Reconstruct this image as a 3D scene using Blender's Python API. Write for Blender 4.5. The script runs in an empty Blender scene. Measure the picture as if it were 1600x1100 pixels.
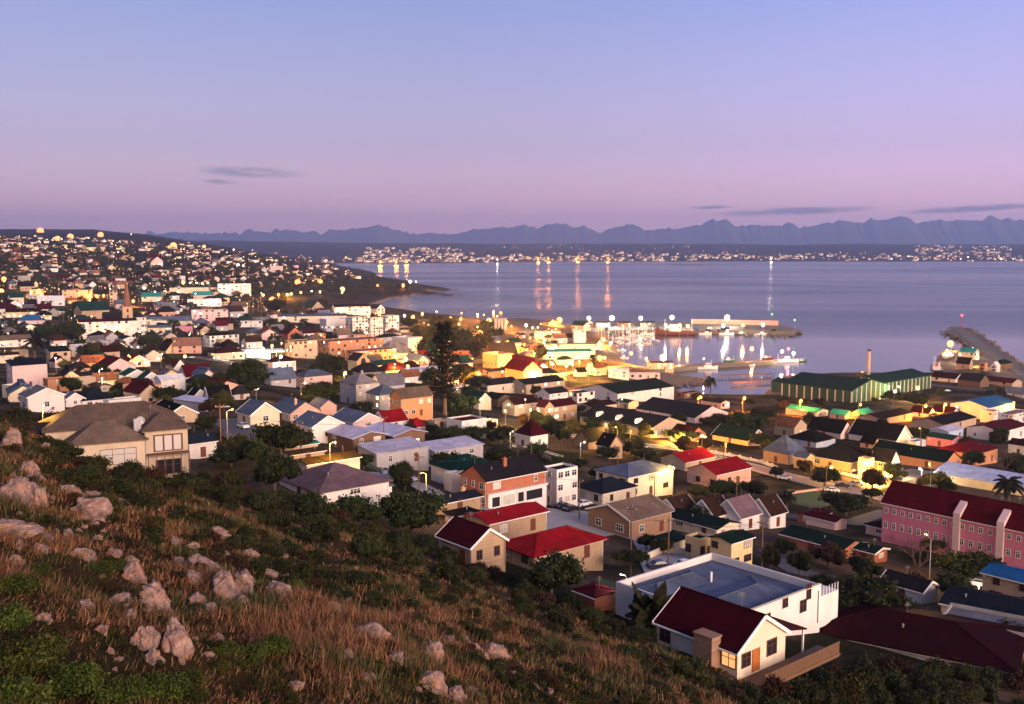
import bpy, bmesh, math, random, re
import numpy as np
from mathutils import Vector, Matrix, noise as mnoise

random.seed(7)
RNG = np.random.default_rng(11)
SC = bpy.context.scene
COL = SC.collection
F = 1550.0                        # focal length in units of a 1600 wide frame
S = 1.35                          # size of the whole place
CAMZ = 80.0 * S
PITCH = math.atan(160.0 / F)
CP, SP = math.cos(PITCH), math.sin(PITCH)
ROT_A = math.radians(-50)         # ridge runs towards the viewer's right
ROT_B = math.radians(40)          # ridge runs away to the right

# ------------------------------------------------------------------ geometry of the view (used once, to find where things stand)
def ray(px, py):
    a = (px - 800.0) / F
    v = (550.0 - py) / F
    return a, CP + v * SP, -SP + v * CP

def proj(x, y, z):
    d = y * CP - (z - CAMZ) * SP
    u = y * SP + (z - CAMZ) * CP
    return 800.0 + F * x / d, 550.0 - F * u / d

def z_at_row(Y, py):
    v = (550.0 - py) / F
    return CAMZ + Y * (v * CP - SP) / (CP + v * SP)

def at_plane(px, py, z=0.0):
    dx, dy, dz = ray(px, py)
    t = (z - CAMZ) / dz
    return dx * t, dy * t

# ------------------------------------------------------------------ noise
def _hash(ix, iy, s):
    n = (ix.astype(np.int64) * 374761393 + iy.astype(np.int64) * 668265263 + s * 982451653) & 0x7fffffff
    n = ((n ^ (n >> 13)) * 1274126177) & 0x7fffffff
    return ((n ^ (n >> 16)) & 0xffff) / 65535.0

def vnoise(x, y, s=0):
    x = np.asarray(x, float); y = np.asarray(y, float)
    ix = np.floor(x); iy = np.floor(y)
    fx = x - ix; fy = y - iy
    fx = fx * fx * (3 - 2 * fx); fy = fy * fy * (3 - 2 * fy)
    a = _hash(ix, iy, s); b = _hash(ix + 1, iy, s); c = _hash(ix, iy + 1, s); d = _hash(ix + 1, iy + 1, s)
    return (a + (b - a) * fx) * (1 - fy) + (c + (d - c) * fx) * fy - 0.5

def fbm(x, y, s=0, o=4):
    r = 0; k = 1.0
    for i in range(o):
        r = r + vnoise(np.asarray(x) * 2 ** i, np.asarray(y) * 2 ** i, s + i) * k
        k *= 0.5
    return r

# ------------------------------------------------------------------ the land
T_COL = np.array([-600, 0, 150, 300, 400, 500, 600, 800, 1000, 1200, 1600, 2200], float)
T_ROW = np.log(S * np.array([40, 80, 110, 180, 250, 350, 500, 700, 900, 1200, 1600, 2200, 3000, 5000, 8000, 12000], float))
T_Z = np.array([
    [70, 68, 64, 58, 50, 44, 36, 30, 34, 55, 88, 125, 140, 190, 220, 240],
    [62, 60, 57, 50, 42, 34, 26, 20, 20, 38, 68, 100, 112, 168, 185, 200],
    [61, 59, 53.5, 47, 42, 34, 25, 18, 18, 30, 55, 86, 100, 188, 192, 195],
    [58, 55.5, 51, 46, 42, 34, 24.5, 17, 15, 24, 44, 72, 88, 158, 165, 180],
    [60, 56, 52, 46, 42, 34, 24, 16, 14, 20, 36, 58, 75, 142, 158, 175],
    [58, 54, 50, 43, 39, 31, 20, 12, 10, 13, 22, 36, 60, 126, 140, 160],
    [56, 52, 48, 40, 38, 29, 15, 7, 6, 8, 10, 14, 20, 40, 110, 150],
    [52, 48, 44, 36, 33, 24, 9, 5, 4, 4, 4, 4, 10, 30, 85, 150],
    [50, 46, 42, 33, 29, 21, 7, 4, 4, 4, 4, 4, 10, 30, 80, 150],
    [48, 46, 41, 32, 26, 18, 6, 4, 4, 4, 4, 4, 10, 30, 80, 140],
    [44, 42, 38, 29, 24, 16, 7, 4, 4, 4, 4, 4, 10, 30, 80, 140],
    [40, 38, 34, 26, 22, 15, 7, 4, 4, 4, 4, 4, 10, 30, 80, 140]], float) * S
HB_COL = np.array([-800, 0, 120, 230, 300, 450, 600, 700, 900, 1000, 1250, 1600, 2400], float)
HB_Y = S * np.array([64, 75, 67, 69, 72, 70, 92, 100, 86, 76, 62, 50, 36], float)

COAST_PX = [(2300, 408.5), (1600, 408.5), (1400, 409), (1200, 408.6), (1000, 409), (900, 408.6), (800, 410), (700, 411), (600, 411.5), (525, 411.5),
            (528, 415), (548, 419), (564, 421), (580, 425), (588, 427.5), (572, 430), (590, 433), (620, 437), (637, 439), (648, 443), (668, 448),
            (700, 451), (709, 453.5), (690, 455), (668, 456), (690, 459), (717, 462.5), (690, 463), (668, 461), (650, 462), (612, 467), (596, 472),
            (585, 477), (600, 482), (620, 484), (650, 487), (675, 492), (725, 497), (770, 502), (800, 500), (840, 501), (870, 504),
            (905, 515), (935, 520), (955, 526), (962, 538), (968, 556), (977, 568), (1010, 577),
            (1060, 588), (1098, 592), (1090, 597), (1040, 604), (1050, 613), (1120, 620), (1190, 620), (1205, 606), (1225, 588), (1300, 586), (1400, 586),
            (1446, 586), (1456, 583), (1458, 572), (1468, 556), (1478, 545), (1560, 560), (1600, 590), (1680, 640), (1900, 700), (2300, 820)]
_cx = [at_plane(px, py, 0.0) for px, py in COAST_PX]
COAST = np.array(_cx + [(150, -400), (-9000, -400), (-40000, 20000), (-40000, 60000), (40000, 60000), (40000, _cx[0][1])], float)

def inside_poly(x, y, P):
    r = np.zeros(x.shape, bool)
    n = len(P)
    for i in range(n):
        x0, y0 = P[i]; x1, y1 = P[(i + 1) % n]
        if y0 == y1:
            continue
        c = (y0 > y) != (y1 > y)
        r ^= c & (x < (x1 - x0) * (y - y0) / (y1 - y0) + x0)
    return r

def dist_poly(x, y, P):
    d = np.full(x.shape, 1e18)
    n = len(P)
    for i in range(n):
        ax, ay = P[i]; bx, by = P[(i + 1) % n]
        ex, ey = bx - ax, by - ay
        t = np.clip(((x - ax) * ex + (y - ay) * ey) / max(ex * ex + ey * ey, 1e-9), 0, 1)
        d = np.minimum(d, (x - ax - t * ex) ** 2 + (y - ay - t * ey) ** 2)
    return np.sqrt(d)

def interp2(px, ly):
    ci = np.clip(np.searchsorted(T_COL, px) - 1, 0, len(T_COL) - 2)
    ri = np.clip(np.searchsorted(T_ROW, ly) - 1, 0, len(T_ROW) - 2)
    tc = np.clip((px - T_COL[ci]) / (T_COL[ci + 1] - T_COL[ci]), 0, 1)
    tr = np.clip((ly - T_ROW[ri]) / (T_ROW[ri + 1] - T_ROW[ri]), 0, 1)
    a = T_Z[ci, ri] * (1 - tr) + T_Z[ci, ri + 1] * tr
    b = T_Z[ci + 1, ri] * (1 - tr) + T_Z[ci + 1, ri + 1] * tr
    return a * (1 - tc) + b * tc

def hill_part(x, y, rough=True):
    yy = np.maximum(y, 3.0)
    px = 800 + F * x / yy
    h = 73 * S - 0.35 * x - 0.25 * y - 0.001 / S * np.maximum(0, y - 40 * S) ** 2
    yb = np.interp(px, HB_COL, HB_Y)
    h = h - 0.9 * np.maximum(0, y - yb)
    if rough:
        h = h + fbm(x / 9.0, y / 9.0, 3, 4) * 1.3 + fbm(x / 2.2, y / 2.2, 9, 3) * 0.35
    return h

def H(x, y, coast=True):
    x = np.asarray(x, float); y = np.asarray(y, float)
    yy = np.maximum(y, 20.0)
    px = np.clip(800 + F * x / yy, -600, 2200)
    t = interp2(px, np.log(np.maximum(yy, 40 * S)))
    far = np.clip((yy - 1500 * S) / (3000 * S), 0, 1)
    t = t + fbm(x / 900.0, y / 900.0, 21, 4) * 22 * S * far * np.clip(t / (120 * S), 0, 1)
    h = np.maximum(t, hill_part(x, y))
    m = yy > 470 * S
    if coast and m.any():
        xm, ym, hm = x[m], yy[m], h[m]
        ins = inside_poly(xm, ym, COAST)
        d = dist_poly(xm, ym, COAST)
        k = np.where(ym > 5500 * S, 0.035, 0.16)
        h[m] = np.where(ins, np.minimum(hm, 1.2 + d * k), np.maximum(-6.0, -0.6 - d * 0.1))
    return h

def h1(x, y):
    return float(H(np.array([x]), np.array([y]))[0])

def hit(px, py, dz=0.0, y0=6.0, y1=9000.0 * S):
    """where the sight line through this point of the photograph meets the land (dz above it)"""
    dx, dy, dz_ = ray(px, py)
    ys = np.exp(np.linspace(math.log(y0), math.log(y1), 420))
    t = ys / dy
    g = CAMZ + dz_ * t - (H(dx * t, ys) + dz)
    w = np.where(g < 0)[0]
    if len(w) == 0 or w[0] == 0:
        return None
    a, b = ys[w[0] - 1], ys[w[0]]
    ys = np.linspace(a, b, 24)
    t = ys / dy
    g = CAMZ + dz_ * t - (H(dx * t, ys) + dz)
    w = np.where(g < 0)[0]
    k = w[0] if len(w) else 23
    Y = ys[max(k - 1, 0)] if k else ys[0]
    if 0 < k:
        g0, g1 = g[k - 1], g[k]
        Y = ys[k - 1] + (ys[k] - ys[k - 1]) * g0 / max(g0 - g1, 1e-9)
    t = Y / dy
    x = dx * t
    return Vector((x, Y, h1(x, Y)))

# ------------------------------------------------------------------ objects
def mesh(name, V, Fc, mats=None, mi=None, smooth=False):
    me = bpy.data.meshes.new(name)
    me.from_pydata([tuple(v) for v in V], [], [tuple(f) for f in Fc])
    for m in (mats if isinstance(mats, (list, tuple)) else [mats]):
        if m is not None:
            me.materials.append(m)
    if mi is not None:
        me.polygons.foreach_set('material_index', mi)
    if smooth:
        me.polygons.foreach_set('use_smooth', [True] * len(me.polygons))
    me.update()
    return me

def mesh_np(name, V, idx, sizes, mat=None, smooth=False, attr=None):
    me = bpy.data.meshes.new(name)
    V = np.asarray(V, np.float32)
    me.vertices.add(len(V)); me.vertices.foreach_set('co', V.ravel())
    sizes = np.asarray(sizes, np.int32)
    me.loops.add(len(idx)); me.loops.foreach_set('vertex_index', np.asarray(idx, np.int32))
    me.polygons.add(len(sizes))
    st = np.concatenate(([0], np.cumsum(sizes)[:-1])).astype(np.int32)
    me.polygons.foreach_set('loop_start', st)
    me.polygons.foreach_set('loop_total', sizes)
    if smooth:
        me.polygons.foreach_set('use_smooth', np.ones(len(sizes), bool))
    if mat is not None:
        me.materials.append(mat)
    me.update(calc_edges=True)
    if attr is not None:
        for k, (dom, typ, data) in attr.items():
            a = me.attributes.new(k, typ, dom)
            a.data.foreach_set('color' if typ == 'FLOAT_COLOR' else 'value', np.asarray(data, np.float32).ravel())
    me.validate()
    return me

def link(name, me, parent=None, loc=None, rotz=None, scale=None):
    o = bpy.data.objects.new(name, me)
    COL.objects.link(o)
    if parent is not None:
        o.parent = parent
    if loc is not None:
        o.location = loc
    if rotz is not None:
        o.rotation_euler = (0, 0, rotz)
    if scale is not None:
        o.scale = scale
    return o

def tag(o, label=None, cat=None, group=None, kind=None):
    if label: o['label'] = label
    if cat: o['category'] = cat
    if group: o['group'] = group
    if kind: o['kind'] = kind
    return o

def empty(name, loc, rotz=0.0):
    o = bpy.data.objects.new(name, None)
    COL.objects.link(o)
    o.location = loc
    o.rotation_euler = (0, 0, rotz)
    o.empty_display_size = 0.5
    return o

class MB:
    """collects shapes into one mesh"""
    def __init__(s):
        s.V = []; s.F = []
    def add(s, V, Fc):
        b = len(s.V)
        s.V += [tuple(v) for v in V]
        s.F += [tuple(i + b for i in f) for f in Fc]
        return s
    def box(s, x0, x1, y0, y1, z0, z1, M=None):
        V = [(x, y, z) for z in (z0, z1) for x, y in ((x0, y0), (x1, y0), (x1, y1), (x0, y1))]
        if M is not None:
            V = [tuple(M @ Vector(v)) for v in V]
        return s.add(V, [(3, 2, 1, 0), (4, 5, 6, 7), (0, 1, 5, 4), (1, 2, 6, 5), (2, 3, 7, 6), (3, 0, 4, 7)])
    def bar(s, p, q, w, h=None):
        p = Vector(p); q = Vector(q); d = q - p
        L = d.length
        if L < 1e-6: return s
        M = Matrix.Translation(p) @ d.to_track_quat('X', 'Z').to_matrix().to_4x4()
        h = h or w
        return s.box(0, L, -w / 2, w / 2, -h / 2, h / 2, M)
    def tube(s, pts, rad, n=7, cap=True):
        pts = [Vector(p) for p in pts]
        rr = rad if isinstance(rad, (list, tuple)) else [rad] * len(pts)
        b = len(s.V)
        for i, p in enumerate(pts):
            d = (pts[min(i + 1, len(pts) - 1)] - pts[max(i - 1, 0)]).normalized()
            q = d.to_track_quat('Z', 'Y')
            for k in range(n):
                a = 2 * math.pi * k / n
                s.V.append(tuple(p + q @ Vector((math.cos(a) * rr[i], math.sin(a) * rr[i], 0))))
        for i in range(len(pts) - 1):
            for k in range(n):
                s.F.append((b + i * n + k, b + i * n + (k + 1) % n, b + (i + 1) * n + (k + 1) % n, b + (i + 1) * n + k))
        if cap:
            s.F.append(tuple(b + k for k in range(n))[::-1])
            s.F.append(tuple(b + (len(pts) - 1) * n + k for k in range(n)))
        return s
    def ball(s, c, r, sub=2, sq=(1, 1, 1)):
        bm = bmesh.new()
        bmesh.ops.create_icosphere(bm, subdivisions=sub, radius=1.0)
        V = [(c[0] + v.co.x * r * sq[0], c[1] + v.co.y * r * sq[1], c[2] + v.co.z * r * sq[2]) for v in bm.verts]
        Fc = [tuple(v.index for v in f.verts) for f in bm.faces]
        bm.free()
        return s.add(V, Fc)
    def build(s, name, mat, parent=None, smooth=False, **k):
        return link(name, mesh(name, s.V, s.F, mat, smooth=smooth), parent, **k)

# ------------------------------------------------------------------ materials
def new_mat(name):
    m = bpy.data.materials.new(name)
    m.use_nodes = True
    nt = m.node_tree
    return m, nt, nt.nodes['Principled BSDF']

def N(nt, t, **kw):
    n = nt.nodes.new(t)
    for k, v in kw.items():
        if k.startswith('i_'):
            n.inputs[k[2:].replace('_', ' ')].default_value = v
        else:
            setattr(n, k, v)
    return n

def c4(c):
    return (c[0], c[1], c[2], 1.0)

def mixcol(nt, fac, a, b, mode='MIX'):
    n = N(nt, 'ShaderNodeMix', data_type='RGBA', blend_type=mode)
    for sock, v in ((n.inputs[0], fac), (n.inputs[6], a), (n.inputs[7], b)):
        if hasattr(v, 'is_linked') or hasattr(v, 'links'):
            nt.links.new(v, sock)
        elif isinstance(v, (int, float)):
            sock.default_value = v
        else:
            sock.default_value = c4(v)
    return n.outputs[2]

def ramp(nt, fac, stops, interp='LINEAR'):
    r = N(nt, 'ShaderNodeValToRGB')
    cr = r.color_ramp
    cr.interpolation = interp
    while len(cr.elements) < len(stops):
        cr.elements.new(0.5)
    for e, (p, c) in zip(cr.elements, stops):
        e.position = p
        e.color = c4(c) if len(c) == 3 else c
    nt.links.new(fac, r.inputs[0])
    return r.outputs[0]

def wall_mat(name, col, dirt=0.22, rough=0.85, brick=0.0, spec=0.25):
    m, nt, b = new_mat(name)
    tc = N(nt, 'ShaderNodeTexCoord')
    n1 = N(nt, 'ShaderNodeTexNoise', i_Scale=0.45, i_Detail=6.0, i_Roughness=0.65)
    mp = N(nt, 'ShaderNodeMapping'); mp.inputs['Scale'].default_value = (1, 1, 0.35)
    nt.links.new(tc.outputs['Object'], mp.inputs[0]); nt.links.new(mp.outputs[0], n1.inputs['Vector'])
    oi = N(nt, 'ShaderNodeObjectInfo')
    dark = tuple(c * 0.55 for c in col)
    f = ramp(nt, n1.outputs['Fac'], [(0.35, (0, 0, 0)), (0.75, (1, 1, 1))])
    ml = N(nt, 'ShaderNodeMath', operation='MULTIPLY'); nt.links.new(f, ml.inputs[0]); ml.inputs[1].default_value = dirt * 2
    c = mixcol(nt, ml.outputs[0], col, dark)
    if brick > 0:
        bk = N(nt, 'ShaderNodeTexBrick', i_Scale=1.0, i_Mortar_Size=0.012, i_Brick_Width=0.5, i_Row_Height=0.2)
        bk.inputs['Color1'].default_value = c4(tuple(x * 1.15 for x in col)); bk.inputs['Color2'].default_value = c4(tuple(x * 0.7 for x in col))
        bk.inputs['Mortar'].default_value = c4(tuple(min(1, x * 0.5 + 0.2) for x in col))
        m2 = N(nt, 'ShaderNodeMapping'); m2.inputs['Rotation'].default_value = (math.radians(90), 0, math.radians(35))
        nt.links.new(tc.outputs['Object'], m2.inputs[0]); nt.links.new(m2.outputs[0], bk.inputs['Vector'])
        c = mixcol(nt, brick, c, bk.outputs['Color'])
    hv = N(nt, 'ShaderNodeHueSaturation')
    mr = N(nt, 'ShaderNodeMapRange'); mr.inputs[3].default_value = 0.88; mr.inputs[4].default_value = 1.06
    nt.links.new(oi.outputs['Random'], mr.inputs[0]); nt.links.new(mr.outputs[0], hv.inputs['Value'])
    nt.links.new(c, hv.inputs['Color']); nt.links.new(hv.outputs[0], b.inputs['Base Color'])
    b.inputs['Roughness'].default_value = rough
    b.inputs['Specular IOR Level'].default_value = spec
    bp = N(nt, 'ShaderNodeBump', i_Strength=0.25, i_Distance=0.02)
    n2 = N(nt, 'ShaderNodeTexNoise', i_Scale=9.0, i_Detail=4.0)
    nt.links.new(tc.outputs['Object'], n2.inputs['Vector']); nt.links.new(n2.outputs['Fac'], bp.inputs['Height'])
    nt.links.new(bp.outputs[0], b.inputs['Normal'])
    return m

def roof_mat(name, col, rough=0.65, kind='sheet', spec=0.01):
    """sheet: ribbed steel, ribs down the slope (across the ridge); tile: courses of tiles"""
    if max(col) < 0.47 and not name.startswith('slate_blue'): col = tuple(x * (0.5 if col[0] > 0.4 else (0.85 if name.split('_')[0] in ('grey', 'mauve', 'tan', 'teal', 'blue', 'salmon', 'rusty') else 0.33)) for x in col)
    m, nt, b = new_mat(name)
    tc = N(nt, 'ShaderNodeTexCoord')
    n1 = N(nt, 'ShaderNodeTexNoise', i_Scale=0.35, i_Detail=7.0, i_Roughness=0.7)
    nt.links.new(tc.outputs['Object'], n1.inputs['Vector'])
    f = ramp(nt, n1.outputs['Fac'], [(0.3, (0, 0, 0)), (0.72, (1, 1, 1))])
    c = mixcol(nt, f, tuple(x * 1.12 for x in col), tuple(x * 0.66 + 0.004 for x in col))
    wv = N(nt, 'ShaderNodeTexWave', bands_direction='X', i_Scale=0.9, i_Distortion=0.0)
    if kind == 'tile':
        wv.inputs['Scale'].default_value = 1.0
        wv.inputs['Distortion'].default_value = 0.6
        n3 = N(nt, 'ShaderNodeTexVoronoi', i_Scale=3.0)
        nt.links.new(tc.outputs['Object'], n3.inputs['Vector'])
        c = mixcol(nt, 0.25, c, n3.outputs['Color'], 'MULTIPLY')
    nt.links.new(tc.outputs['Object'], wv.inputs['Vector'])
    # sheets and patches laid at different times, and the dark laps between them
    bk = N(nt, 'ShaderNodeTexBrick', i_Scale=1.0, i_Mortar_Size=0.03, i_Brick_Width=1.3, i_Row_Height=2.6)
    bk.inputs['Color1'].default_value = (1.22, 1.2, 1.18, 1); bk.inputs['Color2'].default_value = (0.74, 0.74, 0.76, 1); bk.inputs['Mortar'].default_value = (0.55, 0.55, 0.55, 1)
    nt.links.new(tc.outputs['Object'], bk.inputs['Vector'])
    c = mixcol(nt, 0.55, c, bk.outputs['Color'], 'MULTIPLY')
    lp = ramp(nt, wv.outputs['Fac'], [(0.0, (0.72, 0.72, 0.72)), (0.5, (1.0, 1.0, 1.0))])
    c = mixcol(nt, 0.7, c, lp, 'MULTIPLY')
    oi = N(nt, 'ShaderNodeObjectInfo')
    hv = N(nt, 'ShaderNodeHueSaturation')
    mr = N(nt, 'ShaderNodeMapRange'); mr.inputs[3].default_value = 0.8; mr.inputs[4].default_value = 1.15
    nt.links.new(oi.outputs['Random'], mr.inputs[0]); nt.links.new(mr.outputs[0], hv.inputs['Value'])
    nt.links.new(c, hv.inputs['Color']); nt.links.new(hv.outputs[0], b.inputs['Base Color'])
    b.inputs['Roughness'].default_value = rough
    b.inputs['Specular IOR Level'].default_value = spec
    bp = N(nt, 'ShaderNodeBump', i_Strength=0.35, i_Distance=0.05)
    nt.links.new(wv.outputs['Fac'], bp.inputs['Height'])
    nt.links.new(bp.outputs[0], b.inputs['Normal'])
    return m

def plain(name, col, rough=0.6, metal=0.0, spec=0.4, var=0.25, scale=1.5):
    m, nt, b = new_mat(name)
    tc = N(nt, 'ShaderNodeTexCoord')
    n1 = N(nt, 'ShaderNodeTexNoise', i_Scale=scale, i_Detail=5.0)
    nt.links.new(tc.outputs['Object'], n1.inputs['Vector'])
    c = mixcol(nt, n1.outputs['Fac'], tuple(x * (1 + var) for x in col), tuple(x * (1 - var) for x in col))
    nt.links.new(c, b.inputs['Base Color'])
    b.inputs['Roughness'].default_value = rough
    b.inputs['Metallic'].default_value = metal
    b.inputs['Specular IOR Level'].default_value = spec
    return m

def emit(name, col, strength):
    m, nt, b = new_mat(name)
    b.inputs['Base Color'].default_value = (0.3, 0.3, 0.3, 1)
    b.inputs['Emission Color'].default_value = c4(col)
    b.inputs['Emission Strength'].default_value = strength
    m.cycles.emission_sampling = 'NONE'
    return m

WALLS = {
    'white': wall_mat('white_plaster', (0.74, 0.70, 0.66)), 'cream': wall_mat('cream_plaster', (0.72, 0.62, 0.46)),
    'beige': wall_mat('beige_plaster', (0.56, 0.45, 0.33), dirt=0.35), 'yellow': wall_mat('yellow_plaster', (0.74, 0.56, 0.30)), 'pink': wall_mat('pink_plaster', (0.68, 0.23, 0.31)),
    'rose': wall_mat('pale_rose_plaster', (0.72, 0.52, 0.48)), 'salmon': wall_mat('salmon_plaster', (0.66, 0.38, 0.28)),
    'tan': wall_mat('tan_plaster', (0.50, 0.37, 0.26)), 'brick': wall_mat('red_brick', (0.38, 0.12, 0.06), brick=0.6),
    'orange': wall_mat('orange_brick', (0.55, 0.24, 0.11), brick=0.5), 'stone': wall_mat('tan_stone', (0.46, 0.31, 0.19), dirt=0.4, brick=0.5),
    'grey': wall_mat('grey_plaster', (0.42, 0.40, 0.42)), 'brown': wall_mat('brown_boards', (0.16, 0.09, 0.06)),
    'paleblue': wall_mat('pale_blue_plaster', (0.45, 0.52, 0.66)), 'dkgreen': wall_mat('dark_green_sheet', (0.03, 0.10, 0.06)),
    'concrete': wall_mat('bare_concrete', (0.36, 0.34, 0.32), dirt=0.5),
    'umber': wall_mat('umber_brick', (0.26, 0.15, 0.09), brick=0.5)}
ROOFS = {
    'red': roof_mat('bright_red_sheet', (0.46, 0.012, 0.022)), 'maroon': roof_mat('maroon_sheet', (0.14, 0.008, 0.022)),
    'crimson': roof_mat('crimson_tile', (0.26, 0.010, 0.028), kind='tile'), 'dkmaroon': roof_mat('dark_maroon_tile', (0.075, 0.008, 0.014), kind='tile', rough=0.6),
    'navy': roof_mat('navy_sheet', (0.030, 0.045, 0.075)), 'blue': roof_mat('blue_sheet', (0.02, 0.13, 0.34)),
    'slate': roof_mat('slate_blue_sheet', (0.10, 0.125, 0.185)), 'grey': roof_mat('grey_sheet', (0.20, 0.19, 0.21)),
    'dkgrey': roof_mat('dark_grey_tile', (0.055, 0.05, 0.062), kind='tile', rough=0.65), 'black': roof_mat('near_black_tile', (0.022, 0.020, 0.024), kind='tile', rough=0.7),
    'green': roof_mat('green_sheet', (0.012, 0.105, 0.085)), 'dkgreen': roof_mat('dark_green_sheet_roof', (0.012, 0.045, 0.035)),
    'teal': roof_mat('teal_sheet', (0.02, 0.26, 0.25)), 'brown': roof_mat('brown_tile', (0.13, 0.062, 0.045), kind='tile', rough=0.7),
    'mauve': roof_mat('mauve_tile', (0.20, 0.13, 0.15), kind='tile', rough=0.65), 'tan': roof_mat('tan_tile', (0.21, 0.145, 0.11), kind='tile', rough=0.7),
    'lilac': roof_mat('pale_steel_sheet', (0.52, 0.50, 0.62), rough=0.4), 'rust': roof_mat('rusty_sheet', (0.24, 0.095, 0.045)),
    'white': roof_mat('white_sheet', (0.72, 0.70, 0.68)), 'salmon': roof_mat('salmon_sheet', (0.46, 0.22, 0.16)),
    'skyblue': roof_mat('pale_blue_membrane', (0.40, 0.46, 0.66), rough=0.4), 'olive': roof_mat('olive_brown_sheet', (0.15, 0.095, 0.03), kind='tile')}
WALL_WORD = {'paleblue': 'pale blue', 'dkgreen': 'dark green', 'rose': 'pale pink', 'umber': 'brown brick', 'brick': 'red brick', 'orange': 'orange brick', 'stone': 'tan stone'}
ROOF_WORD = {'dkmaroon': 'dark maroon', 'dkgrey': 'dark grey', 'dkgreen': 'dark green', 'slate': 'slate blue', 'lilac': 'pale steel', 'crimson': 'crimson', 'red': 'bright red', 'rust': 'rusty'}

M = {}
M['trim_white'] = plain('white_trim', (0.78, 0.76, 0.74), 0.6, var=0.1)
M['trim_brown'] = plain('brown_trim', (0.10, 0.035, 0.022), 0.6)
M['door_brown'] = plain('brown_door', (0.13, 0.035, 0.02), 0.5)
M['door_orange'] = plain('orange_wood_door', (0.38, 0.12, 0.03), 0.5)
M['concrete'] = plain('concrete_paving', (0.30, 0.28, 0.27), 0.85, scale=0.4)
M['asphalt'] = plain('asphalt', (0.075, 0.07, 0.07), 0.85, scale=0.3)
M['paving_tan'] = plain('tan_paving', (0.26, 0.18, 0.12), 0.85, scale=0.3)
M['pole'] = plain('galvanised_pole', (0.25, 0.24, 0.22), 0.5, metal=0.4)
M['wood'] = plain('weathered_wood', (0.14, 0.075, 0.04), 0.8)
M['bark'] = plain('bark', (0.09, 0.06, 0.045), 0.9, scale=4)
M['iron'] = plain('dark_iron', (0.03, 0.03, 0.032), 0.5, metal=0.5)
M['lawn'] = plain('lawn_grass', (0.045, 0.075, 0.02), 0.95, var=0.5, scale=0.8)
def glass_mat():
    m, nt, b = new_mat('window_glass')
    b.inputs['Base Color'].default_value = (0.02, 0.02, 0.025, 1)
    b.inputs['Roughness'].default_value = 0.08
    b.inputs['Specular IOR Level'].default_value = 0.35
    return m
M['glass'] = glass_mat()
def curtain_mat():
    m, nt, b = new_mat('pane_with_pale_curtain')
    b.inputs['Base Color'].default_value = (0.5, 0.46, 0.42, 1)
    b.inputs['Roughness'].default_value = 0.25
    return m
M['curtain'] = curtain_mat()
M['lit'] = emit('lit_pane_warm', (1.0, 0.62, 0.22), 2.2)
M['lit_white'] = emit('lit_pane_white', (1.0, 0.86, 0.62), 3.0)
M['lit_dim'] = emit('lit_pane_dim', (1.0, 0.42, 0.12), 0.7)
# ------------------------------------------------------------------ houses
class Vol:
    pass

def solve(x0, x1, yr, ye, yb, rot, ratio, roof):
    """footprint, eaves and ridge of one block, from the outline it has in the photograph and the land it stands on"""
    e1 = (math.cos(rot), math.sin(rot)); e2 = (-e1[1], e1[0])
    xm = (x0 + x1) / 2
    P = hit(xm, yb)
    if P is None:
        raise ValueError('no ground at %s %s' % (xm, yb))
    cx, cy, g = P.x, P.y, P.z
    W = (x1 - x0) * cy / F / (abs(e1[0]) * ratio + abs(e2[0]))
    for it in range(14):
        L = W * ratio
        C = [(cx + sx * L / 2 * e1[0] + sy * W / 2 * e2[0], cy + sx * L / 2 * e1[1] + sy * W / 2 * e2[1]) for sx in (-1, 1) for sy in (-1, 1)]
        pr = [proj(x, y, g) for x, y in C]
        ni = max(range(4), key=lambda i: pr[i][1])
        mn = min(p[0] for p in pr); mx = max(p[0] for p in pr)
        k = (x1 - x0) / max(mx - mn, 1e-3)
        W *= 0.4 + 0.6 * max(0.5, min(2.0, k))
        Q = hit(min(max(pr[ni][0], x0 - 20), x1 + 20), yb)
        if Q is not None:
            cx += (Q.x - C[ni][0]) * 0.7; cy += (Q.y - C[ni][1]) * 0.7; g = Q.z
        cx += ((x0 + x1) / 2 - (mn + mx) / 2) * cy / F * 0.8
    L = W * ratio
    C = [(cx + sx * L / 2 * e1[0] + sy * W / 2 * e2[0], cy + sx * L / 2 * e1[1] + sy * W / 2 * e2[1]) for sx in (-1, 1) for sy in (-1, 1)]
    ni = max(range(4), key=lambda i: proj(C[i][0], C[i][1], g)[1])
    v = Vol()
    v.c = (cx, cy); v.g = g; v.L = L; v.W = W; v.rot = rot; v.roof = roof
    h = z_at_row(C[ni][1], ye) - g
    v.h = max(1.9, min(46.0, h))
    if roof in ('gable', 'hip', 'shed', 'pyramid'):
        ins = {'gable': 0, 'shed': 0, 'hip': min(W / 2, L / 2 - 0.2), 'pyramid': L / 2 - 0.05}[roof]
        ends = [(cx + s * (L / 2 - ins) * e1[0], cy + s * (L / 2 - ins) * e1[1]) for s in (-1, 1)]
        zr = min(z_at_row(y, yr) for x, y in ends)
        v.r = max(v.h + 0.12 * W, min(zr - g, v.h + 1.3 * W))
    else:
        v.r = v.h
    return v

def corners(v):
    return [(sx * v.L / 2, sy * v.W / 2) for sx, sy in ((-1, -1), (1, -1), (1, 1), (-1, 1))]

def vol_matrix(v):
    return Matrix.Translation((v.c[0], v.c[1], v.g)) @ Matrix.Rotation(v.rot, 4, 'Z')

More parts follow.
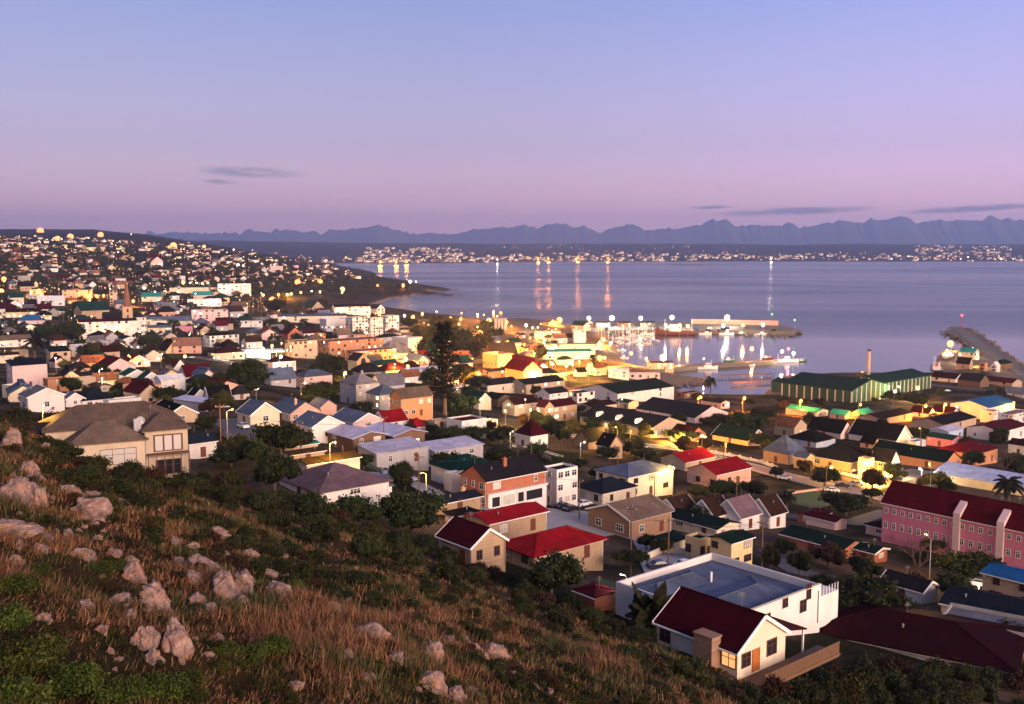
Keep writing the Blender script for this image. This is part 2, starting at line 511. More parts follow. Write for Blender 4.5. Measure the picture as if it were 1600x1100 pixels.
WIN_CACHE = {}
def win_meshes(w, h, style, pane):
    k = (round(w, 1), round(h, 1), style, pane)
    if k not in WIN_CACHE:
        w, h = k[0], k[1]
        t = 0.09
        f = MB()
        f.box(-w / 2 - t, w / 2 + t, -0.07, 0.02, -t, 0.0).box(-w / 2 - t, w / 2 + t, -0.07, 0.02, h, h + t)
        f.box(-w / 2 - t, -w / 2, -0.07, 0.02, 0, h).box(w / 2, w / 2 + t, -0.07, 0.02, 0, h)
        nm = 2 if w > 1.7 else 1
        for i in range(nm):
            x = -w / 2 + w * (i + 1) / (nm + 1)
            f.box(x - 0.035, x + 0.035, -0.06, 0.02, 0, h)
        f.box(-w / 2, w / 2, -0.055, 0.02, h * 0.62, h * 0.62 + 0.06)
        p = MB().box(-w / 2, w / 2, -0.03, 0.015, 0, h)
        WIN_CACHE[k] = (mesh('window', f.V, f.F, M['trim_white'] if style == 'white' else M['trim_brown']),
                        mesh('pane', p.V, p.F, M[pane]))
    return WIN_CACHE[k]

def door_mesh(w, h, mat):
    k = ('door', w, h, mat)
    if k not in WIN_CACHE:
        d = MB().box(-w / 2, w / 2, -0.05, 0.02, 0, h).box(-w / 2 - 0.1, -w / 2, -0.08, 0.02, 0, h + 0.1).box(w / 2, w / 2 + 0.1, -0.08, 0.02, 0, h + 0.1).box(-w / 2, w / 2, -0.08, 0.02, h, h + 0.1)
        for i in range(3):
            d.box(-w / 2 + 0.08, w / 2 - 0.08, -0.07, -0.05, h * (0.08 + 0.3 * i), h * (0.3 + 0.3 * i))
        WIN_CACHE[k] = mesh('door', d.V, d.F, M[mat])
    return WIN_CACHE[k]

def place_win(root, inv, v, face, s, z, w, h, style, pane, deep=True):
    """face: 0 = -y side, 1 = +x end, 2 = +y side, 3 = -x end; s: metres from its middle"""
    a = [0, math.pi / 2, math.pi, -math.pi / 2][face]
    off = [v.W / 2, v.L / 2, v.W / 2, v.L / 2][face]
    Mx = inv @ vol_matrix(v) @ Matrix.Rotation(a, 4, 'Z') @ Matrix.Translation((s, -off - 0.005, z))
    if h is None:
        o = link('door', door_mesh(w, 2.05, pane), root)
        o.matrix_local = Mx
        return o
    fm, pm = win_meshes(w, h, style, pane)
    o = link('window', fm, root); o.matrix_local = Mx
    if deep:
        link('pane', pm, o)
    return o

def face_len(v, f):
    return v.L if f in (0, 2) else v.W

def seen_faces(v):
    out = []
    for f in range(4):
        a = v.rot + [-math.pi / 2, 0, math.pi / 2, math.pi][f]
        n = (math.cos(a), math.sin(a))
        d = v.W / 2 if f in (0, 2) else v.L / 2
        p = (v.c[0] + n[0] * d, v.c[1] + n[1] * d)
        if n[0] * -p[0] + n[1] * -p[1] > 0:
            out.append(f)
    return out

def wall_shape(mb, v, T, found=4.0):
    Lh, Wh = v.L / 2, v.W / 2
    c = corners(v)
    V = [(x, y, -found) for x, y in c]
    if v.roof == 'flat':
        t = min(0.3, v.W * 0.08); pz = v.h; dz = v.h - getattr(v, 'deck', 0.45)
        V += [(x, y, pz) for x, y in c]
        ci = [(sx * (Lh - t), sy * (Wh - t)) for sx, sy in ((-1, -1), (1, -1), (1, 1), (-1, 1))]
        V += [(x, y, pz) for x, y in ci] + [(x, y, dz - 0.3) for x, y in ci]
        Fc = []
        for i in range(4):
            j = (i + 1) % 4
            Fc += [(i, j, 4 + j, 4 + i), (4 + i, 4 + j, 8 + j, 8 + i), (8 + i, 8 + j, 12 + j, 12 + i)]
        mb.add([tuple(T @ Vector(p)) for p in V], Fc)
        return
    V += [(x, y, v.h) for x, y in c]
    Fc = [(0, 1, 5, 4), (2, 3, 7, 6)]
    if v.roof == 'gable':
        V += [(-Lh, 0, v.r), (Lh, 0, v.r)]
        Fc += [(1, 2, 6, 9, 5), (3, 0, 4, 8, 7)]
    elif v.roof == 'shed':
        V += [(-Lh, Wh, v.r), (Lh, Wh, v.r)]
        V[6] = (Lh, Wh, v.r); V[7] = (-Lh, Wh, v.r)
        Fc += [(1, 2, 6, 5), (3, 0, 4, 7)]
    else:
        Fc += [(1, 2, 6, 5), (3, 0, 4, 7)]
    mb.add([tuple(T @ Vector(p)) for p in V], Fc)

def roof_shape(mb, v, T, ov=0.35, th=0.16):
    Lh, Wh = v.L / 2, v.W / 2
    lift = 0.05
    if v.roof == 'flat':
        t = min(0.3, v.W * 0.08) - 0.01
        mb.add([tuple(T @ Vector((x, y, z))) for z in (v.h - getattr(v, 'deck', 0.45) - 0.17, v.h - getattr(v, 'deck', 0.45)) for x, y in ((-Lh + t, -Wh + t), (Lh - t, -Wh + t), (Lh - t, Wh - t), (-Lh + t, Wh - t))],
               [(3, 2, 1, 0), (4, 5, 6, 7)])
        return
    if v.roof == 'gable':
        sl = (v.r - v.h) / Wh
        x = Lh + ov; y = Wh + ov
        ze = v.h - sl * ov + lift; zr = v.r + lift
        pr = [(-y, ze), (0, zr), (y, ze), (y, ze + th), (0, zr + th), (-y, ze + th)]
        V = [(s * x, p[0], p[1]) for s in (-1, 1) for p in pr]
        Fc = [(0, 1, 4, 5), (1, 2, 3, 4), (6, 11, 10, 7), (7, 10, 9, 8)]
        Fc += [(5, 4, 10, 11), (4, 3, 9, 10), (0, 6, 7, 1), (1, 7, 8, 2), (0, 5, 11, 6), (2, 8, 9, 3)]
        mb.add([tuple(T @ Vector(p)) for p in V], Fc)
        mb.bar(T @ Vector((-x, 0, zr + th)), T @ Vector((x, 0, zr + th)), 0.22, 0.12)
    elif v.roof == 'shed':
        sl = (v.r - v.h) / v.W
        x = Lh + ov; y = Wh + ov
        z0 = v.h - sl * ov + lift; z1 = v.r + sl * ov + lift
        V = [(s * x, yy, zz) for s in (-1, 1) for yy, zz in ((-y, z0), (y, z1), (y, z1 + th), (-y, z0 + th))]
        mb.add([tuple(T @ Vector(p)) for p in V], [(0, 1, 2, 3), (7, 6, 5, 4), (3, 2, 6, 7), (0, 4, 5, 1), (0, 3, 7, 4), (1, 5, 6, 2)])
    else:
        ins = min(Wh, Lh - 0.1) if v.roof == 'hip' else Lh - 0.05
        sl = (v.r - v.h) / Wh
        ze = v.h - sl * ov * 0.5 + lift; zr = v.r + lift
        x = Lh + ov; y = Wh + ov
        V = [(-x, -y, ze), (x, -y, ze), (x, y, ze), (-x, y, ze), (-x, -y, ze + th), (x, -y, ze + th), (x, y, ze + th), (-x, y, ze + th), (-(Lh - ins), 0, zr + th), (Lh - ins, 0, zr + th)]
        Fc = [(3, 2, 1, 0), (0, 1, 5, 4), (1, 2, 6, 5), (2, 3, 7, 6), (3, 0, 4, 7), (4, 5, 9, 8), (5, 6, 9), (6, 7, 8, 9), (7, 4, 8)]
        mb.add([tuple(T @ Vector(p)) for p in V], Fc)
        for a, b in ((4, 8), (5, 9), (6, 9), (7, 8), (8, 9)):
            mb.bar(T @ (Vector(V[a]) + Vector((0, 0, 0.02))), T @ (Vector(V[b]) + Vector((0, 0, 0.02))), 0.2, 0.1)

HOUSES = []          # (label, world position, photo position, radius)
HAND = []

def house(label, vols, wall='white', roof='dkgrey', cat='house', name='house', win='white', lit=0.12, trim=None, chim=0, windows=True, door=True, group=None, nwin=None, dmat='door_brown'):
    """one building: its blocks, each with its own walls and roof, then windows, doors, chimneys and trim as parts"""
    rnd = random.Random(hash_str(label))
    if name == 'house':
        first_half = re.split(r' with | under | beside | behind | below | above | in | by | at | and |, ', label)[0] + ' '
        for w, nm in (('apartment', 'apartment_block'), ('cottage', 'cottage'), ('hall', 'hall'), ('shed', 'shed'), ('warehouse', 'warehouse'), ('workshop', 'workshop'), ('carport', 'carport'), ('canopy', 'canopy'), ('garage ', 'garage'),
                      ('store', 'storehouse'), ('shop', 'shop_building'), ('chapel', 'chapel'), ('terrace', 'terrace_house'), ('office', 'office_building'), ('barn', 'barn'), ('pub', 'pub_building'), ('bungalow', 'bungalow'), ('mansion', 'mansion'), ('building', 'town_building'), ('tent', 'tent_hall'), ('gable ', 'gabled_house'), ('roof ', 'roofed_building'), ('row ', 'row_house')):
            if w in first_half:
                name = nm; cat = nm.replace('_', ' ') if cat == 'house' else cat
                break
    root = None; inv = None
    first = None
    for i, v in enumerate(vols):
        wk = getattr(v, 'wall', None) or wall
        rk = getattr(v, 'roofc', None) or roof
        if root is None:
            root = empty(name, (v.c[0], v.c[1], v.g), v.rot)
            inv = vol_matrix(v).inverted()
            first = v
        T = inv @ vol_matrix(v)
        wm = MB(); wall_shape(wm, v, T); wm.build('wall', WALLS[wk], root)
        rm = MB(); roof_shape(rm, v, T, ov=getattr(v, 'ov', 0.35)); ro = rm.build('roof', ROOFS[rk], root)
        dist = v.c[1]
        if v.roof == 'gable' and dist < 420 and trim:
            sl = (v.r - v.h) / (v.W / 2)
            for s in (-1, 1):
                tb = MB()
                x = s * (v.L / 2 + getattr(v, 'ov', 0.35) + 0.03)
                for q in (-1, 1):
                    y = q * (v.W / 2 + 0.38)
                    tb.bar(T @ Vector((x, y, v.h - sl * 0.35 + 0.06)), T @ Vector((x, 0, v.r + 0.08)), 0.07, 0.34)
                tb.build('bargeboard', M[trim], ro)
        if v.roof in ('hip', 'shed', 'gable') and dist < 330:
            gb = MB(); y = v.W / 2 + 0.36 + 0.06; x = v.L / 2 + 0.34
            sl = (v.r - v.h) / (v.W / 2)
            z = v.h - (sl * 0.35 if v.roof == 'gable' else 0.1) + 0.02
            if v.roof != 'shed':
                for q in (-1, 1):
                    MB().bar(T @ Vector((-x, q * y, z)), T @ Vector((x, q * y, z)), 0.12, 0.14).build('gutter', M['trim_white'], ro)
        if not windows or getattr(v, 'nowin', False):
            continue
        px_m = F / max(dist, 20)
        faces = seen_faces(v)
        st = max(1, min(6, int(round((v.h + 0.3) / 3.1))))
        dh = v.h / st
        door_done = not (door and i == 0)
        for f in faces:
            Lf = face_len(v, f)
            if Lf < 2.2:
                continue
            n = max(1, min(9, int(Lf / (2.7 if dist < 320 else 3.6))))
            if nwin: n = min(nwin, max(1, int(Lf / 1.6)))
            for s_ in range(st):
                for k in range(n):
                    x = Lf * ((k + 0.5) / n - 0.5)
                    zb = s_ * dh + min(0.95, dh * 0.36)
                    hh = min(1.35, dh * 0.44)
                    if s_ == 0 and not door_done and (k == n // 2):
                        place_win(root, inv, v, f, x, 0.02, 0.95, None, win, dmat)
                        door_done = True
                        continue
                    if rnd.random() < (0.16 if dist < 320 else 0.3):
                        continue
                    if hh * px_m < 0.8:
                        continue
                    ww = min(Lf / n * 0.62, rnd.choice([0.9, 1.2, 1.5, 1.9]))
                    if dist > 560:
                        ww = min(Lf / n * 0.6, 1.9 * max(1, dist / 900)); hh = min(dh * 0.6, 1.8 * max(1, dist / 900))
                    r = rnd.random()
                    pane = 'glass' if r > lit + 0.3 else ('curtain' if r > lit else rnd.choice(['lit', 'lit_dim', 'lit_white']))
                    place_win(root, inv, v, f, x + rnd.uniform(-0.15, 0.15), zb, ww, hh, win if dist < 560 else 'brown', pane, deep=dist < 1800)
        for k in range(chim if i == 0 else 0):
            cm = MB()
            cx = (rnd.uniform(-0.35, 0.35)) * v.L; cy = rnd.choice([-1, 1]) * v.W * 0.18
            zt = v.r + 0.7
            cm.box(cx - 0.4, cx + 0.4, cy - 0.3, cy + 0.3, v.h - 0.2, zt, T).box(cx - 0.47, cx + 0.47, cy - 0.37, cy + 0.37, zt, zt + 0.14, T)
            cm.box(cx - 0.14, cx + 0.14, cy - 0.14, cy + 0.14, zt + 0.14, zt + 0.45, T)
            cm.build('chimney', WALLS[wk], ro)
    # rain pipes at the corners one sees
    if first is not None and first.c[1] < 360 and first.roof != 'flat' and windows:
        T = inv @ vol_matrix(first)
        for f in seen_faces(first)[:2]:
            Lf = face_len(first, f)
            a_ = [0, math.pi / 2, math.pi, -math.pi / 2][f]
            off = first.W / 2 if f in (0, 2) else first.L / 2
            pb = MB().tube([(Lf / 2 - 0.25, -off - 0.07, -1), (Lf / 2 - 0.25, -off - 0.07, first.h - 0.15)], 0.05, 5)
            R4 = T @ Matrix.Rotation(a_, 4, 'Z')
            pb.V = [tuple(R4 @ Vector(q)) for q in pb.V]
            pb.build('rain_pipe', M['trim_white'] if rnd.random() < 0.6 else M['pole'], root)
        if rnd.random() < 0.5:
            sl = (first.r - first.h) / (first.W / 2)
            yq = first.W * 0.22 * (-1 if 0 in seen_faces(first) else 1); xq = rnd.uniform(-0.3, 0.3) * first.L
            vb = MB().tube([(xq, yq, first.r - sl * abs(yq) - 0.1), (xq, yq, first.r - sl * abs(yq) + 0.65)], 0.11, 7).tube([(xq, yq, first.r - sl * abs(yq) + 0.6), (xq, yq, first.r - sl * abs(yq) + 0.75)], [0.2, 0.05], 7)
            vb.V = [tuple(T @ Vector(q)) for q in vb.V]
            vb.build('vent_pipe', M['pole'], root)
    # little things roofs carry: vent pipes and aerials
    if first is not None and first.c[1] < 330 and first.roof in ('gable', 'hip'):
        T = inv @ vol_matrix(first)
        am = MB()
        x = rnd.uniform(-0.3, 0.3) * first.L
        zr = first.r
        am.tube([T @ Vector((x, 0.1, zr)), T @ Vector((x, 0.1, zr + 1.7))], 0.025, 5)
        for k in range(5):
            am.bar(T @ Vector((x - 0.35 + 0.05 * k, 0.1 - 0.25 + 0.0, zr + 1.2 + 0.1 * k)), T @ Vector((x + 0.35 - 0.05 * k, 0.1 + 0.25, zr + 1.2 + 0.1 * k)), 0.02)
        am.build('aerial', M['pole'], root)
    tag(root, label, cat, group or 'buildings of the town')
    c = first.c
    top = max(v.r for v in vols)
    pp = proj(c[0], c[1], first.g + first.h / 2)
    HOUSES.append((label, Vector((c[0], c[1], first.g)), pp, max(first.L, first.W) / 2))
    for v in vols:
        HAND.append((v.c[0], v.c[1], 0.5 * math.hypot(v.L, v.W), v))
    return root, inv, vols

def hash_str(s):
    h = 17
    for ch in s:
        h = (h * 31 + ord(ch)) & 0x7fffffff
    return h

def batch(ox, oy, s, rows):
    """rows: label, wall, roof colour, options, then blocks (x0, x1, ridge, eaves, base, direction, length/width, roof form[, extras])"""
    for row in rows:
        label, wall, roof, opt = row[:4]
        vs = []
        for b in row[4:]:
            x0, x1, yr, ye, yb, d, ra, form = b[:8]
            r = {'A': ROT_A, 'B': ROT_B}[d] if isinstance(d, str) else math.radians(d)
            v = solve(ox + x0 / s, ox + x1 / s, oy + yr / s, oy + ye / s, oy + yb / s, r, ra, form)
            if len(b) > 8:
                for k, val in b[8].items():
                    setattr(v, k, val)
            vs.append(v)
        house(label, vs, wall, roof, **opt)
# ------------------------------------------------------------------ the buildings one can tell apart
TW = dict(trim='trim_white')
BR = dict(win='brown')
NW = dict(windows=False)
NWV = {'nowin': True}
# --- upper slope, behind the rocks
batch(0, 550, 4, [
 ('white outbuilding with navy roof and white chimney beside the cream hip roofed house', 'white', 'navy', dict(nwin=1, lit=0),
  (1140, 1355, 505, 572, 668, 'B', 1.5, 'gable')),
 ('white gabled house with brown garage door above the brown hip roof', 'white', 'grey', dict(trim='trim_white', nwin=1, lit=0),
  (125, 405, 208, 285, 372, 'A', 0.95, 'gable'), (385, 530, 248, 300, 345, 'A', 0.8, 'gable')),
 ('white walled house with dark blue hip roof', 'white', 'navy', dict(nwin=2, lit=0),
  (465, 705, 228, 312, 345, 'B', 1.1, 'hip'), (650, 885, 268, 302, 348, 'B', 2.2, 'flat')),
 ('long low house with crimson roof behind the cream hip roofed house', 'white', 'crimson', dict(nwin=1, lit=0),
  (690, 995, 338, 378, 405, 'B', 2.2, 'gable')),
 ('tall pale pink house with flat navy roof on the slope', 'rose', 'navy', dict(nwin=1, lit=0),
  (45, 300, 45, 88, 225, 'B', 1.4, 'shed')),
 ('small square orange brick house with a white window', 'orange', 'rust', dict(nwin=1, lit=0),
  (272, 430, 165, 172, 250, 'B', 1.2, 'flat')),
 ('tan cottage with small white window under a black roof', 'tan', 'black', dict(trim='trim_white', nwin=1, lit=0),
  (930, 1235, 300, 400, 445, 'A', 1.6, 'gable')),
 ('black roofed house with white bargeboards and two gables', 'white', 'black', dict(trim='trim_white', nwin=2),
  (1165, 1300, 225, 290, 325, 'A', 1.0, 'gable'), (1270, 1450, 208, 310, 352, 'B', 1.3, 'gable')),
 ('open carport with pale lilac roof below the black gables', 'grey', 'lilac', dict(windows=False),
  (1085, 1335, 302, 318, 375, -35, 3.0, 'shed')),
 ('pale house with red roof lit orange by a street lamp', 'rose', 'crimson', dict(lit=0.3),
  (595, 850, 22, 100, 170, 'A', 1.1, 'gable'), (760, 940, 8, 60, 95, 'A', 0.9, 'gable')),
 ('white house with two small green gables', 'white', 'green', dict(trim='trim_white', nwin=1),
  (745, 925, 100, 150, 225, 'A', 1.0, 'gable'), (858, 1005, 118, 172, 235, 'A', 0.9, 'gable')),
 ('creamy white hall with low rounded roof beside the green gables', 'white', 'white', dict(nwin=1, lit=0),
  (965, 1160, 138, 178, 245, 'B', 1.3, 'gable')),
 ('steep maroon roofed house with small white gable end', 'white', 'dkmaroon', dict(trim='trim_white', nwin=1),
  (998, 1205, 35, 150, 172, 'A', 0.95, 'gable')),
 ('small house with bright crimson roof beside the steep maroon roof', 'white', 'crimson', dict(trim='trim_white', nwin=1),
  (1120, 1325, 72, 165, 178, 'B', 1.5, 'gable')),
 ('low house with green hip roof under the crimson roof', 'grey', 'green', dict(nwin=1),
  (1155, 1355, 140, 195, 235, 'B', 1.5, 'hip')),
 ('salmon gabled house with dark red roof', 'salmon', 'crimson', dict(nwin=1),
  (1270, 1490, 163, 215, 262, 'A', 1.4, 'gable')),
 ('low house with red roof tucked between trees', 'tan', 'crimson', dict(nwin=1),
  (555, 705, 190, 225, 250, 'A', 1.7, 'gable')),
 ('flat tan shed beside the orange brick house', 'tan', 'rust', dict(nwin=1),
  (435, 600, 150, 165, 245, 'B', 2.0, 'flat')),
 ('small white cottage with pale roof behind the dark blue hip roof', 'white', 'tan', dict(nwin=1),
  (690, 830, 215, 240, 285, 'B', 1.6, 'gable')),
 ('grey garage with brown roof beside the black gables', 'grey', 'dkgrey', dict(nwin=1),
  (1430, 1560, 215, 265, 300, 'B', 1.4, 'hip')),
])
# --- the slope below the left houses
batch(400, 550, 4, [
 ('cream cottage with slate blue roof and white trimmed gable', 'cream', 'slate', dict(trim='trim_white', nwin=1, lit=0),
  (-115, 148, 295, 395, 462, 'A', 1.0, 'gable')),
 ('salmon house with long slate blue roof and plain gable', 'salmon', 'slate', dict(nwin=3, lit=0, chim=1),
  (95, 400, 283, 385, 442, 'A', 1.3, 'gable'),),
 ('small salmon gable behind the slate blue roofs', 'salmon', 'slate', dict(nwin=1),
  (330, 505, 285, 345, 392, 'A', 1.3, 'gable')),
 ('large slate roofed house above the round trees', 'grey', 'slate', dict(nwin=2),
  (50, 250, 95, 175, 208, 'B', 1.7, 'gable')),
 ('two storey pale pink house with slate roof', 'rose', 'slate', dict(nwin=2),
  (240, 478, 108, 158, 228, 'B', 1.5, 'hip')),
 ('big grey mansion with several hipped roofs', 'grey', 'grey', dict(nwin=3, lit=0.05, chim=1),
  (525, 770, 132, 205, 330, 'A', 1.2, 'hip'), (705, 930, 128, 215, 262, 'B', 1.2, 'gable'), (690, 905, 205, 270, 362, 'B', 1.0, 'hip', {'roofc': 'slate'})),
 ('two storey orange brick house with white windows and grey roof', 'orange', 'tan', dict(nwin=4, lit=0),
  (838, 1105, 213, 292, 412, 'B', 1.8, 'gable')),
 ('bright red roofed house with white gable edge', 'white', 'red', dict(trim='trim_white', nwin=1),
  (735, 945, 358, 440, 480, 'B', 1.3, 'gable'), (940, 1062, 415, 480, 510, 'B', 1.2, 'hip')),
 ('white house with blue grey roof and wide white gable', 'white', 'slate', dict(trim='trim_white', nwin=1, lit=0),
  (235, 545, 370, 470, 560, 'A', 1.15, 'gable')),
 ('house with curved grey roof and salmon gable end', 'rose', 'slate', dict(trim='trim_white', nwin=1, lit=0),
  (470, 790, 350, 445, 485, 'A', 1.3, 'gable')),
 ('modern brown house with two pale steel roofs and bright window', 'brown', 'lilac', dict(nwin=2, lit=0.4),
  (450, 808, 470, 540, 645, 'A', 1.4, 'gable', {'ov': 0.8}), (690, 1055, 450, 525, 615, 'A', 1.4, 'gable', {'ov': 0.8})),
 ('long flat building with pale lilac roof beside the lawn', 'grey', 'lilac', dict(nwin=2, lit=0),
  (640, 1080, 610, 640, 722, 'B', 1.8, 'shed'), (1010, 1420, 578, 625, 690, 'B', 2.0, 'shed')),
 ('white cottage with green roof beside the brick terrace', 'white', 'green', dict(nwin=1, lit=0),
  (1095, 1500, 640, 745, 855, 'B', 1.25, 'hip')),
 ('cream house with brown ridge roof behind the mauve pyramid roof', 'cream', 'olive', dict(nwin=1, lit=0),
  (245, 650, 640, 705, 795, 'B', 2.4, 'gable')),
 ('low shed with olive brown roof under the big trees', 'tan', 'olive', dict(nwin=1, lit=0),
  (175, 430, 618, 655, 700, 'B', 2.4, 'gable')),
 ('narrow teal roofed lean-to under the big trees', 'tan', 'teal', dict(windows=False),
  (150, 388, 603, 622, 650, 'B', 3.5, 'gable')),
 ('white house under a large mauve pyramid roof', 'white', 'mauve', dict(nwin=1, lit=0, chim=0),
  (150, 830, 698, 885, 950, 'A', 1.05, 'pyramid', {'ov': 0.6}), (455, 850, 848, 895, 960, 'B', 2.2, 'shed', {'roofc': 'grey'})),
 ('long white building with thin red roof line beside the pine', 'white', 'crimson', dict(nwin=2, lit=0),
  (1190, 1440, 408, 432, 535, 'B', 1.2, 'flat'), (1410, 1510, 415, 428, 470, 'B', 1.5, 'flat')),
 ('low tan wall house beside the long white building', 'tan', 'rust', dict(nwin=1, lit=0),
  (1080, 1200, 420, 430, 480, 'B', 1.5, 'flat')),
 ('dark shop with lit sign boards beside the pine', 'brown', 'black', dict(nwin=2, lit=0.4),
  (1425, 1600, 250, 295, 345, 'A', 1.2, 'gable')),
 ('green roofed hall with white gable behind the pine', 'cream', 'green', dict(nwin=1, lit=0.3, trim='trim_white'),
  (1320, 1470, 240, 300, 360, 'A', 1.2, 'gable')),
 ('cream house with orange lit wall behind the pine', 'cream', 'tan', dict(nwin=2, lit=0.3),
  (1230, 1330, 180, 210, 290, 'B', 1.2, 'flat')),
 ('long lilac roofed building behind the grey mansion', 'cream', 'lilac', dict(nwin=3, lit=0.3),
  (900, 1180, 90, 122, 175, 'B', 2.6, 'gable')),
 ('maroon roofed house behind the grey mansion', 'tan', 'maroon', dict(nwin=1),
  (740, 985, 65, 120, 150, 'B', 1.6, 'hip')),
 ('white house with maroon roof and small windows above the slate roof', 'white', 'dkmaroon', dict(nwin=4),
  (65, 250, 25, 65, 105, 'B', 1.8, 'hip')),
])
# --- around the brick and white terrace
batch(650, 680, 5.3333, [
 ('red brick terrace with white ground floor, slate roof and white corner block', 'brick', 'dkgrey', dict(nwin=3, lit=0, chim=1),
  (375, 1080, 165, 385, 610, 'B', 1.9, 'gable'), (1050, 1345, 270, 290, 605, 'B', 1.3, 'flat', {'wall': 'white'})),
 ('white box garage beside the brick terrace', 'white', 'lilac', dict(windows=False),
  (235, 395, 305, 325, 478, 'B', 1.1, 'flat')),
 ('navy roofed cottage with rough brick wall below the terrace', 'stone', 'navy', dict(nwin=1, lit=0, chim=1),
  (60, 545, 470, 580, 660, 'B', 2.2, 'gable')),
 ('low cottage with near black roof above the red roofs', 'stone', 'black', dict(nwin=1, lit=0),
  (240, 520, 612, 690, 760, 'B', 1.6, 'hip')),
 ('stone gabled house with dark maroon roof at the hill foot', 'stone', 'maroon', dict(trim='trim_white', nwin=2, lit=0, win='brown'),
  (190, 745, 688, 935, 1105, 'A', 1.25, 'gable')),
 ('bright red flat roofed house with open veranda', 'stone', 'red', dict(nwin=2, lit=0),
  (415, 1090, 632, 740, 880, 'B', 2.0, 'gable')),
 ('bungalow with sharp bright red hip roof behind the round tree', 'stone', 'red', dict(nwin=2, lit=0, win='brown'),
  (690, 1560, 775, 1010, 1140, 'B', 1.7, 'hip', {'roofc': 'red', 'ov': 0.6})),
])
# --- middle of the town
batch(800, 550, 4, [
 ('brown brick house with white gable trim and brown tiled roof', 'umber', 'tan', dict(trim='trim_white', nwin=2, lit=0),
  (475, 995, 893, 1055, 1170, 'B', 1.0, 'gable', {'ov': 0.5})),
 ('first white terrace house from the brown gable, brown tiled roof', 'white', 'brown', dict(trim='trim_white', nwin=1, lit=0), (905, 1150, 893, 1000, 1090, 'B', 1.1, 'gable')),
 ('second white terrace house from the brown gable, brown tiled roof', 'white', 'brown', dict(trim='trim_white', nwin=1, lit=0), (1120, 1370, 898, 1025, 1110, 'B', 1.0, 'gable')),
 ('third white terrace house from the brown gable, reddish tiled roof', 'white', 'mauve', dict(trim='trim_white', nwin=1, lit=0), (1265, 1550, 893, 1035, 1120, 'B', 1.0, 'gable')),
 ('fourth white terrace house from the brown gable, beside the palm', 'white', 'brown', dict(trim='trim_white', nwin=1, lit=0), (1475, 1710, 893, 1020, 1105, 'B', 1.0, 'gable')),
 ('two storey cream house with slate blue hip roof', 'cream', 'slate', dict(nwin=3, lit=0, win='brown'),
  (525, 1005, 680, 785, 920, 'B', 1.5, 'hip')),
 ('single storey cream house with navy hip roof and brown garage', 'cream', 'navy', dict(nwin=2, lit=0, win='brown', trim=None),
  (405, 775, 785, 885, 965, 'B', 1.3, 'hip')),
 ('pink brick barn with bright red gable roof and arched windows', 'salmon', 'red', dict(nwin=4, lit=0, win='brown'),
  (1095, 1492, 655, 768, 855, 'B', 1.5, 'gable')),
 ('low house with wide red roof behind the pink brick barn', 'tan', 'red', dict(nwin=1, lit=0),
  (930, 1265, 600, 690, 745, 'B', 1.4, 'gable')),
 ('stone cottage with black roof and tall pointed gable', 'stone', 'black', dict(nwin=1, lit=0.2, trim='trim_brown'),
  (530, 690, 505, 590, 668, 'A', 0.9, 'gable'), (395, 600, 470, 560, 610, 'B', 1.5, 'gable')),
 ('house with steep maroon pyramid roof and white porch', 'white', 'maroon', dict(nwin=1, lit=0),
  (20, 225, 425, 525, 600, 'A', 1.0, 'hip')),
 ('stone house with maroon roof and white lit windows', 'stone', 'maroon', dict(nwin=3, lit=0.5),
  (155, 405, 288, 345, 430, 'B', 1.5, 'gable'), (155, 260, 300, 345, 440, 'A', 1.0, 'gable')),
 ('long dark roofed pub with three white dormer lights and blue gutter', 'tan', 'dkgrey', dict(nwin=4, lit=0.6),
  (425, 1085, 332, 478, 538, 'A', 1.9, 'gable')),
 ('wide dark grey roofed hall behind the pub', 'rose', 'dkgrey', dict(nwin=2, lit=0),
  (775, 1350, 283, 412, 446, 'A', 1.5, 'gable')),
 ('warehouse with green roof and long white wall near the shore', 'white', 'dkgreen', dict(nwin=2, lit=0),
  (430, 1012, 185, 262, 312, 'B', 1.6, 'gable')),
 ('white stepped workshop with dark roof panels', 'white', 'dkgrey', dict(nwin=3, lit=0.1),
  (160, 350, 215, 262, 320, 'B', 1.4, 'gable'), (330, 515, 228, 258, 322, 'B', 1.3, 'flat')),
 ('broad dark roofed shed beside the orange lit road', 'tan', 'dkgrey', dict(nwin=3, lit=0.4),
  (-20, 330, 145, 205, 265, 'B', 2.0, 'gable')),
 ('low maroon roofed cottage between the warehouse and the pub', 'tan', 'dkmaroon', dict(nwin=1, lit=0.2),
  (400, 655, 298, 345, 385, 'B', 1.6, 'gable')),
 ('small green roofed yellow lit shop', 'yellow', 'green', dict(nwin=2, lit=0.8),
  (650, 790, 290, 318, 355, 'A', 1.2, 'gable')),
 ('dark green roofed house with brick gable above the lit garden', 'salmon', 'dkgreen', dict(nwin=1, lit=0.1, trim='trim_white'),
  (1250, 1590, 450, 555, 588, 'A', 1.5, 'gable')),
 ('dark roofed row house left of the stone house', 'tan', 'dkmaroon', dict(nwin=2, lit=0.4),
  (-60, 160, 270, 330, 400, 'B', 1.6, 'gable')),
 ('dark roofed bungalow behind the lit beer garden', 'brick', 'dkmaroon', dict(nwin=2, lit=0.5),
  (930, 1210, 440, 525, 560, 'A', 1.6, 'gable')),
 ('low quay store with dark flat roof by the palm', 'brown', 'black', dict(nwin=2, lit=0),
  (1030, 1175, 250, 258, 290, 'B', 2.5, 'flat')),
 ('grey roofed store between the palm and the green shed', 'grey', 'dkgrey', dict(nwin=2, lit=0.2),
  (1180, 1360, 285, 320, 355, 'A', 1.8, 'gable')),
])
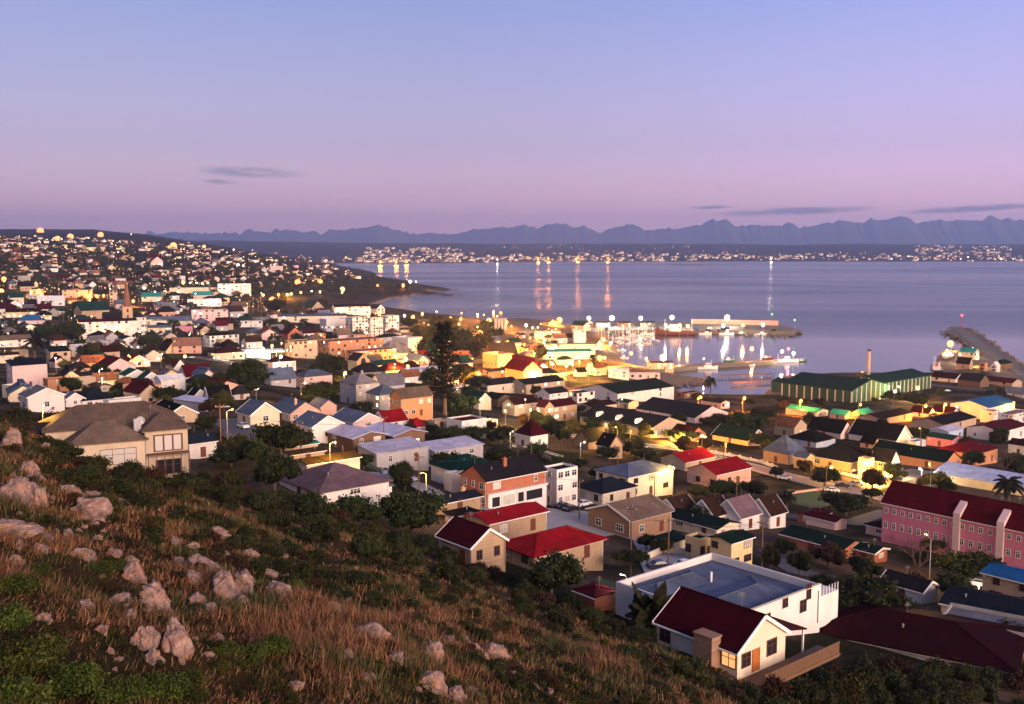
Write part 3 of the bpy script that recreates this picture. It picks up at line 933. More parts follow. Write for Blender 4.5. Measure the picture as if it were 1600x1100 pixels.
batch(1200, 550, 4, [
 ('low house with crimson hip roof and bright orange walls', 'orange', 'crimson', dict(nwin=2, lit=0),
  (1070, 1432, 552, 640, 712, 'B', 1.3, 'hip')),
 ('long house with dark green roof and orange end wall', 'orange', 'dkgreen', dict(nwin=2, lit=0.1),
  (650, 1200, 552, 690, 742, 'A', 2.6, 'gable')),
 ('old stone house with slate roof and yellow lit tower', 'yellow', 'dkgrey', dict(nwin=3, lit=0.5),
  (270, 620, 572, 690, 750, 'A', 1.3, 'hip'), (562, 660, 615, 668, 790, 'B', 1.0, 'flat'), (640, 820, 598, 690, 790, 'A', 1.2, 'gable')),
 ('stone house with slate roof and round topped window', 'stone', 'slate', dict(nwin=1, lit=0.1),
  (-30, 235, 520, 640, 705, 'A', 1.0, 'hip'), (160, 290, 620, 665, 735, 'A', 0.9, 'gable')),
 ('house with near black pyramid roof behind the slate roofs', 'paleblue', 'black', dict(nwin=2, lit=0.1),
  (120, 420, 485, 565, 600, 'A', 1.0, 'pyramid')),
 ('tan house with two white trimmed dormers', 'tan', 'rust', dict(nwin=1, lit=0.2, trim='trim_white'),
  (40, 240, 400, 470, 530, 'A', 1.1, 'gable')),
 ('dark roofed house with pale pointed gable between the dormers and the long dark roof', 'rose', 'black', dict(nwin=1, lit=0),
  (245, 530, 405, 508, 545, 'A', 1.7, 'gable')),
 ('long dark brown roof with white pointed gable', 'white', 'black', dict(nwin=1, lit=0, trim='trim_white'),
  (505, 895, 420, 552, 582, 'A', 1.8, 'gable')),
 ('small brick gable in front of the long dark roof', 'salmon', 'black', dict(nwin=1, lit=0),
  (575, 700, 525, 575, 605, 'A', 1.2, 'gable')),
 ('teal canopy with low pitched roof near the green shed', 'cream', 'teal', dict(nwin=2, lit=0.4),
  (110, 375, 345, 378, 405, 'A', 1.8, 'gable')),
 ('dark teal canopy beside the bright teal roof', 'grey', 'teal', dict(nwin=1, lit=0.2),
  (385, 530, 355, 400, 420, 'A', 1.2, 'gable')),
 ('bright teal roof at the end of the canopies', 'grey', 'teal', dict(nwin=1, lit=0.2),
  (505, 668, 350, 400, 425, 'B', 1.3, 'gable')),
 ('pale blue hall with bright blue roof', 'paleblue', 'blue', dict(nwin=3, lit=0.1),
  (1135, 1540, 270, 350, 425, 'B', 1.5, 'gable')),
 ('white cube building in front of the pale blue hall', 'white', 'grey', dict(nwin=2, lit=0.2),
  (1325, 1450, 360, 372, 445, 'B', 1.1, 'flat')),
 ('long white building with square openings by the road', 'white', 'grey', dict(nwin=6, lit=0.1),
  (1430, 1640, 372, 392, 450, 'B', 2.6, 'flat')),
 ('white house with broad crimson roof by the leafless tree', 'white', 'crimson', dict(nwin=2, lit=0.1),
  (1240, 1620, 430, 500, 560, 'B', 1.8, 'gable')),
 ('maroon roofed cottage with white gable below the street lamps', 'white', 'dkmaroon', dict(nwin=1, lit=0.2),
  (890, 1045, 335, 385, 410, 'A', 1.4, 'gable')),
 ('twin maroon roofed cottage next to the pale blue hall', 'white', 'dkmaroon', dict(nwin=1, lit=0.2),
  (1020, 1195, 332, 385, 415, 'A', 1.4, 'gable')),
 ('dark brown roofed house under the maroon cottages', 'tan', 'black', dict(nwin=1, lit=0.2),
  (895, 1300, 395, 455, 490, 'B', 2.0, 'gable')),
 ('dark roofed row house behind the long dark roof', 'tan', 'black', dict(nwin=2, lit=0.1),
  (560, 900, 370, 420, 450, 'B', 2.4, 'gable')),
 ('pale grey flat house by the crimson roof', 'paleblue', 'lilac', dict(nwin=2, lit=0.1),
  (1010, 1220, 480, 500, 550, 'B', 1.6, 'gable')),
 ('small house with green roof and pink gable behind the orange house', 'pink', 'green', dict(nwin=1, lit=0),
  (990, 1215, 505, 550, 600, 'A', 1.2, 'gable')),
 ('low blue walled shed behind the green roof', 'paleblue', 'slate', dict(nwin=1, lit=0),
  (860, 985, 545, 562, 595, 'B', 1.8, 'flat')),
 ('white cottage at the frame edge below the crimson roof', 'white', 'dkmaroon', dict(nwin=1, lit=0),
  (1500, 1680, 540, 590, 650, 'A', 1.0, 'gable')),
 ('maroon roofed boat works with white gable by the breakwater', 'white', 'dkmaroon', dict(nwin=2, lit=0),
  (1015, 1225, 122, 170, 192, 'A', 1.4, 'gable')),
 ('dark open workshop beside the boat works', 'brown', 'dkgrey', dict(windows=False),
  (1185, 1380, 130, 185, 225, 'A', 1.2, 'gable')),
 ('tan workshop with crimson roof and white arched gable', 'tan', 'crimson', dict(nwin=2, lit=0),
  (1330, 1585, 150, 195, 232, 'A', 1.4, 'gable')),
 ('grey roofed cottage above the pale blue hall', 'white', 'grey', dict(nwin=1, lit=0),
  (1470, 1640, 215, 265, 290, 'A', 1.3, 'gable')),
 ('teal roofed quay office at the root of the breakwater', 'cream', 'teal', dict(nwin=3, lit=0.5),
  (1190, 1320, -30, 5, 50, 'A', 1.5, 'gable')),
 ('dark red roofed slipway shed', 'tan', 'dkmaroon', dict(nwin=1, lit=0.2),
  (1175, 1280, 30, 75, 105, 'A', 1.8, 'gable')),
 ('small orange store on the slipway', 'orange', 'rust', dict(nwin=1, lit=0.2),
  (1320, 1370, 65, 70, 120, 'B', 1.0, 'flat')),
 ('round ended white shelter on the slipway', 'white', 'white', dict(nwin=1, lit=0),
  (1390, 1450, 60, 90, 125, 'B', 1.3, 'gable')),
 ('dark pavilion roof on the slipway yard', 'brown', 'dkgreen', dict(windows=False),
  (1400, 1530, 45, 75, 110, 'B', 1.6, 'hip')),
 ('low red roofed shed beside the terrace palm', 'brick', 'crimson', dict(nwin=1, lit=0),
  (185, 385, 1008, 1050, 1085, 'B', 1.5, 'gable')),
 ('low pinkish carport below the red roofed shed', 'rose', 'crimson', dict(windows=False),
  (235, 490, 1060, 1085, 1115, 'A', 1.6, 'gable')),
 ('pale blue vaulted tent roof with lit edge behind the pink hotel', 'cream', 'skyblue', dict(windows=False),
  (1055, 1760, 752, 850, 905, 'A', 1.7, 'gable', {'ov': 1.0})),
 ('maroon lean-to house in front of the pink hotel', 'rose', 'dkmaroon', dict(nwin=2, lit=0),
  (610, 1090, 1055, 1185, 1215, 'A', 1.7, 'hip')),
])
# --- bottom right
batch(800, 825, 4, [
 ('cream house with maroon gable roof, orange door and timber deck', 'cream', 'maroon', dict(trim='trim_white', windows=False),
  (910, 1705, 384, 770, 945, 'A', 1.3, 'gable', {'ov': 0.3})),
 ('white parapet building with sunken slate blue roof', 'white', 'slate', dict(windows=False),
  (648, 1926, 420, 578, 735, 'B', 1.1, 'flat', {'deck': 1.0})),
 ('cream garage house with brown garage door and stepped gable', 'yellow', 'dkgreen', dict(nwin=2, lit=0, win='brown'),
  (1080, 1250, 55, 70, 200, 'B', 1.0, 'flat'), (1235, 1500, 40, 95, 270, 'B', 1.3, 'gable')),
 ('low carport with dark green roof beside the cream garage house', 'cream', 'dkgreen', dict(windows=False),
  (890, 1090, 70, 100, 160, 'B', 1.6, 'shed')),
 ('long dark green roofed building behind the cream garage house', 'cream', 'dkgreen', dict(nwin=2, lit=0),
  (970, 1420, -60, 10, 70, 'A', 1.8, 'gable')),
 ('small maroon hip roofed pavilion on the lawn', 'brick', 'maroon', dict(windows=False),
  (395, 640, 388, 450, 520, 'A', 1.0, 'hip')),
])
batch(1200, 825, 4, [
 ('big house under a dark maroon hip roof at the hill foot', 'concrete', 'dkmaroon', dict(nwin=2, lit=0),
  (230, 1600, 672, 900, 990, -32, 1.6, 'hip', {'ov': 0.6})),
 ('flat concrete building with roof beams beside the big maroon roof', 'concrete', 'grey', dict(nwin=2, lit=0),
  (1065, 1780, 655, 690, 890, -35, 1.9, 'flat')),
 ('low building with wide flat navy roof behind the concrete beams', 'stone', 'navy', dict(nwin=2, lit=0.1),
  (1080, 1790, 468, 600, 700, -38, 1.5, 'gable')),
 ('tan stone building with bright blue roof at the frame edge', 'stone', 'blue', dict(nwin=2, lit=0, win='brown'),
  (1335, 1800, 262, 368, 540, 'A', 1.5, 'gable')),
 ('small house with blue hip roof among trees', 'white', 'blue', dict(nwin=1, lit=0),
  (500, 812, 487, 600, 650, 'A', 1.4, 'hip')),
 ('white gabled house with dark grey roof among trees', 'white', 'dkgrey', dict(nwin=1, lit=0, trim='trim_white'),
  (705, 1055, 268, 400, 478, 'A', 1.5, 'gable')),
 ('long dark green roof above the red brick gable', 'brick', 'dkgreen', dict(nwin=1, lit=0),
  (80, 600, 0, 165, 195, 'A', 1.8, 'gable')),
 ('red brick cottage with white gable trim beside dark green roof', 'brick', 'dkgreen', dict(nwin=1, lit=0, trim='trim_white'),
  (540, 745, 100, 175, 220, 'A', 0.9, 'gable')),
 ('tiny white chapel gable with finial beside the pink hotel', 'rose', 'dkmaroon', dict(nwin=1, lit=0, trim='trim_white'),
  (1245, 1365, 72, 120, 150, 'A', 1.1, 'gable')),
])
# --- the far town
batch(0, 330, 4, [
 ('long white building with lit floors and white corner tower beside the church', 'white', 'maroon', dict(nwin=8, lit=0.35),
  (488, 860, 682, 695, 800, 28, 3.2, 'gable'), (850, 918, 660, 668, 790, 28, 1.0, 'flat')),
 ('brown stone church nave with pitched roof', 'stone', 'dkgrey', dict(nwin=1, lit=0), (640, 775, 628, 680, 720, 28, 1.6, 'gable')),
 ('long salmon block of flats on the slope', 'salmon', 'salmon', dict(nwin=5, lit=0.2), (390, 580, 488, 495, 555, 20, 3.0, 'flat')),
 ('beige tower building with domed top behind the church', 'tan', 'tan', dict(nwin=2, lit=0.2), (688, 735, 478, 495, 595, 20, 1.0, 'pyramid')),
 ('pale apartment block on the ridge above the shops', 'white', 'grey', dict(nwin=8, lit=0.25), (1362, 1570, 448, 455, 525, 15, 3.0, 'flat')),
 ('long low white apartment row below the ridge', 'cream', 'grey', dict(nwin=8, lit=0.3), (1060, 1370, 468, 480, 510, 15, 5.0, 'flat')),
 ('low white building with flat roof in the centre', 'white', 'grey', dict(nwin=6, lit=0.3), (1170, 1385, 545, 552, 592, 20, 3.0, 'flat')),
 ('small bright teal roof behind the low white building', 'cream', 'teal', dict(nwin=3, lit=0.3), (1205, 1335, 500, 525, 548, 20, 2.6, 'gable')),
 ('small lit building with teal roof behind the white tower', 'cream', 'teal', dict(nwin=3, lit=0.5), (885, 1010, 508, 535, 565, 20, 1.8, 'gable')),
 ('wide flat grey roofed supermarket', 'rose', 'grey', dict(nwin=6, lit=0.2), (1195, 1425, 592, 620, 695, 20, 2.4, 'flat')),
 ('long yellow lit veranda with dark red roof', 'yellow', 'dkmaroon', dict(nwin=6, lit=0.7), (35, 262, 605, 632, 665, 20, 3.0, 'gable')),
 ('house with vivid blue hip roof', 'rose', 'blue', dict(nwin=2, lit=0.1), (110, 285, 648, 685, 705, 20, 1.8, 'hip')),
 ('white gabled hall with dark roof at the frame edge', 'white', 'black', dict(nwin=2, lit=0.1), (0, 140, 552, 582, 612, -40, 1.4, 'gable')),
 ('wide white gabled hall above the lit veranda', 'white', 'white', dict(nwin=3, lit=0.1), (230, 405, 528, 560, 592, 30, 2.2, 'gable')),
 ('big salmon roofed church hall', 'salmon', 'salmon', dict(nwin=2, lit=0.1), (1080, 1260, 788, 845, 890, 20, 1.6, 'gable')),
 ('orange lit gable in front of the salmon roofed hall', 'yellow', 'dkmaroon', dict(nwin=1, lit=0.2), (985, 1150, 795, 880, 890, 'A', 1.2, 'gable')),
 ('two storey white building with dark hip roof beside the petrol station', 'white', 'black', dict(nwin=5, lit=0), (1268, 1495, 755, 780, 850, 'B', 1.8, 'hip')),
 ('brown roofed restaurant in front of the petrol station', 'tan', 'dkmaroon', dict(nwin=4, lit=0.4), (1300, 1530, 850, 890, 930, 'B', 1.8, 'hip')),
 ('white flat shop with navy roof beside the grey supermarket', 'white', 'navy', dict(nwin=5, lit=0.2), (1490, 1640, 665, 690, 725, 20, 2.6, 'flat')),
 ('pale pink shop front lit by a green sign', 'pink', 'lilac', dict(nwin=2, lit=0.5), (1095, 1205, 710, 725, 765, 20, 1.6, 'flat')),
 ('pale shop with slate roof beside the pink shop front', 'cream', 'slate', dict(nwin=3, lit=0.3), (925, 1075, 710, 730, 775, 20, 2.0, 'gable')),
 ('long slate blue roofed store behind the pink shop front', 'cream', 'slate', dict(nwin=4, lit=0.2), (930, 1200, 655, 690, 715, 20, 3.0, 'gable')),
 ('white gable with small navy roof before the long lit building', 'white', 'navy', dict(nwin=1, lit=0), (735, 865, 775, 800, 840, 'A', 1.2, 'gable')),
 ('black roofed house before the long lit building', 'white', 'black', dict(nwin=2, lit=0.2), (545, 705, 748, 785, 820, 'A', 1.3, 'hip')),
 ('tan square house with flat roof under the date palm', 'tan', 'dkgreen', dict(nwin=2, lit=0.1), (290, 442, 845, 880, 955, 'B', 1.2, 'shed')),
 ('cream hall with pale barrel roof beside the tan square house', 'cream', 'cream' if 'cream' in ROOFS else 'white', dict(nwin=2, lit=0), (430, 565, 828, 870, 910, 'B', 1.4, 'gable')),
 ('brown maroon roof house above the green roof', 'tan', 'dkmaroon', dict(nwin=2, lit=0), (560, 750, 835, 885, 920, 'B', 1.7, 'gable')),
 ('house with plain green hip roof above the crimson roof', 'grey', 'green', dict(nwin=1, lit=0), (545, 690, 880, 920, 945, 'B', 1.5, 'hip')),
 ('white cottage row under the date palm', 'white', 'tan', dict(nwin=4, lit=0.1), (-30, 200, 770, 810, 850, 'B', 2.2, 'gable')),
 ('small white cottage with slate roof below the vivid blue roof', 'white', 'slate', dict(nwin=2, lit=0.2), (110, 240, 700, 735, 765, 'A', 1.2, 'gable')),
 ('pale flat house among dark trees by two lamps', 'rose', 'tan', dict(nwin=2, lit=0.2), (355, 475, 745, 755, 785, 'B', 1.6, 'flat')),
 ('low cream row at the frame edge above the tall pink house', 'cream', 'brown', dict(nwin=4, lit=0.4), (-60, 125, 880, 905, 950, 'B', 2.0, 'gable')),
])
batch(400, 330, 4, [
 ('long orange brick office block with rows of dark windows', 'orange', 'salmon', dict(nwin=9, lit=0.2),
  (378, 800, 805, 815, 905, 'B', 2.4, 'flat'), (540, 880, 865, 878, 945, 'B', 2.2, 'flat'), (365, 435, 755, 765, 830, 'B', 1.0, 'flat'), (590, 712, 765, 775, 830, 'B', 1.4, 'flat')),
 ('brown flat roofed shopping block beside the orange office block', 'tan', 'brown', dict(nwin=5, lit=0.2), (180, 385, 805, 815, 915, 'B', 1.4, 'flat')),
 ('stone chapel with arched window in its gable', 'stone', 'dkgrey', dict(windows=False, trim='trim_white'), (575, 712, 882, 935, 1012, 'A', 1.2, 'gable')),
 ('long green roofed hall beside the stone chapel', 'cream', 'green', dict(nwin=3, lit=0.3), (695, 890, 925, 965, 990, 'B', 2.0, 'gable')),
 ('white stepped apartment block at the waterfront, first from the hill', 'white', 'tan', dict(nwin=5, lit=0.15), (560, 700, 655, 665, 780, 'B', 1.3, 'flat')),
 ('white stepped apartment block at the waterfront, in the middle', 'white', 'tan', dict(nwin=5, lit=0.15), (680, 795, 660, 668, 785, 'B', 1.3, 'flat')),
 ('white stepped apartment block at the waterfront, next to the lit square', 'white', 'tan', dict(nwin=5, lit=0.15), (775, 895, 645, 655, 770, 'B', 1.4, 'flat')),
 ('long white lit museum with gables above the beach', 'white', 'black', dict(nwin=6, lit=0.5), (475, 715, 578, 600, 645, 25, 3.4, 'gable')),
 ('white gable with tower beside the museum', 'white', 'dkgrey', dict(nwin=2, lit=0.4), (700, 805, 580, 610, 640, -40, 1.2, 'gable')),
 ('big green pitched roof above the beach', 'tan', 'green', dict(nwin=2, lit=0), (285, 425, 558, 605, 615, 'A', 1.6, 'gable')),
 ('long slate blue roofed market hall', 'cream', 'slate', dict(nwin=6, lit=0.3), (135, 570, 638, 660, 690, 15, 4.5, 'gable')),
 ('white tent roof beside the market hall', 'white', 'white', dict(nwin=1, lit=0.2), (410, 505, 665, 690, 720, 15, 1.8, 'gable')),
 ('red roofed brick house with white gable', 'brick', 'crimson', dict(nwin=2, lit=0.1, trim='trim_white'), (145, 290, 720, 770, 810, 'A', 1.2, 'gable')),
 ('row of maroon roofs behind the orange office block', 'white', 'maroon', dict(nwin=3, lit=0.1), (270, 400, 735, 765, 790, 'B', 1.8, 'gable')),
 ('white shop row with grey roof at the street corner', 'white', 'grey', dict(nwin=4, lit=0.3), (-20, 85, 660, 685, 705, 15, 2.0, 'gable')),
 ('white apartment house with dark balconies below the stepped blocks', 'white', 'dkgrey', dict(nwin=3, lit=0.1), (740, 920, 765, 790, 845, 'B', 1.8, 'hip')),
 ('long dark roofed railway shed by the orange lamps', 'brown', 'dkgrey', dict(nwin=4, lit=0.3), (1420, 1640, 815, 920, 965, 'B', 2.6, 'gable')),
 ('low flat shed lit orange beside the railway shed', 'tan', 'dkgrey', dict(nwin=3, lit=0.4), (1400, 1620, 975, 1005, 1045, 'B', 2.4, 'gable')),
 ('dark roofed long house in front of the railway shed', 'cream', 'dkgrey', dict(nwin=3, lit=0.4), (1370, 1640, 1035, 1090, 1130, 'B', 2.0, 'gable')),
 ('maroon roofed house beside the railway lamps', 'white', 'dkmaroon', dict(nwin=2, lit=0.2), (1200, 1345, 955, 1000, 1040, 'B', 1.6, 'gable')),
])
batch(800, 330, 4, [
 ('long grey harbour hall with turquoise fascia and white canopies', 'grey', 'grey', dict(nwin=6, lit=0.3), (195, 520, 815, 835, 895, 8, 3.2, 'flat')),
 ('lower turquoise banded fish restaurant in front of the harbour hall', 'white', 'teal', dict(nwin=6, lit=0.4), (195, 500, 865, 880, 925, 8, 3.0, 'gable')),
 ('tall white boxy harbour building', 'white', 'white', dict(nwin=2, lit=0), (375, 462, 740, 745, 822, 8, 1.3, 'flat')),
 ('navy roofed boat shed beside the white boxy building', 'white', 'navy', dict(nwin=1, lit=0.2), (290, 380, 765, 790, 815, 8, 1.6, 'gable')),
 ('white boat store behind the harbour hall', 'white', 'white', dict(nwin=3, lit=0.4), (140, 300, 750, 770, 800, 8, 2.4, 'gable')),
 ('yellow lit quay shed beside the trawler berth', 'yellow', 'tan', dict(nwin=4, lit=0.5), (850, 1010, 935, 950, 990, 5, 2.2, 'gable')),
 ('white striped awning shed on the quay', 'white', 'white', dict(nwin=2, lit=0.3), (600, 730, 985, 1005, 1040, 5, 2.2, 'gable')),
 ('long pale flat roofed store on the near quay', 'rose', 'rust', dict(nwin=4, lit=0.2), (720, 925, 1000, 1012, 1045, 3, 4.0, 'flat')),
 ('dark green domed kiosk roof by the orange road', 'tan', 'dkgreen', dict(nwin=2, lit=0.3), (90, 290, 980, 1015, 1040, 8, 2.0, 'hip')),
 ('small dark green hip roofed cafe by the harbour hall', 'cream', 'dkgreen', dict(nwin=3, lit=0.7), (275, 385, 905, 930, 960, 8, 1.6, 'hip')),
])
# ------------------------------------------------------------------ land, sea
def build_land():
    ang = np.concatenate([np.linspace(-3.2, -0.9, 24)[:-1], np.linspace(-0.9, 0.9, 460), np.linspace(0.9, 3.2, 24)[1:]])
    Y = np.concatenate([np.linspace(-60, 4, 10)[:-1], np.exp(np.linspace(math.log(4.0), math.log(150.0 * S), 210))[:-1],
                        np.exp(np.linspace(math.log(150.0 * S), math.log(1400 * S), 170))[:-1], np.exp(np.linspace(math.log(1400 * S), math.log(30000.0), 120))])
    A, YY = np.meshgrid(ang, Y)
    X = A * np.maximum(YY, 30.0)
    Z = H(X, YY)
    Z = np.where(YY < 6, np.minimum(Z, CAMZ - 2.0), Z)
    n, m = X.shape
    V = np.stack([X, YY, Z], -1).reshape(-1, 3)
    i = np.arange(n * m).reshape(n, m)
    q = np.stack([i[:-1, :-1], i[:-1, 1:], i[1:, 1:], i[1:, :-1]], -1).reshape(-1)
    # what covers the ground (albedo only)
    hp = hill_part(X, YY, False)
    hill = np.clip((hp - interp2(np.clip(800 + F * X / np.maximum(YY, 20), -600, 2200), np.log(np.maximum(YY, 40 * S)))) / 3 + 0.6, 0, 1) * (YY < 190 * S)
    n1 = fbm(X / 14, YY / 14, 40, 4); n2 = fbm(X / 60, YY / 60, 50, 4)
    def C(c): return np.array(c)[None, None, :]
    def mix(a, b, t): return a * (1 - t[..., None]) + b * t[..., None]
    soil = mix(C((0.05, 0.028, 0.016)), C((0.025, 0.022, 0.008)), np.clip(0.5 + n1 * 1.4, 0, 1))
    town = mix(C((0.012, 0.014, 0.006)), C((0.085, 0.060, 0.043)), np.clip(0.42 + n1 * 2.2, 0, 1))
    farc = mix(C((0.012, 0.011, 0.007)), C((0.03, 0.021, 0.015)), np.clip(0.5 + n2 * 1.6, 0, 1))
    harb = C((0.17, 0.14, 0.11))
    low = np.clip((7.5 - Z) / 3, 0, 1) * (YY < 1200 * S) * (X > -300)
    col = mix(town, harb + town * 0.0, low)
    col = mix(col, farc, np.clip((YY - 1100 * S) / (500 * S), 0, 1))
    beach = np.clip((3.2 - Z) / 1.2, 0, 1) * (YY > 1200 * S) * (YY < 1900 * S)
    col = mix(col, C((0.32, 0.21, 0.15)) + 0 * col, beach)
    fb = np.clip((4.5 - Z) / 2, 0, 1) * (YY > 5000 * S)
    col = mix(col, C((0.20, 0.13, 0.10)) + 0 * col, fb)
    col = mix(col, soil, hill)
    rgba = np.concatenate([col, np.ones(col.shape[:2] + (1,))], -1).reshape(-1, 4)
    m_, nt, b = new_mat('ground')
    at = N(nt, 'ShaderNodeAttribute', attribute_name='cover')
    tc = N(nt, 'ShaderNodeNewGeometry')
    n1 = N(nt, 'ShaderNodeTexNoise', i_Scale=0.8, i_Detail=9.0, i_Roughness=0.7)
    nt.links.new(tc.outputs['Position'], n1.inputs['Vector'])
    g = ramp(nt, n1.outputs['Fac'], [(0.25, (0.35, 0.36, 0.33)), (0.75, (1.6, 1.5, 1.45))])
    c = mixcol(nt, 1.0, at.outputs['Color'], g, 'MULTIPLY')
    nt.links.new(c, b.inputs['Base Color'])
    b.inputs['Roughness'].default_value = 0.95
    b.inputs['Specular IOR Level'].default_value = 0.02
    bp = N(nt, 'ShaderNodeBump', i_Strength=0.6, i_Distance=0.25)
    nt.links.new(n1.outputs['Fac'], bp.inputs['Height']); nt.links.new(bp.outputs[0], b.inputs['Normal'])
    me = mesh_np('ground', V, q, np.full(len(q) // 4, 4), m_, True, {'cover': ('POINT', 'FLOAT_COLOR', rgba)})
    tag(link('ground', me), kind='structure')

def build_sea():
    m, nt, b = new_mat('sea_water')
    b.inputs['Base Color'].default_value = (0.012, 0.020, 0.045, 1)
    b.inputs['IOR'].default_value = 1.33
    b.inputs['Specular IOR Level'].default_value = 0.4
    b.inputs['Specular Tint'].default_value = (0.38, 0.46, 0.74, 1)
    g = N(nt, 'ShaderNodeNewGeometry')
    # calm slicks and ruffled lanes drawn out along the wind
    mp = N(nt, 'ShaderNodeMapping'); mp.inputs['Scale'].default_value = (0.00050, 0.00135, 1); mp.inputs['Rotation'].default_value = (0, 0, 0.16)
    nt.links.new(g.outputs['Position'], mp.inputs[0])
    n1 = N(nt, 'ShaderNodeTexNoise', i_Scale=1.0, i_Detail=3.0, i_Roughness=0.5, i_Distortion=1.2)
    nt.links.new(mp.outputs[0], n1.inputs['Vector'])
    far = N(nt, 'ShaderNodeSeparateXYZ'); nt.links.new(g.outputs['Position'], far.inputs[0])
    lane = ramp(nt, n1.outputs['Fac'], [(0.36, (0, 0, 0)), (0.66, (1, 1, 1))])
    # the basin behind the quay is sheltered
    sh = N(nt, 'ShaderNodeMapRange'); sh.inputs[1].default_value = 880 * S; sh.inputs[2].default_value = 1080 * S
    nt.links.new(far.outputs['Y'], sh.inputs[0])
    mr = N(nt, 'ShaderNodeMapRange'); mr.inputs[3].default_value = 0.06; mr.inputs[4].default_value = 0.20
    nt.links.new(lane, mr.inputs[0])
    mm = N(nt, 'ShaderNodeMath', operation='MULTIPLY'); nt.links.new(mr.outputs[0], mm.inputs[0]); nt.links.new(sh.outputs[0], mm.inputs[1])
    ad = N(nt, 'ShaderNodeMath', operation='ADD'); nt.links.new(mm.outputs[0], ad.inputs[0]); ad.inputs[1].default_value = 0.07
    nt.links.new(ad.outputs[0], b.inputs['Roughness'])
    w1 = N(nt, 'ShaderNodeTexNoise', i_Scale=0.12, i_Detail=6.0, i_Roughness=0.6)
    nt.links.new(g.outputs['Position'], w1.inputs['Vector'])
    st = N(nt, 'ShaderNodeMapRange'); st.inputs[3].default_value = 0.05; st.inputs[4].default_value = 0.75
    la = N(nt, 'ShaderNodeMath', operation='MULTIPLY_ADD'); nt.links.new(lane, la.inputs[0]); la.inputs[1].default_value = 0.6; la.inputs[2].default_value = 0.4
    ml = N(nt, 'ShaderNodeMath', operation='MULTIPLY'); nt.links.new(la.outputs[0], ml.inputs[0]); nt.links.new(sh.outputs[0], ml.inputs[1])
    nt.links.new(ml.outputs[0], st.inputs[0])
    bp = N(nt, 'ShaderNodeBump', i_Distance=3.2)
    nt.links.new(st.outputs[0], bp.inputs['Strength'])
    nt.links.new(w1.outputs['Fac'], bp.inputs['Height']); nt.links.new(bp.outputs[0], b.inputs['Normal'])
    xs = [-9000, -2000, 0, 2000, 9000, 36000]; ys = [500 * S, 1000 * S, 2000, 5000, 12500]
    V = [(x, y, 0.0) for y in ys for x in xs]
    nx = len(xs)
    Fc = [(j * nx + i, j * nx + i + 1, (j + 1) * nx + i + 1, (j + 1) * nx + i) for j in range(len(ys) - 1) for i in range(nx - 1)]
    tag(link('sea', mesh('sea', V, Fc, m)), kind='structure')

def build_mountains():
    prof = [(-300, 372), (-50, 368), (300, 366), (400, 362), (500, 364), (530, 362), (560, 358), (585, 356), (600, 352), (612, 357), (630, 365), (700, 368), (730, 360), (770, 357), (825, 355), (840, 357),
            (876, 350), (897, 358), (910, 356), (935, 364), (955, 359), (977, 354), (990, 355), (1005, 359), (1035, 356), (1060, 357), (1080, 352), (1110, 346), (1132, 343), (1150, 352), (1165, 354),
            (1180, 352), (1205, 354), (1230, 351), (1255, 354), (1285, 348), (1307, 344), (1325, 350), (1347, 346), (1365, 347), (1385, 342), (1410, 342), (1430, 349), (1450, 343), (1485, 344), (1505, 347),
            (1525, 344), (1540, 339), (1560, 345), (1580, 344), (1620, 342), (1680, 347), (1800, 341), (2000, 345), (2300, 350)]
    pa = np.array(prof, float)
    D = 30000.0
    px = np.linspace(-500, 2400, 1100)
    crest = np.array([z_at_row(D, r) for r in np.interp(px, pa[:, 0], pa[:, 1])])
    crest = crest + fbm(px / 14.0, px * 0, 70, 4) * 120 + np.abs(fbm(px / 6.0, px * 0 + 3, 74, 3)) * 90
    t = np.linspace(0, 1, 34)
    P, T = np.meshgrid(px, t)
    Yd = 20500 + (D - 20500) * T
    X = (P - 800) / F * D * (0.72 + 0.28 * T)
    ridge = 1 - np.abs(fbm(P / 26.0 + T * 1.5, T * 3.0, 80, 4)) * 1.2
    Z = crest[None, :] * (T ** 1.4) * (0.80 + 0.20 * ridge * (1 - T) + 0.20 * T) + 40 * (1 - T)
    n, m = X.shape
    Xb = np.vstack([X, X[-1:] * 1.05]); Yb = np.vstack([Yd, Yd[-1:] + 2500]); Zb = np.vstack([Z, Z[-1:] * 0 - 5])
    n = n + 1
    V = np.stack([Xb, Yb, Zb], -1).reshape(-1, 3)
    i = np.arange(n * m).reshape(n, m)
    q = np.stack([i[:-1, :-1], i[:-1, 1:], i[1:, 1:], i[1:, :-1]], -1).reshape(-1)
    mt = plain('mountain_slope', (0.10, 0.09, 0.075), 0.95, var=0.4, scale=0.0015)
    tag(link('mountains', mesh_np('mountains', V, q, np.full(len(q) // 4, 4), mt, True)), kind='structure')

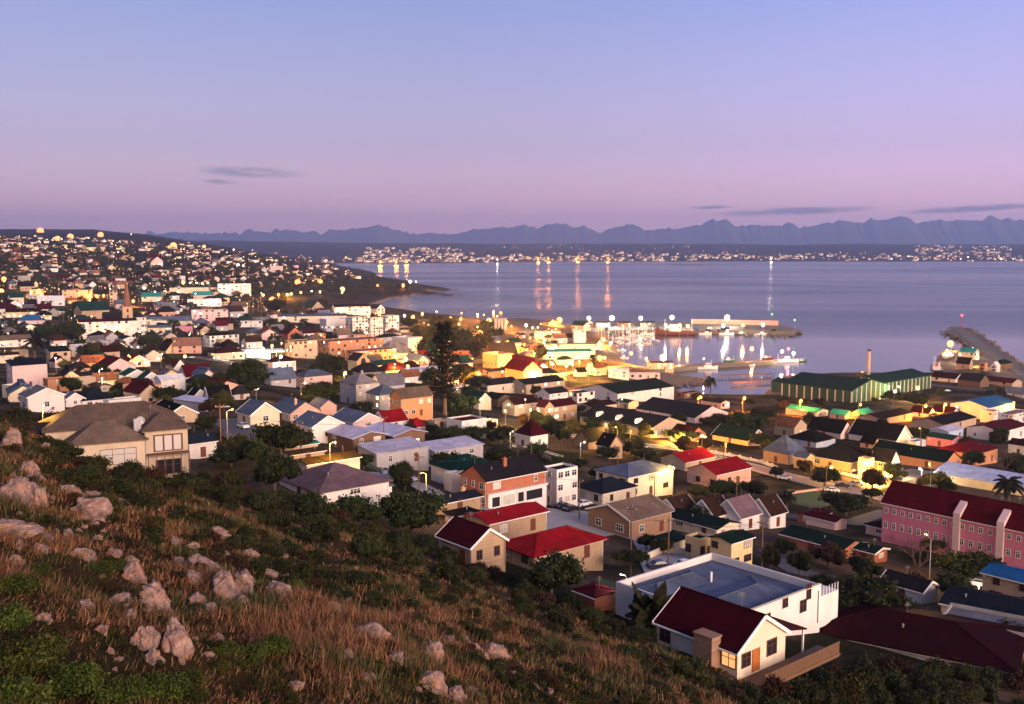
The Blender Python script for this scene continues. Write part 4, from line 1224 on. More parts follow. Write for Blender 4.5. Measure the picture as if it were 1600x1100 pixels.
def strip(name, pts, width, mat, kind='structure', lift=0.14, kerb=None):
    """a road or path laid along the land"""
    W = [hit(px, py) for px, py in pts]
    W = [w for w in W if w is not None]
    P = []
    for a, b in zip(W[:-1], W[1:]):
        k = max(1, int((b - a).length / 4))
        P += [a.lerp(b, i / k) for i in range(k)]
    P.append(W[-1])
    V = []; Fc = []
    for i, p in enumerate(P):
        d = (P[min(i + 1, len(P) - 1)] - P[max(i - 1, 0)]); d.z = 0; d.normalize()
        nrm = Vector((-d.y, d.x, 0))
        for s in (-1, -0.33, 0.33, 1):
            q = p + nrm * width / 2 * s
            V.append((q.x, q.y, h1(q.x, q.y) + lift))
    for i in range(len(P) - 1):
        for k in range(3):
            a = i * 4 + k
            Fc.append((a, a + 1, a + 5, a + 4))
    o = tag(link(name, mesh(name, V, Fc, mat)), kind=kind)
    if kerb:
        for s in (-1, 1):
            mb = MB()
            prev = None
            for i, p in enumerate(P):
                d = (P[min(i + 1, len(P) - 1)] - P[max(i - 1, 0)]); d.z = 0; d.normalize()
                q = p + Vector((-d.y, d.x, 0)) * (width / 2 + 0.7) * s
                c = Vector((q.x, q.y, h1(q.x, q.y) + lift + 0.06))
                if prev is not None:
                    mb.bar(prev, c, 1.4, 0.16)
                prev = c
            tag(mb.build('pavement', M['concrete']), kind='structure')
    return P

def patch(name, pts, mat, lift=0.16, kind='structure'):
    """a paved or planted area"""
    cx = sum(p[0] for p in pts) / len(pts); cy = sum(p[1] for p in pts) / len(pts)
    R = 6
    V = []; Fc = []
    ring = []
    for (ax, ay), (bx, by) in zip(pts, pts[1:] + pts[:1]):
        ring += [(ax + (bx - ax) * k / 4, ay + (by - ay) * k / 4) for k in range(4)]
    n = len(ring)
    for r in range(R + 1):
        for x, y in ring:
            t = r / R if r else 0.02
            p = hit(cx + (x - cx) * t, cy + (y - cy) * t)
            V.append((p.x, p.y, p.z + lift))
    for r in range(R):
        for k in range(n):
            a = r * n + k; b = r * n + (k + 1) % n
            Fc.append((a, b, b + n, a + n))
    Fc.append(tuple(range(n))[::-1])
    return tag(link(name, mesh(name, V, Fc, mat)), kind=kind)

build_land(); build_sea(); build_mountains()
AS, CO, PT = M['asphalt'], M['concrete'], M['paving_tan']
strip('road', [(1120, 716), (1170, 728), (1230, 745), (1300, 762), (1360, 772), (1420, 790), (1440, 812)], 7, PT, kerb=True)
strip('road', [(1440, 735), (1400, 748), (1345, 765)], 8, PT)
strip('road', [(760, 680), (840, 676), (900, 682), (990, 694), (1060, 702), (1120, 716)], 7, AS, kerb=True)
strip('road', [(560, 748), (600, 742), (650, 756), (690, 778), (760, 795), (830, 806), (920, 818), (1010, 845), (1035, 880)], 6, CO)
strip('road', [(345, 655), (372, 668), (400, 690)], 9, AS)
strip('road', [(1300, 950), (1350, 965), (1400, 985), (1450, 1005)], 6, AS)
strip('road', [(1205, 860), (1250, 895), (1300, 905)], 6, AS)
strip('road', [(690, 575), (760, 562), (820, 552), (850, 540), (846, 530), (832, 524)], 14, AS)
strip('road', [(850, 596), (880, 584), (930, 578), (1000, 574)], 12, PT)
strip('road', [(560, 515), (640, 510), (720, 520), (745, 540), (700, 572), (640, 578)], 14, PT)
strip('road', [(250, 560), (310, 558), (360, 566), (420, 582)], 10, PT)
strip('road', [(1440, 600), (1500, 606), (1560, 612), (1640, 625)], 10, AS)
strip('road', [(1190, 800), (1260, 812), (1330, 818), (1390, 800)], 6, AS)
patch('yard', [(1000, 880), (1040, 862), (1075, 870), (1090, 890), (1060, 905), (1010, 902)], M['concrete'])
patch('yard', [(780, 800), (850, 794), (920, 800), (1000, 830), (930, 842), (850, 828)], M['concrete'])
patch('lawn', [(560, 724), (600, 722), (640, 738), (600, 742)], M['lawn'])
patch('lawn', [(905, 925), (940, 905), (975, 915), (962, 935), (930, 945)], M['lawn'])
patch('lawn', [(1230, 765), (1300, 770), (1340, 785), (1270, 795), (1225, 785)], M['lawn'])
patch('lawn', [(1470, 738), (1500, 732), (1515, 738), (1480, 746)], M['lawn'])

# ------------------------------------------------------------------ plants
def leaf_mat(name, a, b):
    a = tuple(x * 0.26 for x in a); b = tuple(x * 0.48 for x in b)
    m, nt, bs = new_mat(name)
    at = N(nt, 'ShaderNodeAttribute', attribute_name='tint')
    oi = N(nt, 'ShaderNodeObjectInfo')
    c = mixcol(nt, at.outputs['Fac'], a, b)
    hv = N(nt, 'ShaderNodeHueSaturation')
    mr = N(nt, 'ShaderNodeMapRange'); mr.inputs[3].default_value = 0.7; mr.inputs[4].default_value = 1.3
    nt.links.new(oi.outputs['Random'], mr.inputs[0]); nt.links.new(mr.outputs[0], hv.inputs['Value'])
    mh = N(nt, 'ShaderNodeMapRange'); mh.inputs[3].default_value = 0.475; mh.inputs[4].default_value = 0.52
    nt.links.new(oi.outputs['Random'], mh.inputs[0]); nt.links.new(mh.outputs[0], hv.inputs['Hue'])
    nt.links.new(c, hv.inputs['Color']); nt.links.new(hv.outputs[0], bs.inputs['Base Color'])
    bs.inputs['Roughness'].default_value = 0.6
    bs.inputs['Specular IOR Level'].default_value = 0.1
    return m
LEAF = {'dark': leaf_mat('dark_leaves', (0.022, 0.036, 0.012), (0.075, 0.095, 0.022)),
        'olive': leaf_mat('olive_leaves', (0.04, 0.05, 0.012), (0.14, 0.125, 0.028)),
        'rusty': leaf_mat('rusty_leaves', (0.045, 0.028, 0.015), (0.13, 0.06, 0.032)),
        'shrub': leaf_mat('shrub_leaves', (0.026, 0.036, 0.011), (0.095, 0.10, 0.026)),
        'glossy': leaf_mat('glossy_leaves', (0.05, 0.08, 0.018), (0.16, 0.20, 0.035)),
        'pine': leaf_mat('pine_needles', (0.012, 0.018, 0.010), (0.032, 0.036, 0.016)),
        'palm': leaf_mat('palm_fronds', (0.022, 0.032, 0.014), (0.07, 0.075, 0.03))}

def leaves(rng, P, size, tint, flat=0.0):
    """one small two-triangle leaf spray at each point"""
    n = len(P)
    d1 = rng.normal(size=(n, 3)); d1[:, 2] *= (1 - flat); d1 /= np.linalg.norm(d1, axis=1)[:, None]
    d2 = rng.normal(size=(n, 3)); d2[:, 2] *= (1 - flat)
    d2 -= (d2 * d1).sum(1)[:, None] * d1; d2 /= np.linalg.norm(d2, axis=1)[:, None] + 1e-9
    s = size * rng.uniform(0.6, 1.35, (n, 1))
    V = np.stack([P - d1 * s, P + d2 * s * 0.55, P + d1 * s, P - d2 * s * 0.55], 1).reshape(-1, 3)
    return V, np.repeat(tint, 4)

def crown_mesh(name, seed, mat, blobs, n_leaf, size, squash=1.0, core=0.78, flat=0.0):
    rng = np.random.default_rng(seed)
    Vs = []; Ts = []; idx = []; sz = []; base = 0
    tot = sum(b[3] ** 2 for b in blobs)
    for (bx, by, bz, br) in blobs:
        k = int(n_leaf * br * br / tot)
        d = rng.normal(size=(k, 3)); d /= np.linalg.norm(d, axis=1)[:, None]
        d[:, 2] = np.where(d[:, 2] < -0.45, -d[:, 2] * 0.6, d[:, 2])
        r = br * (0.72 + 0.36 * rng.random((k, 1)) ** 0.7)
        r = r * (1 + 0.22 * np.sin(d[:, :1] * 7 + seed) * np.cos(d[:, 1:2] * 6) + 0.12 * np.sin(d[:, 2:3] * 13))
        P = d * r; P[:, 2] *= squash; P += np.array([bx, by, bz])
        t = np.clip(rng.uniform(0.1, 0.9) * 0.5 + 0.5 * rng.random(k), 0, 1)
        V, T = leaves(rng, P, size, t, flat)
        Vs.append(V); Ts.append(T)
        idx.append(np.arange(len(V)) + base); sz.append(np.full(k, 4)); base += len(V)
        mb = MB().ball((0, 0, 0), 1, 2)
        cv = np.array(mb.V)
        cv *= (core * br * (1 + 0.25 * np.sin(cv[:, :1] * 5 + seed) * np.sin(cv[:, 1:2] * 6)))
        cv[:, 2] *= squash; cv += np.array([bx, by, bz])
        Vs.append(cv); Ts.append(np.full(len(cv), 0.05))  # inner core added to block light; crown shade is put into its dark tint
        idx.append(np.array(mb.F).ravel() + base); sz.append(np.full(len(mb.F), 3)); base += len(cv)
    return mesh_np(name, np.concatenate(Vs), np.concatenate(idx), np.concatenate(sz), mat, False, {'tint': ('POINT', 'FLOAT', np.concatenate(Ts))})

def rblobs(seed, n, rad=0.45, zs=0.6, base=0.75):
    r = random.Random(seed)
    out = [(0, 0, base, 0.55)]
    for i in range(n):
        a = 2 * math.pi * i / n + r.uniform(-0.4, 0.4)
        d = r.uniform(0.35, 0.72)
        out.append((math.cos(a) * d, math.sin(a) * d, base + r.uniform(-0.35, 0.4) * zs, r.uniform(0.26, rad)))
    out.append((r.uniform(-0.2, 0.2), r.uniform(-0.2, 0.2), base + 0.38 * zs, 0.42))
    return out

def trunk_mesh(h, r, seed, limbs=4, spread=0.5):
    rd = random.Random(seed)
    mb = MB()
    mb.tube([(0, 0, -0.3), (0.02, 0.01, h * 0.4), (0.0, 0.03, h)], [r * 1.25, r, r * 0.7], 7)
    for i in range(limbs):
        a = i * 2 * math.pi / limbs + rd.uniform(-0.4, 0.4)
        mb.tube([(0, 0, h * 0.75), (math.cos(a) * spread * 0.5, math.sin(a) * spread * 0.5, h * 1.1), (math.cos(a) * spread, math.sin(a) * spread, h * 1.45)], [r * 0.6, r * 0.4, r * 0.15], 5)
    return mesh('trunk', mb.V, mb.F, M['bark'])

TREE_KINDS = {}
for k, (lm, n) in {'round': ('dark', 7), 'olive': ('olive', 6), 'rusty': ('rusty', 6)}.items():
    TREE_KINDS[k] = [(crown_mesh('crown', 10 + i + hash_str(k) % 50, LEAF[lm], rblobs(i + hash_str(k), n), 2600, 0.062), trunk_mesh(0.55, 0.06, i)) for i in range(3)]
TREE_KINDS['umbrella'] = [(crown_mesh('crown', 77, LEAF['dark'], [(x, y, 1.05, 0.4) for x, y in ((0, 0), (0.55, 0.1), (-0.5, 0.2), (0.1, 0.5), (0, -0.5), (0.4, -0.35))], 2200, 0.06, 0.45), trunk_mesh(0.75, 0.05, 9))]

def bare_mesh(seed):
    rd = random.Random(seed)
    tk = MB(); br = MB()
    def grow(mb, p, d, L, r, lev):
        q = p + d * L
        mb.tube([p, (p + q) / 2 + Vector((rd.uniform(-1, 1), rd.uniform(-1, 1), 0)) * L * 0.08, q], [r, r * 0.8, r * 0.55], 4, False)
        if lev == 0: return
        for i in range(3 if lev > 1 else 4):
            e = (d + Vector((rd.uniform(-1, 1), rd.uniform(-1, 1), rd.uniform(-0.2, 0.7))) * 0.75).normalized()
            grow(br, q, e, L * rd.uniform(0.55, 0.8), r * 0.5, lev - 1)
    for i in range(4):
        grow(tk if i == 0 else br, Vector((0, 0, -0.1)), Vector((rd.uniform(-0.5, 0.5), rd.uniform(-0.5, 0.5), 1)).normalized(), 0.55, 0.035, 4)
    m = plain('leafless_twigs', (0.13, 0.075, 0.065), 0.9)
    return mesh('crown', br.V, br.F, m), mesh('trunk', tk.V, tk.F, M['bark'])
TREE_KINDS['bare'] = [bare_mesh(3), bare_mesh(5)]

def palm_mesh(seed, nf=34, trunk_h=1.5, droop=1.0):
    rng = np.random.default_rng(seed)
    Vs = []; T = []
    for i in range(nf):
        a = rng.uniform(0, 2 * math.pi); up = rng.uniform(-0.25, 1.15)
        L = rng.uniform(0.8, 1.05)
        pts = []
        for k in range(9):
            t = k / 8
            r = L * t * math.cos(up * 0.8) * (1 - 0.12 * t)
            z = L * t * math.sin(up) - droop * 0.55 * t * t
            pts.append(np.array([math.cos(a) * r, math.sin(a) * r, z]))
        side = np.array([-math.sin(a), math.cos(a), 0])
        for k in range(8):
            for j in range(3):
                p = pts[k] + (pts[k + 1] - pts[k]) * j / 3
                d = pts[k + 1] - pts[k]; d /= np.linalg.norm(d)
                ll = 0.26 * math.sin(math.pi * min(1, 0.15 + 0.85 * (k + j / 3) / 8)) + 0.04
                for s in (-1, 1):
                    e = p + (side * s * 0.8 + d * 0.6 - np.array([0, 0, 0.35])) * ll
                    w = d * 0.035
                    Vs += [p - w, e, p + w, p + (e - p) * 0.5 + w * 1.2]; T += [rng.random()] * 4
    n = len(Vs) // 4
    q = np.array([[4 * i, 4 * i + 1, 4 * i + 3, 4 * i + 2] for i in range(n)]).ravel()
    V = np.array(Vs); V[:, 2] += trunk_h
    cm = mesh_np('crown', V, q, np.full(n, 4), LEAF['palm'], False, {'tint': ('POINT', 'FLOAT', np.array(T))})
    mb = MB().tube([(0, 0, -0.2), (0.02, 0, trunk_h * 0.5), (0, 0, trunk_h)], [0.13, 0.1, 0.11], 8)
    mb.ball((0, 0, trunk_h), 0.16, 2, (1, 1, 1.2))
    return cm, mesh('trunk', mb.V, mb.F, M['bark'])
TREE_KINDS['palm'] = [palm_mesh(1), palm_mesh(2)]
TREE_KINDS['clump'] = [palm_mesh(4, 60, 0.25, 0.6)]

def norfolk_mesh():
    rng = np.random.default_rng(5)
    Vs = []; Ts = []
    tiers = 15
    for t in range(tiers):
        z = 0.22 + 0.76 * t / (tiers - 1)
        R = (0.205 + 0.03 * rng.normal()) * (1 - z) ** 0.42 + 0.012
        if t < 3: R *= 0.85
        for k in range(6):
            a = k * math.pi / 3 + t * 0.5 + rng.uniform(-0.15, 0.15)
            m = 46
            if rng.random() < 0.12: continue
            R_k = R * rng.uniform(0.65, 1.15)
            u = rng.random(m)
            P = np.stack([np.cos(a) * R_k * u, np.sin(a) * R_k * u, z + 0.05 * u * u - 0.02 + rng.normal(size=m) * 0.008], 1)
            P += rng.normal(size=(m, 3)) * np.array([0.016, 0.016, 0.006])
            V, T = leaves(rng, P, 0.017, rng.random(m), 0.3)
            Vs.append(V); Ts.append(T)
    V = np.concatenate(Vs)
    n = len(V) // 4
    cm = mesh_np('crown', V, np.arange(len(V)), np.full(n, 4), LEAF['pine'], False, {'tint': ('POINT', 'FLOAT', np.concatenate(Ts))})
    mb = MB().tube([(0, 0, -0.05), (0, 0, 0.5), (0, 0, 0.99)], [0.022, 0.014, 0.003], 7)
    for t in range(tiers):
        z = 0.2 + 0.76 * t / (tiers - 1); R = 0.2 * (1 - z) ** 0.6
        for k in range(6):
            a = k * math.pi / 3 + t * 0.5
            mb.tube([(0, 0, z), (math.cos(a) * R, math.sin(a) * R, z + 0.03)], [0.004, 0.0015], 4, False)
    return cm, mesh('trunk', mb.V, mb.F, M['bark'])
TREE_KINDS['pine'] = [norfolk_mesh()]

TREES = []
KINDW = {'round': 'dense dark round tree', 'olive': 'yellowish green tree', 'rusty': 'reddish brown leafed tree', 'umbrella': 'flat topped umbrella tree', 'bare': 'leafless twiggy tree', 'palm': 'palm', 'clump': 'wide clump of strap leaved plants', 'pine': 'tall dark Norfolk pine'}
KINDN = {'round': 'round_tree', 'olive': 'leafy_tree', 'rusty': 'leafy_tree', 'umbrella': 'umbrella_tree', 'bare': 'leafless_tree', 'palm': 'palm_tree', 'clump': 'strap_leaf_plant', 'pine': 'pine_tree'}
def tree(px, yb, w, h, kind='round', base=0):
    """px, yb: foot of the tree in the photograph; w, h: its size there"""
    p = hit(px, yb)
    if p is None: return
    k = p.y / F
    cm, tm = random.choice(TREE_KINDS[kind])
    root = empty(KINDN[kind], p, random.uniform(0, 6.28))
    sx = w * k / 2
    if kind == 'pine':
        sx = sz = h * k
        sx = w * k / 2 / 0.21
    elif kind in ('palm',):
        sx = w * k / 2; sz = h * k / 1.95
    elif kind == 'clump':
        sx = w * k / 2 * 1.25; sz = h * k / 0.85
    elif kind == 'bare':
        sx = w * k / 2 / 0.9; sz = h * k / 1.7
    else:
        sz = h * k / (1.5 if kind != 'umbrella' else 1.3)
    link('crown', cm, root).scale = (sx, sx, sz)
    link('trunk', tm, root).scale = (sx, sx, sz)
    TREES.append((root, kind, (px, yb - h / 2), p))
    return root

for t in [(388, 612, 62, 56), (430, 492, 38, 28), (516, 592, 52, 42), (445, 712, 96, 58), (498, 634, 58, 40), (566, 650, 40, 26), (720, 648, 66, 36), (704, 694, 58, 30), (742, 690, 46, 26), (782, 694, 44, 32),
          (776, 726, 48, 34), (486, 820, 90, 58), (556, 824, 76, 52), (642, 832, 108, 72), (430, 768, 76, 66), (400, 730, 60, 50), (862, 936, 96, 84), (1294, 886, 62, 44, 'rusty'), (1338, 966, 118, 76), (1412, 978, 56, 50),
          (1518, 912, 100, 60), (1496, 944, 70, 52), (1572, 1020, 72, 58), (1288, 760, 46, 34), (1212, 746, 24, 18), (1322, 806, 78, 40), (1168, 680, 70, 38), (1130, 672, 46, 28), (876, 696, 44, 44), (834, 690, 62, 30),
          (1090, 780, 50, 26, 'olive'), (1130, 778, 56, 30), (1175, 776, 50, 28), (278, 630, 32, 24), (322, 676, 36, 28), (372, 706, 52, 30, 'olive'), (362, 730, 72, 34), (226, 612, 28, 24), (155, 596, 34, 30),
          (1204, 892, 32, 50, 'olive'), (1250, 900, 46, 44), (985, 902, 66, 42, 'umbrella'), (1434, 886, 82, 54, 'bare'), (1362, 796, 36, 34, 'umbrella'), (1566, 742, 38, 54, 'bare'), (1372, 965, 52, 58, 'bare'),
          (1110, 622, 26, 36, 'palm'), (1574, 800, 60, 62, 'palm'), (1228, 806, 46, 42, 'palm'), (1094, 824, 46, 38, 'palm'), (90, 640, 32, 26, 'palm'), (54, 560, 44, 34, 'palm'), (1150, 980, 36, 40, 'palm'), (1416, 1000, 34, 34, 'palm'),
          (1016, 990, 80, 86, 'clump'), (610, 770, 26, 18, 'clump'), (695, 648, 74, 144, 'pine'), (1035, 865, 44, 28, 'olive'), (1010, 858, 36, 26), (112, 540, 46, 40), (140, 560, 40, 28, 'olive'), (235, 548, 36, 26), (185, 556, 44, 22),
          (75, 535, 44, 30), (340, 604, 40, 22), (720, 556, 40, 46), (690, 520, 46, 30, 'olive'), (655, 545, 30, 26), (845, 565, 26, 30), (925, 586, 16, 34, 'palm'), (1290, 680, 40, 18), (1240, 640, 60, 22), (1430, 636, 44, 24), (1394, 628, 40, 18),
          (1330, 712, 40, 22, 'olive'), (1188, 700, 40, 28), (1052, 690, 36, 22), (965, 700, 40, 24), (745, 610, 44, 26), (580, 600, 30, 18), (420, 600, 40, 24), (330, 560, 36, 18, 'olive'), (268, 570, 34, 18),
          (1006, 720, 44, 22), (950, 720, 40, 24), (925, 668, 30, 18), (1080, 690, 30, 18), (1225, 712, 26, 16), (1480, 770, 30, 20), (1395, 846, 40, 26), (1460, 862, 56, 30), (1350, 905, 60, 40), (1280, 935, 54, 40),
          (1430, 930, 50, 40, 'rusty'), (1225, 868, 40, 30), (905, 735, 28, 22), (820, 745, 30, 22), (760, 740, 40, 22), (742, 756, 30, 20), (610, 690, 20, 14), (1560, 690, 30, 24), (1510, 700, 30, 20), (1190, 660, 44, 26), (668, 560, 40, 36), (684, 545, 44, 40), (712, 548, 46, 40), (730, 566, 48, 38), (752, 552, 44, 36, 'olive'), (670, 600, 40, 28), (725, 600, 46, 32), (700, 528, 44, 34, 'olive'), (770, 536, 34, 26), (735, 626, 44, 26), (656, 530, 34, 24, 'olive'), (640, 515, 30, 20), (758, 520, 34, 22, 'olive')]:
    tree(*t)

# shrubs that cover the lower edge of the hillside
SHRUB = [crown_mesh('shrub', 300 + i, LEAF['shrub'], [(a, b, 0.25 + 0.15 * (i % 2), r) for a, b, r in ((0, 0, 0.6), (0.45, 0.2, 0.42), (-0.4, 0.25, 0.45), (0.05, -0.5, 0.42), (-0.3, -0.35, 0.36), (0.35, -0.3, 0.33))],
                      [1500, 2300, 1900][i], [0.055, 0.042, 0.05][i], [0.8, 0.65, 1.0][i]) for i in range(3)]
SHRUB_D = [crown_mesh('shrub', 320 + i, LEAF['rusty' if i == 0 else 'olive'], [(a, b, 0.3, r) for a, b, r in ((0, 0, 0.55), (0.4, 0.25, 0.4), (-0.42, 0.1, 0.42), (0.05, -0.45, 0.4))], 1500, 0.05, 0.75, core=0.6) for i in range(2)]
sil = np.array([(0, 650), (60, 655), (120, 690), (190, 735), (300, 752), (400, 760), (560, 815), (700, 862), (800, 905), (900, 950), (1000, 1005), (1100, 1060), (1250, 1098), (1300, 1120)], float)
low = np.array([(0, 660), (60, 700), (150, 760), (240, 800), (330, 850), (430, 880), (560, 930), (700, 985), (800, 1040), (900, 1085), (1000, 1130)], float)
SHRUB_G = [crown_mesh('shrub', 330 + i, LEAF['glossy'], [(a, b, 0.3, r) for a, b, r in ((0, 0, 0.5), (0.45, 0.25, 0.4), (-0.42, 0.1, 0.42), (0.05, -0.45, 0.4), (-0.2, 0.5, 0.3))], 2600, 0.05, 0.8, core=0.6) for i in range(2)]
rs = random.Random(4)
def shrub(px, py, w, h=None, kind=None, label='bushy dark green shrub on the lower hillside', group='shrubs on the hillside'):
    p = hit(px, py)
    if p is None: return
    k = p.y / F
    me = rs.choice(SHRUB) if (kind or rs.random()) != 'd' and rs.random() > 0.16 else rs.choice(SHRUB_D)
    if kind == 'd': me = rs.choice(SHRUB_D)
    if kind == 'g': me = rs.choice(SHRUB_G)
    o = link('shrub', me, None, p, rs.uniform(0, 6.28))
    r = w * k / 2
    o.scale = (r, r * rs.uniform(0.8, 1.2), (h or w * 0.75) * k / 1.0)
    tag(o, label, 'shrub', group)
    return o
n = 0
while n < 148:
    px = rs.uniform(10, 1180)
    s = np.interp(px, sil[:, 0], sil[:, 1]); l = np.interp(px, low[:, 0], low[:, 1])
    t = rs.random() ** 1.25
    py = s + (l - s) * t
    if py > 1110: continue
    w = rs.uniform(20, 50) * (1.15 if t < 0.4 else 0.85) * (0.9 if px > 700 else 1.1)
    if shrub(px, py + 6, w):
        n += 1
for (px, py, w, h) in [(30, 930, 80, 50), (15, 985, 90, 60), (45, 1050, 130, 80), (110, 1085, 120, 70), (20, 1120, 150, 90), (180, 1100, 110, 60), (250, 1095, 110, 60), (290, 1075, 70, 40), (160, 895, 60, 26), (185, 890, 40, 22), (395, 1035, 70, 44), (430, 1020, 60, 40), (350, 1025, 60, 36), (60, 900, 50, 30), (330, 885, 20, 12), (300, 1100, 60, 44), (460, 925, 40, 30), (520, 970, 30, 22)]:
    shrub(px, py, w, h, 'g', label='large glossy green shrub low on the grassy slope', group='glossy shrubs among the rocks')
for i in range(62):
    px = rs.uniform(30, 900); l = np.interp(px, low[:, 0], low[:, 1])
    py = l + rs.random() ** 1.3 * (1090 - l)
    if py > 1100: continue
    shrub(px, py, rs.uniform(12, 40), None, 'd' if rs.random() < 0.35 else None, 'low scrubby bush among the dry grass', 'scrub in the dry grass')
for i in range(46):
    px = rs.uniform(1180, 1620); py = rs.uniform(1062, 1125) if px > 1260 else rs.uniform(1080, 1125)
    shrub(px, py, rs.uniform(40, 80), label='dark shrub crowded below the big maroon roof', group='shrubs below the maroon roof')
for (px, py, w) in [(980, 1035, 60), (1020, 1050, 60), (1060, 1055, 54), (1085, 1050, 50), (1000, 1000, 46), (960, 985, 44), (1100, 1075, 46), (930, 970, 44), (895, 950, 50), (700, 880, 50), (660, 862, 56), (620, 850, 56), (580, 842, 60), (540, 835, 56), (500, 828, 60), (455, 815, 66), (415, 800, 66), (375, 785, 60), (330, 770, 50), (290, 765, 46), (255, 762, 40), (150, 735, 56), (120, 712, 60), (90, 690, 56), (60, 672, 50), (190, 752, 50), (770, 905, 50), (820, 935, 54)]:
    shrub(px, py, w, w * 0.62)

# undergrowth that closes the gaps between the shrubs
def build_undergrowth():
    protos = []
    for i, lm in enumerate(('shrub', 'rusty', 'olive')):
        me = crown_mesh('undergrowth_tuft', 340 + i, LEAF[lm], [(a, b, 0.25, r) for a, b, r in ((0, 0, 0.55), (0.4, 0.2, 0.4), (-0.4, 0.15, 0.42), (0.05, -0.45, 0.4))], 620, 0.075, 0.75, core=0.62)
        co = np.zeros(len(me.vertices) * 3, np.float32); me.vertices.foreach_get('co', co)
        ix = np.zeros(len(me.loops), np.int32); me.loops.foreach_get('vertex_index', ix)
        sz = np.zeros(len(me.polygons), np.int32); me.polygons.foreach_get('loop_total', sz)
        tn = np.zeros(len(me.vertices), np.float32); me.attributes['tint'].data.foreach_get('value', tn)
        protos.append((co.reshape(-1, 3), ix, sz, tn))
    Vs = [[], [], []]; Is = [[], [], []]; Zs = [[], [], []]; Ts = [[], [], []]; B = [0, 0, 0]
    for i in range(760):
        px = rs.uniform(0, 1250); s = np.interp(px, sil[:, 0], sil[:, 1]); l = np.interp(px, low[:, 0], low[:, 1]) + 40
        py = s + (l - s) * rs.random() ** 1.1
        if i % 2 == 0:
            px = rs.uniform(0, 950); l = np.interp(px, low[:, 0], low[:, 1]); py = l + rs.random() ** 1.2 * max(10, 1100 - l)
        if py > 1112: continue
        p = hit(px, py + 5)
        if p is None: continue
        k = rs.choice([0, 0, 0, 1, 2]); co, ix, sz, tn = protos[k]
        r = rs.uniform(11, 29) * p.y / F * (1 if py < l else 0.72); a = rs.uniform(0, 6.28)
        R_ = np.array([[math.cos(a), -math.sin(a), 0], [math.sin(a), math.cos(a), 0], [0, 0, rs.uniform(0.7, 1.2)]])
        V = (co @ R_.T) * r + np.array(p)
        Vs[k].append(V); Is[k].append(ix + B[k]); Zs[k].append(sz); Ts[k].append(tn * rs.uniform(0.7, 1.0)); B[k] += len(V)
    for k, lm in enumerate(('shrub', 'rusty', 'olive')):
        if Vs[k]:
            tag(link('undergrowth', mesh_np('undergrowth', np.concatenate(Vs[k]), np.concatenate(Is[k]), np.concatenate(Zs[k]), LEAF[lm], False, {'tint': ('POINT', 'FLOAT', np.concatenate(Ts[k]))})),
                ['dark green undergrowth filling the lower hillside', 'reddish dry undergrowth among the shrubs', 'olive green undergrowth among the shrubs'][k], 'undergrowth', kind='stuff')
build_undergrowth()

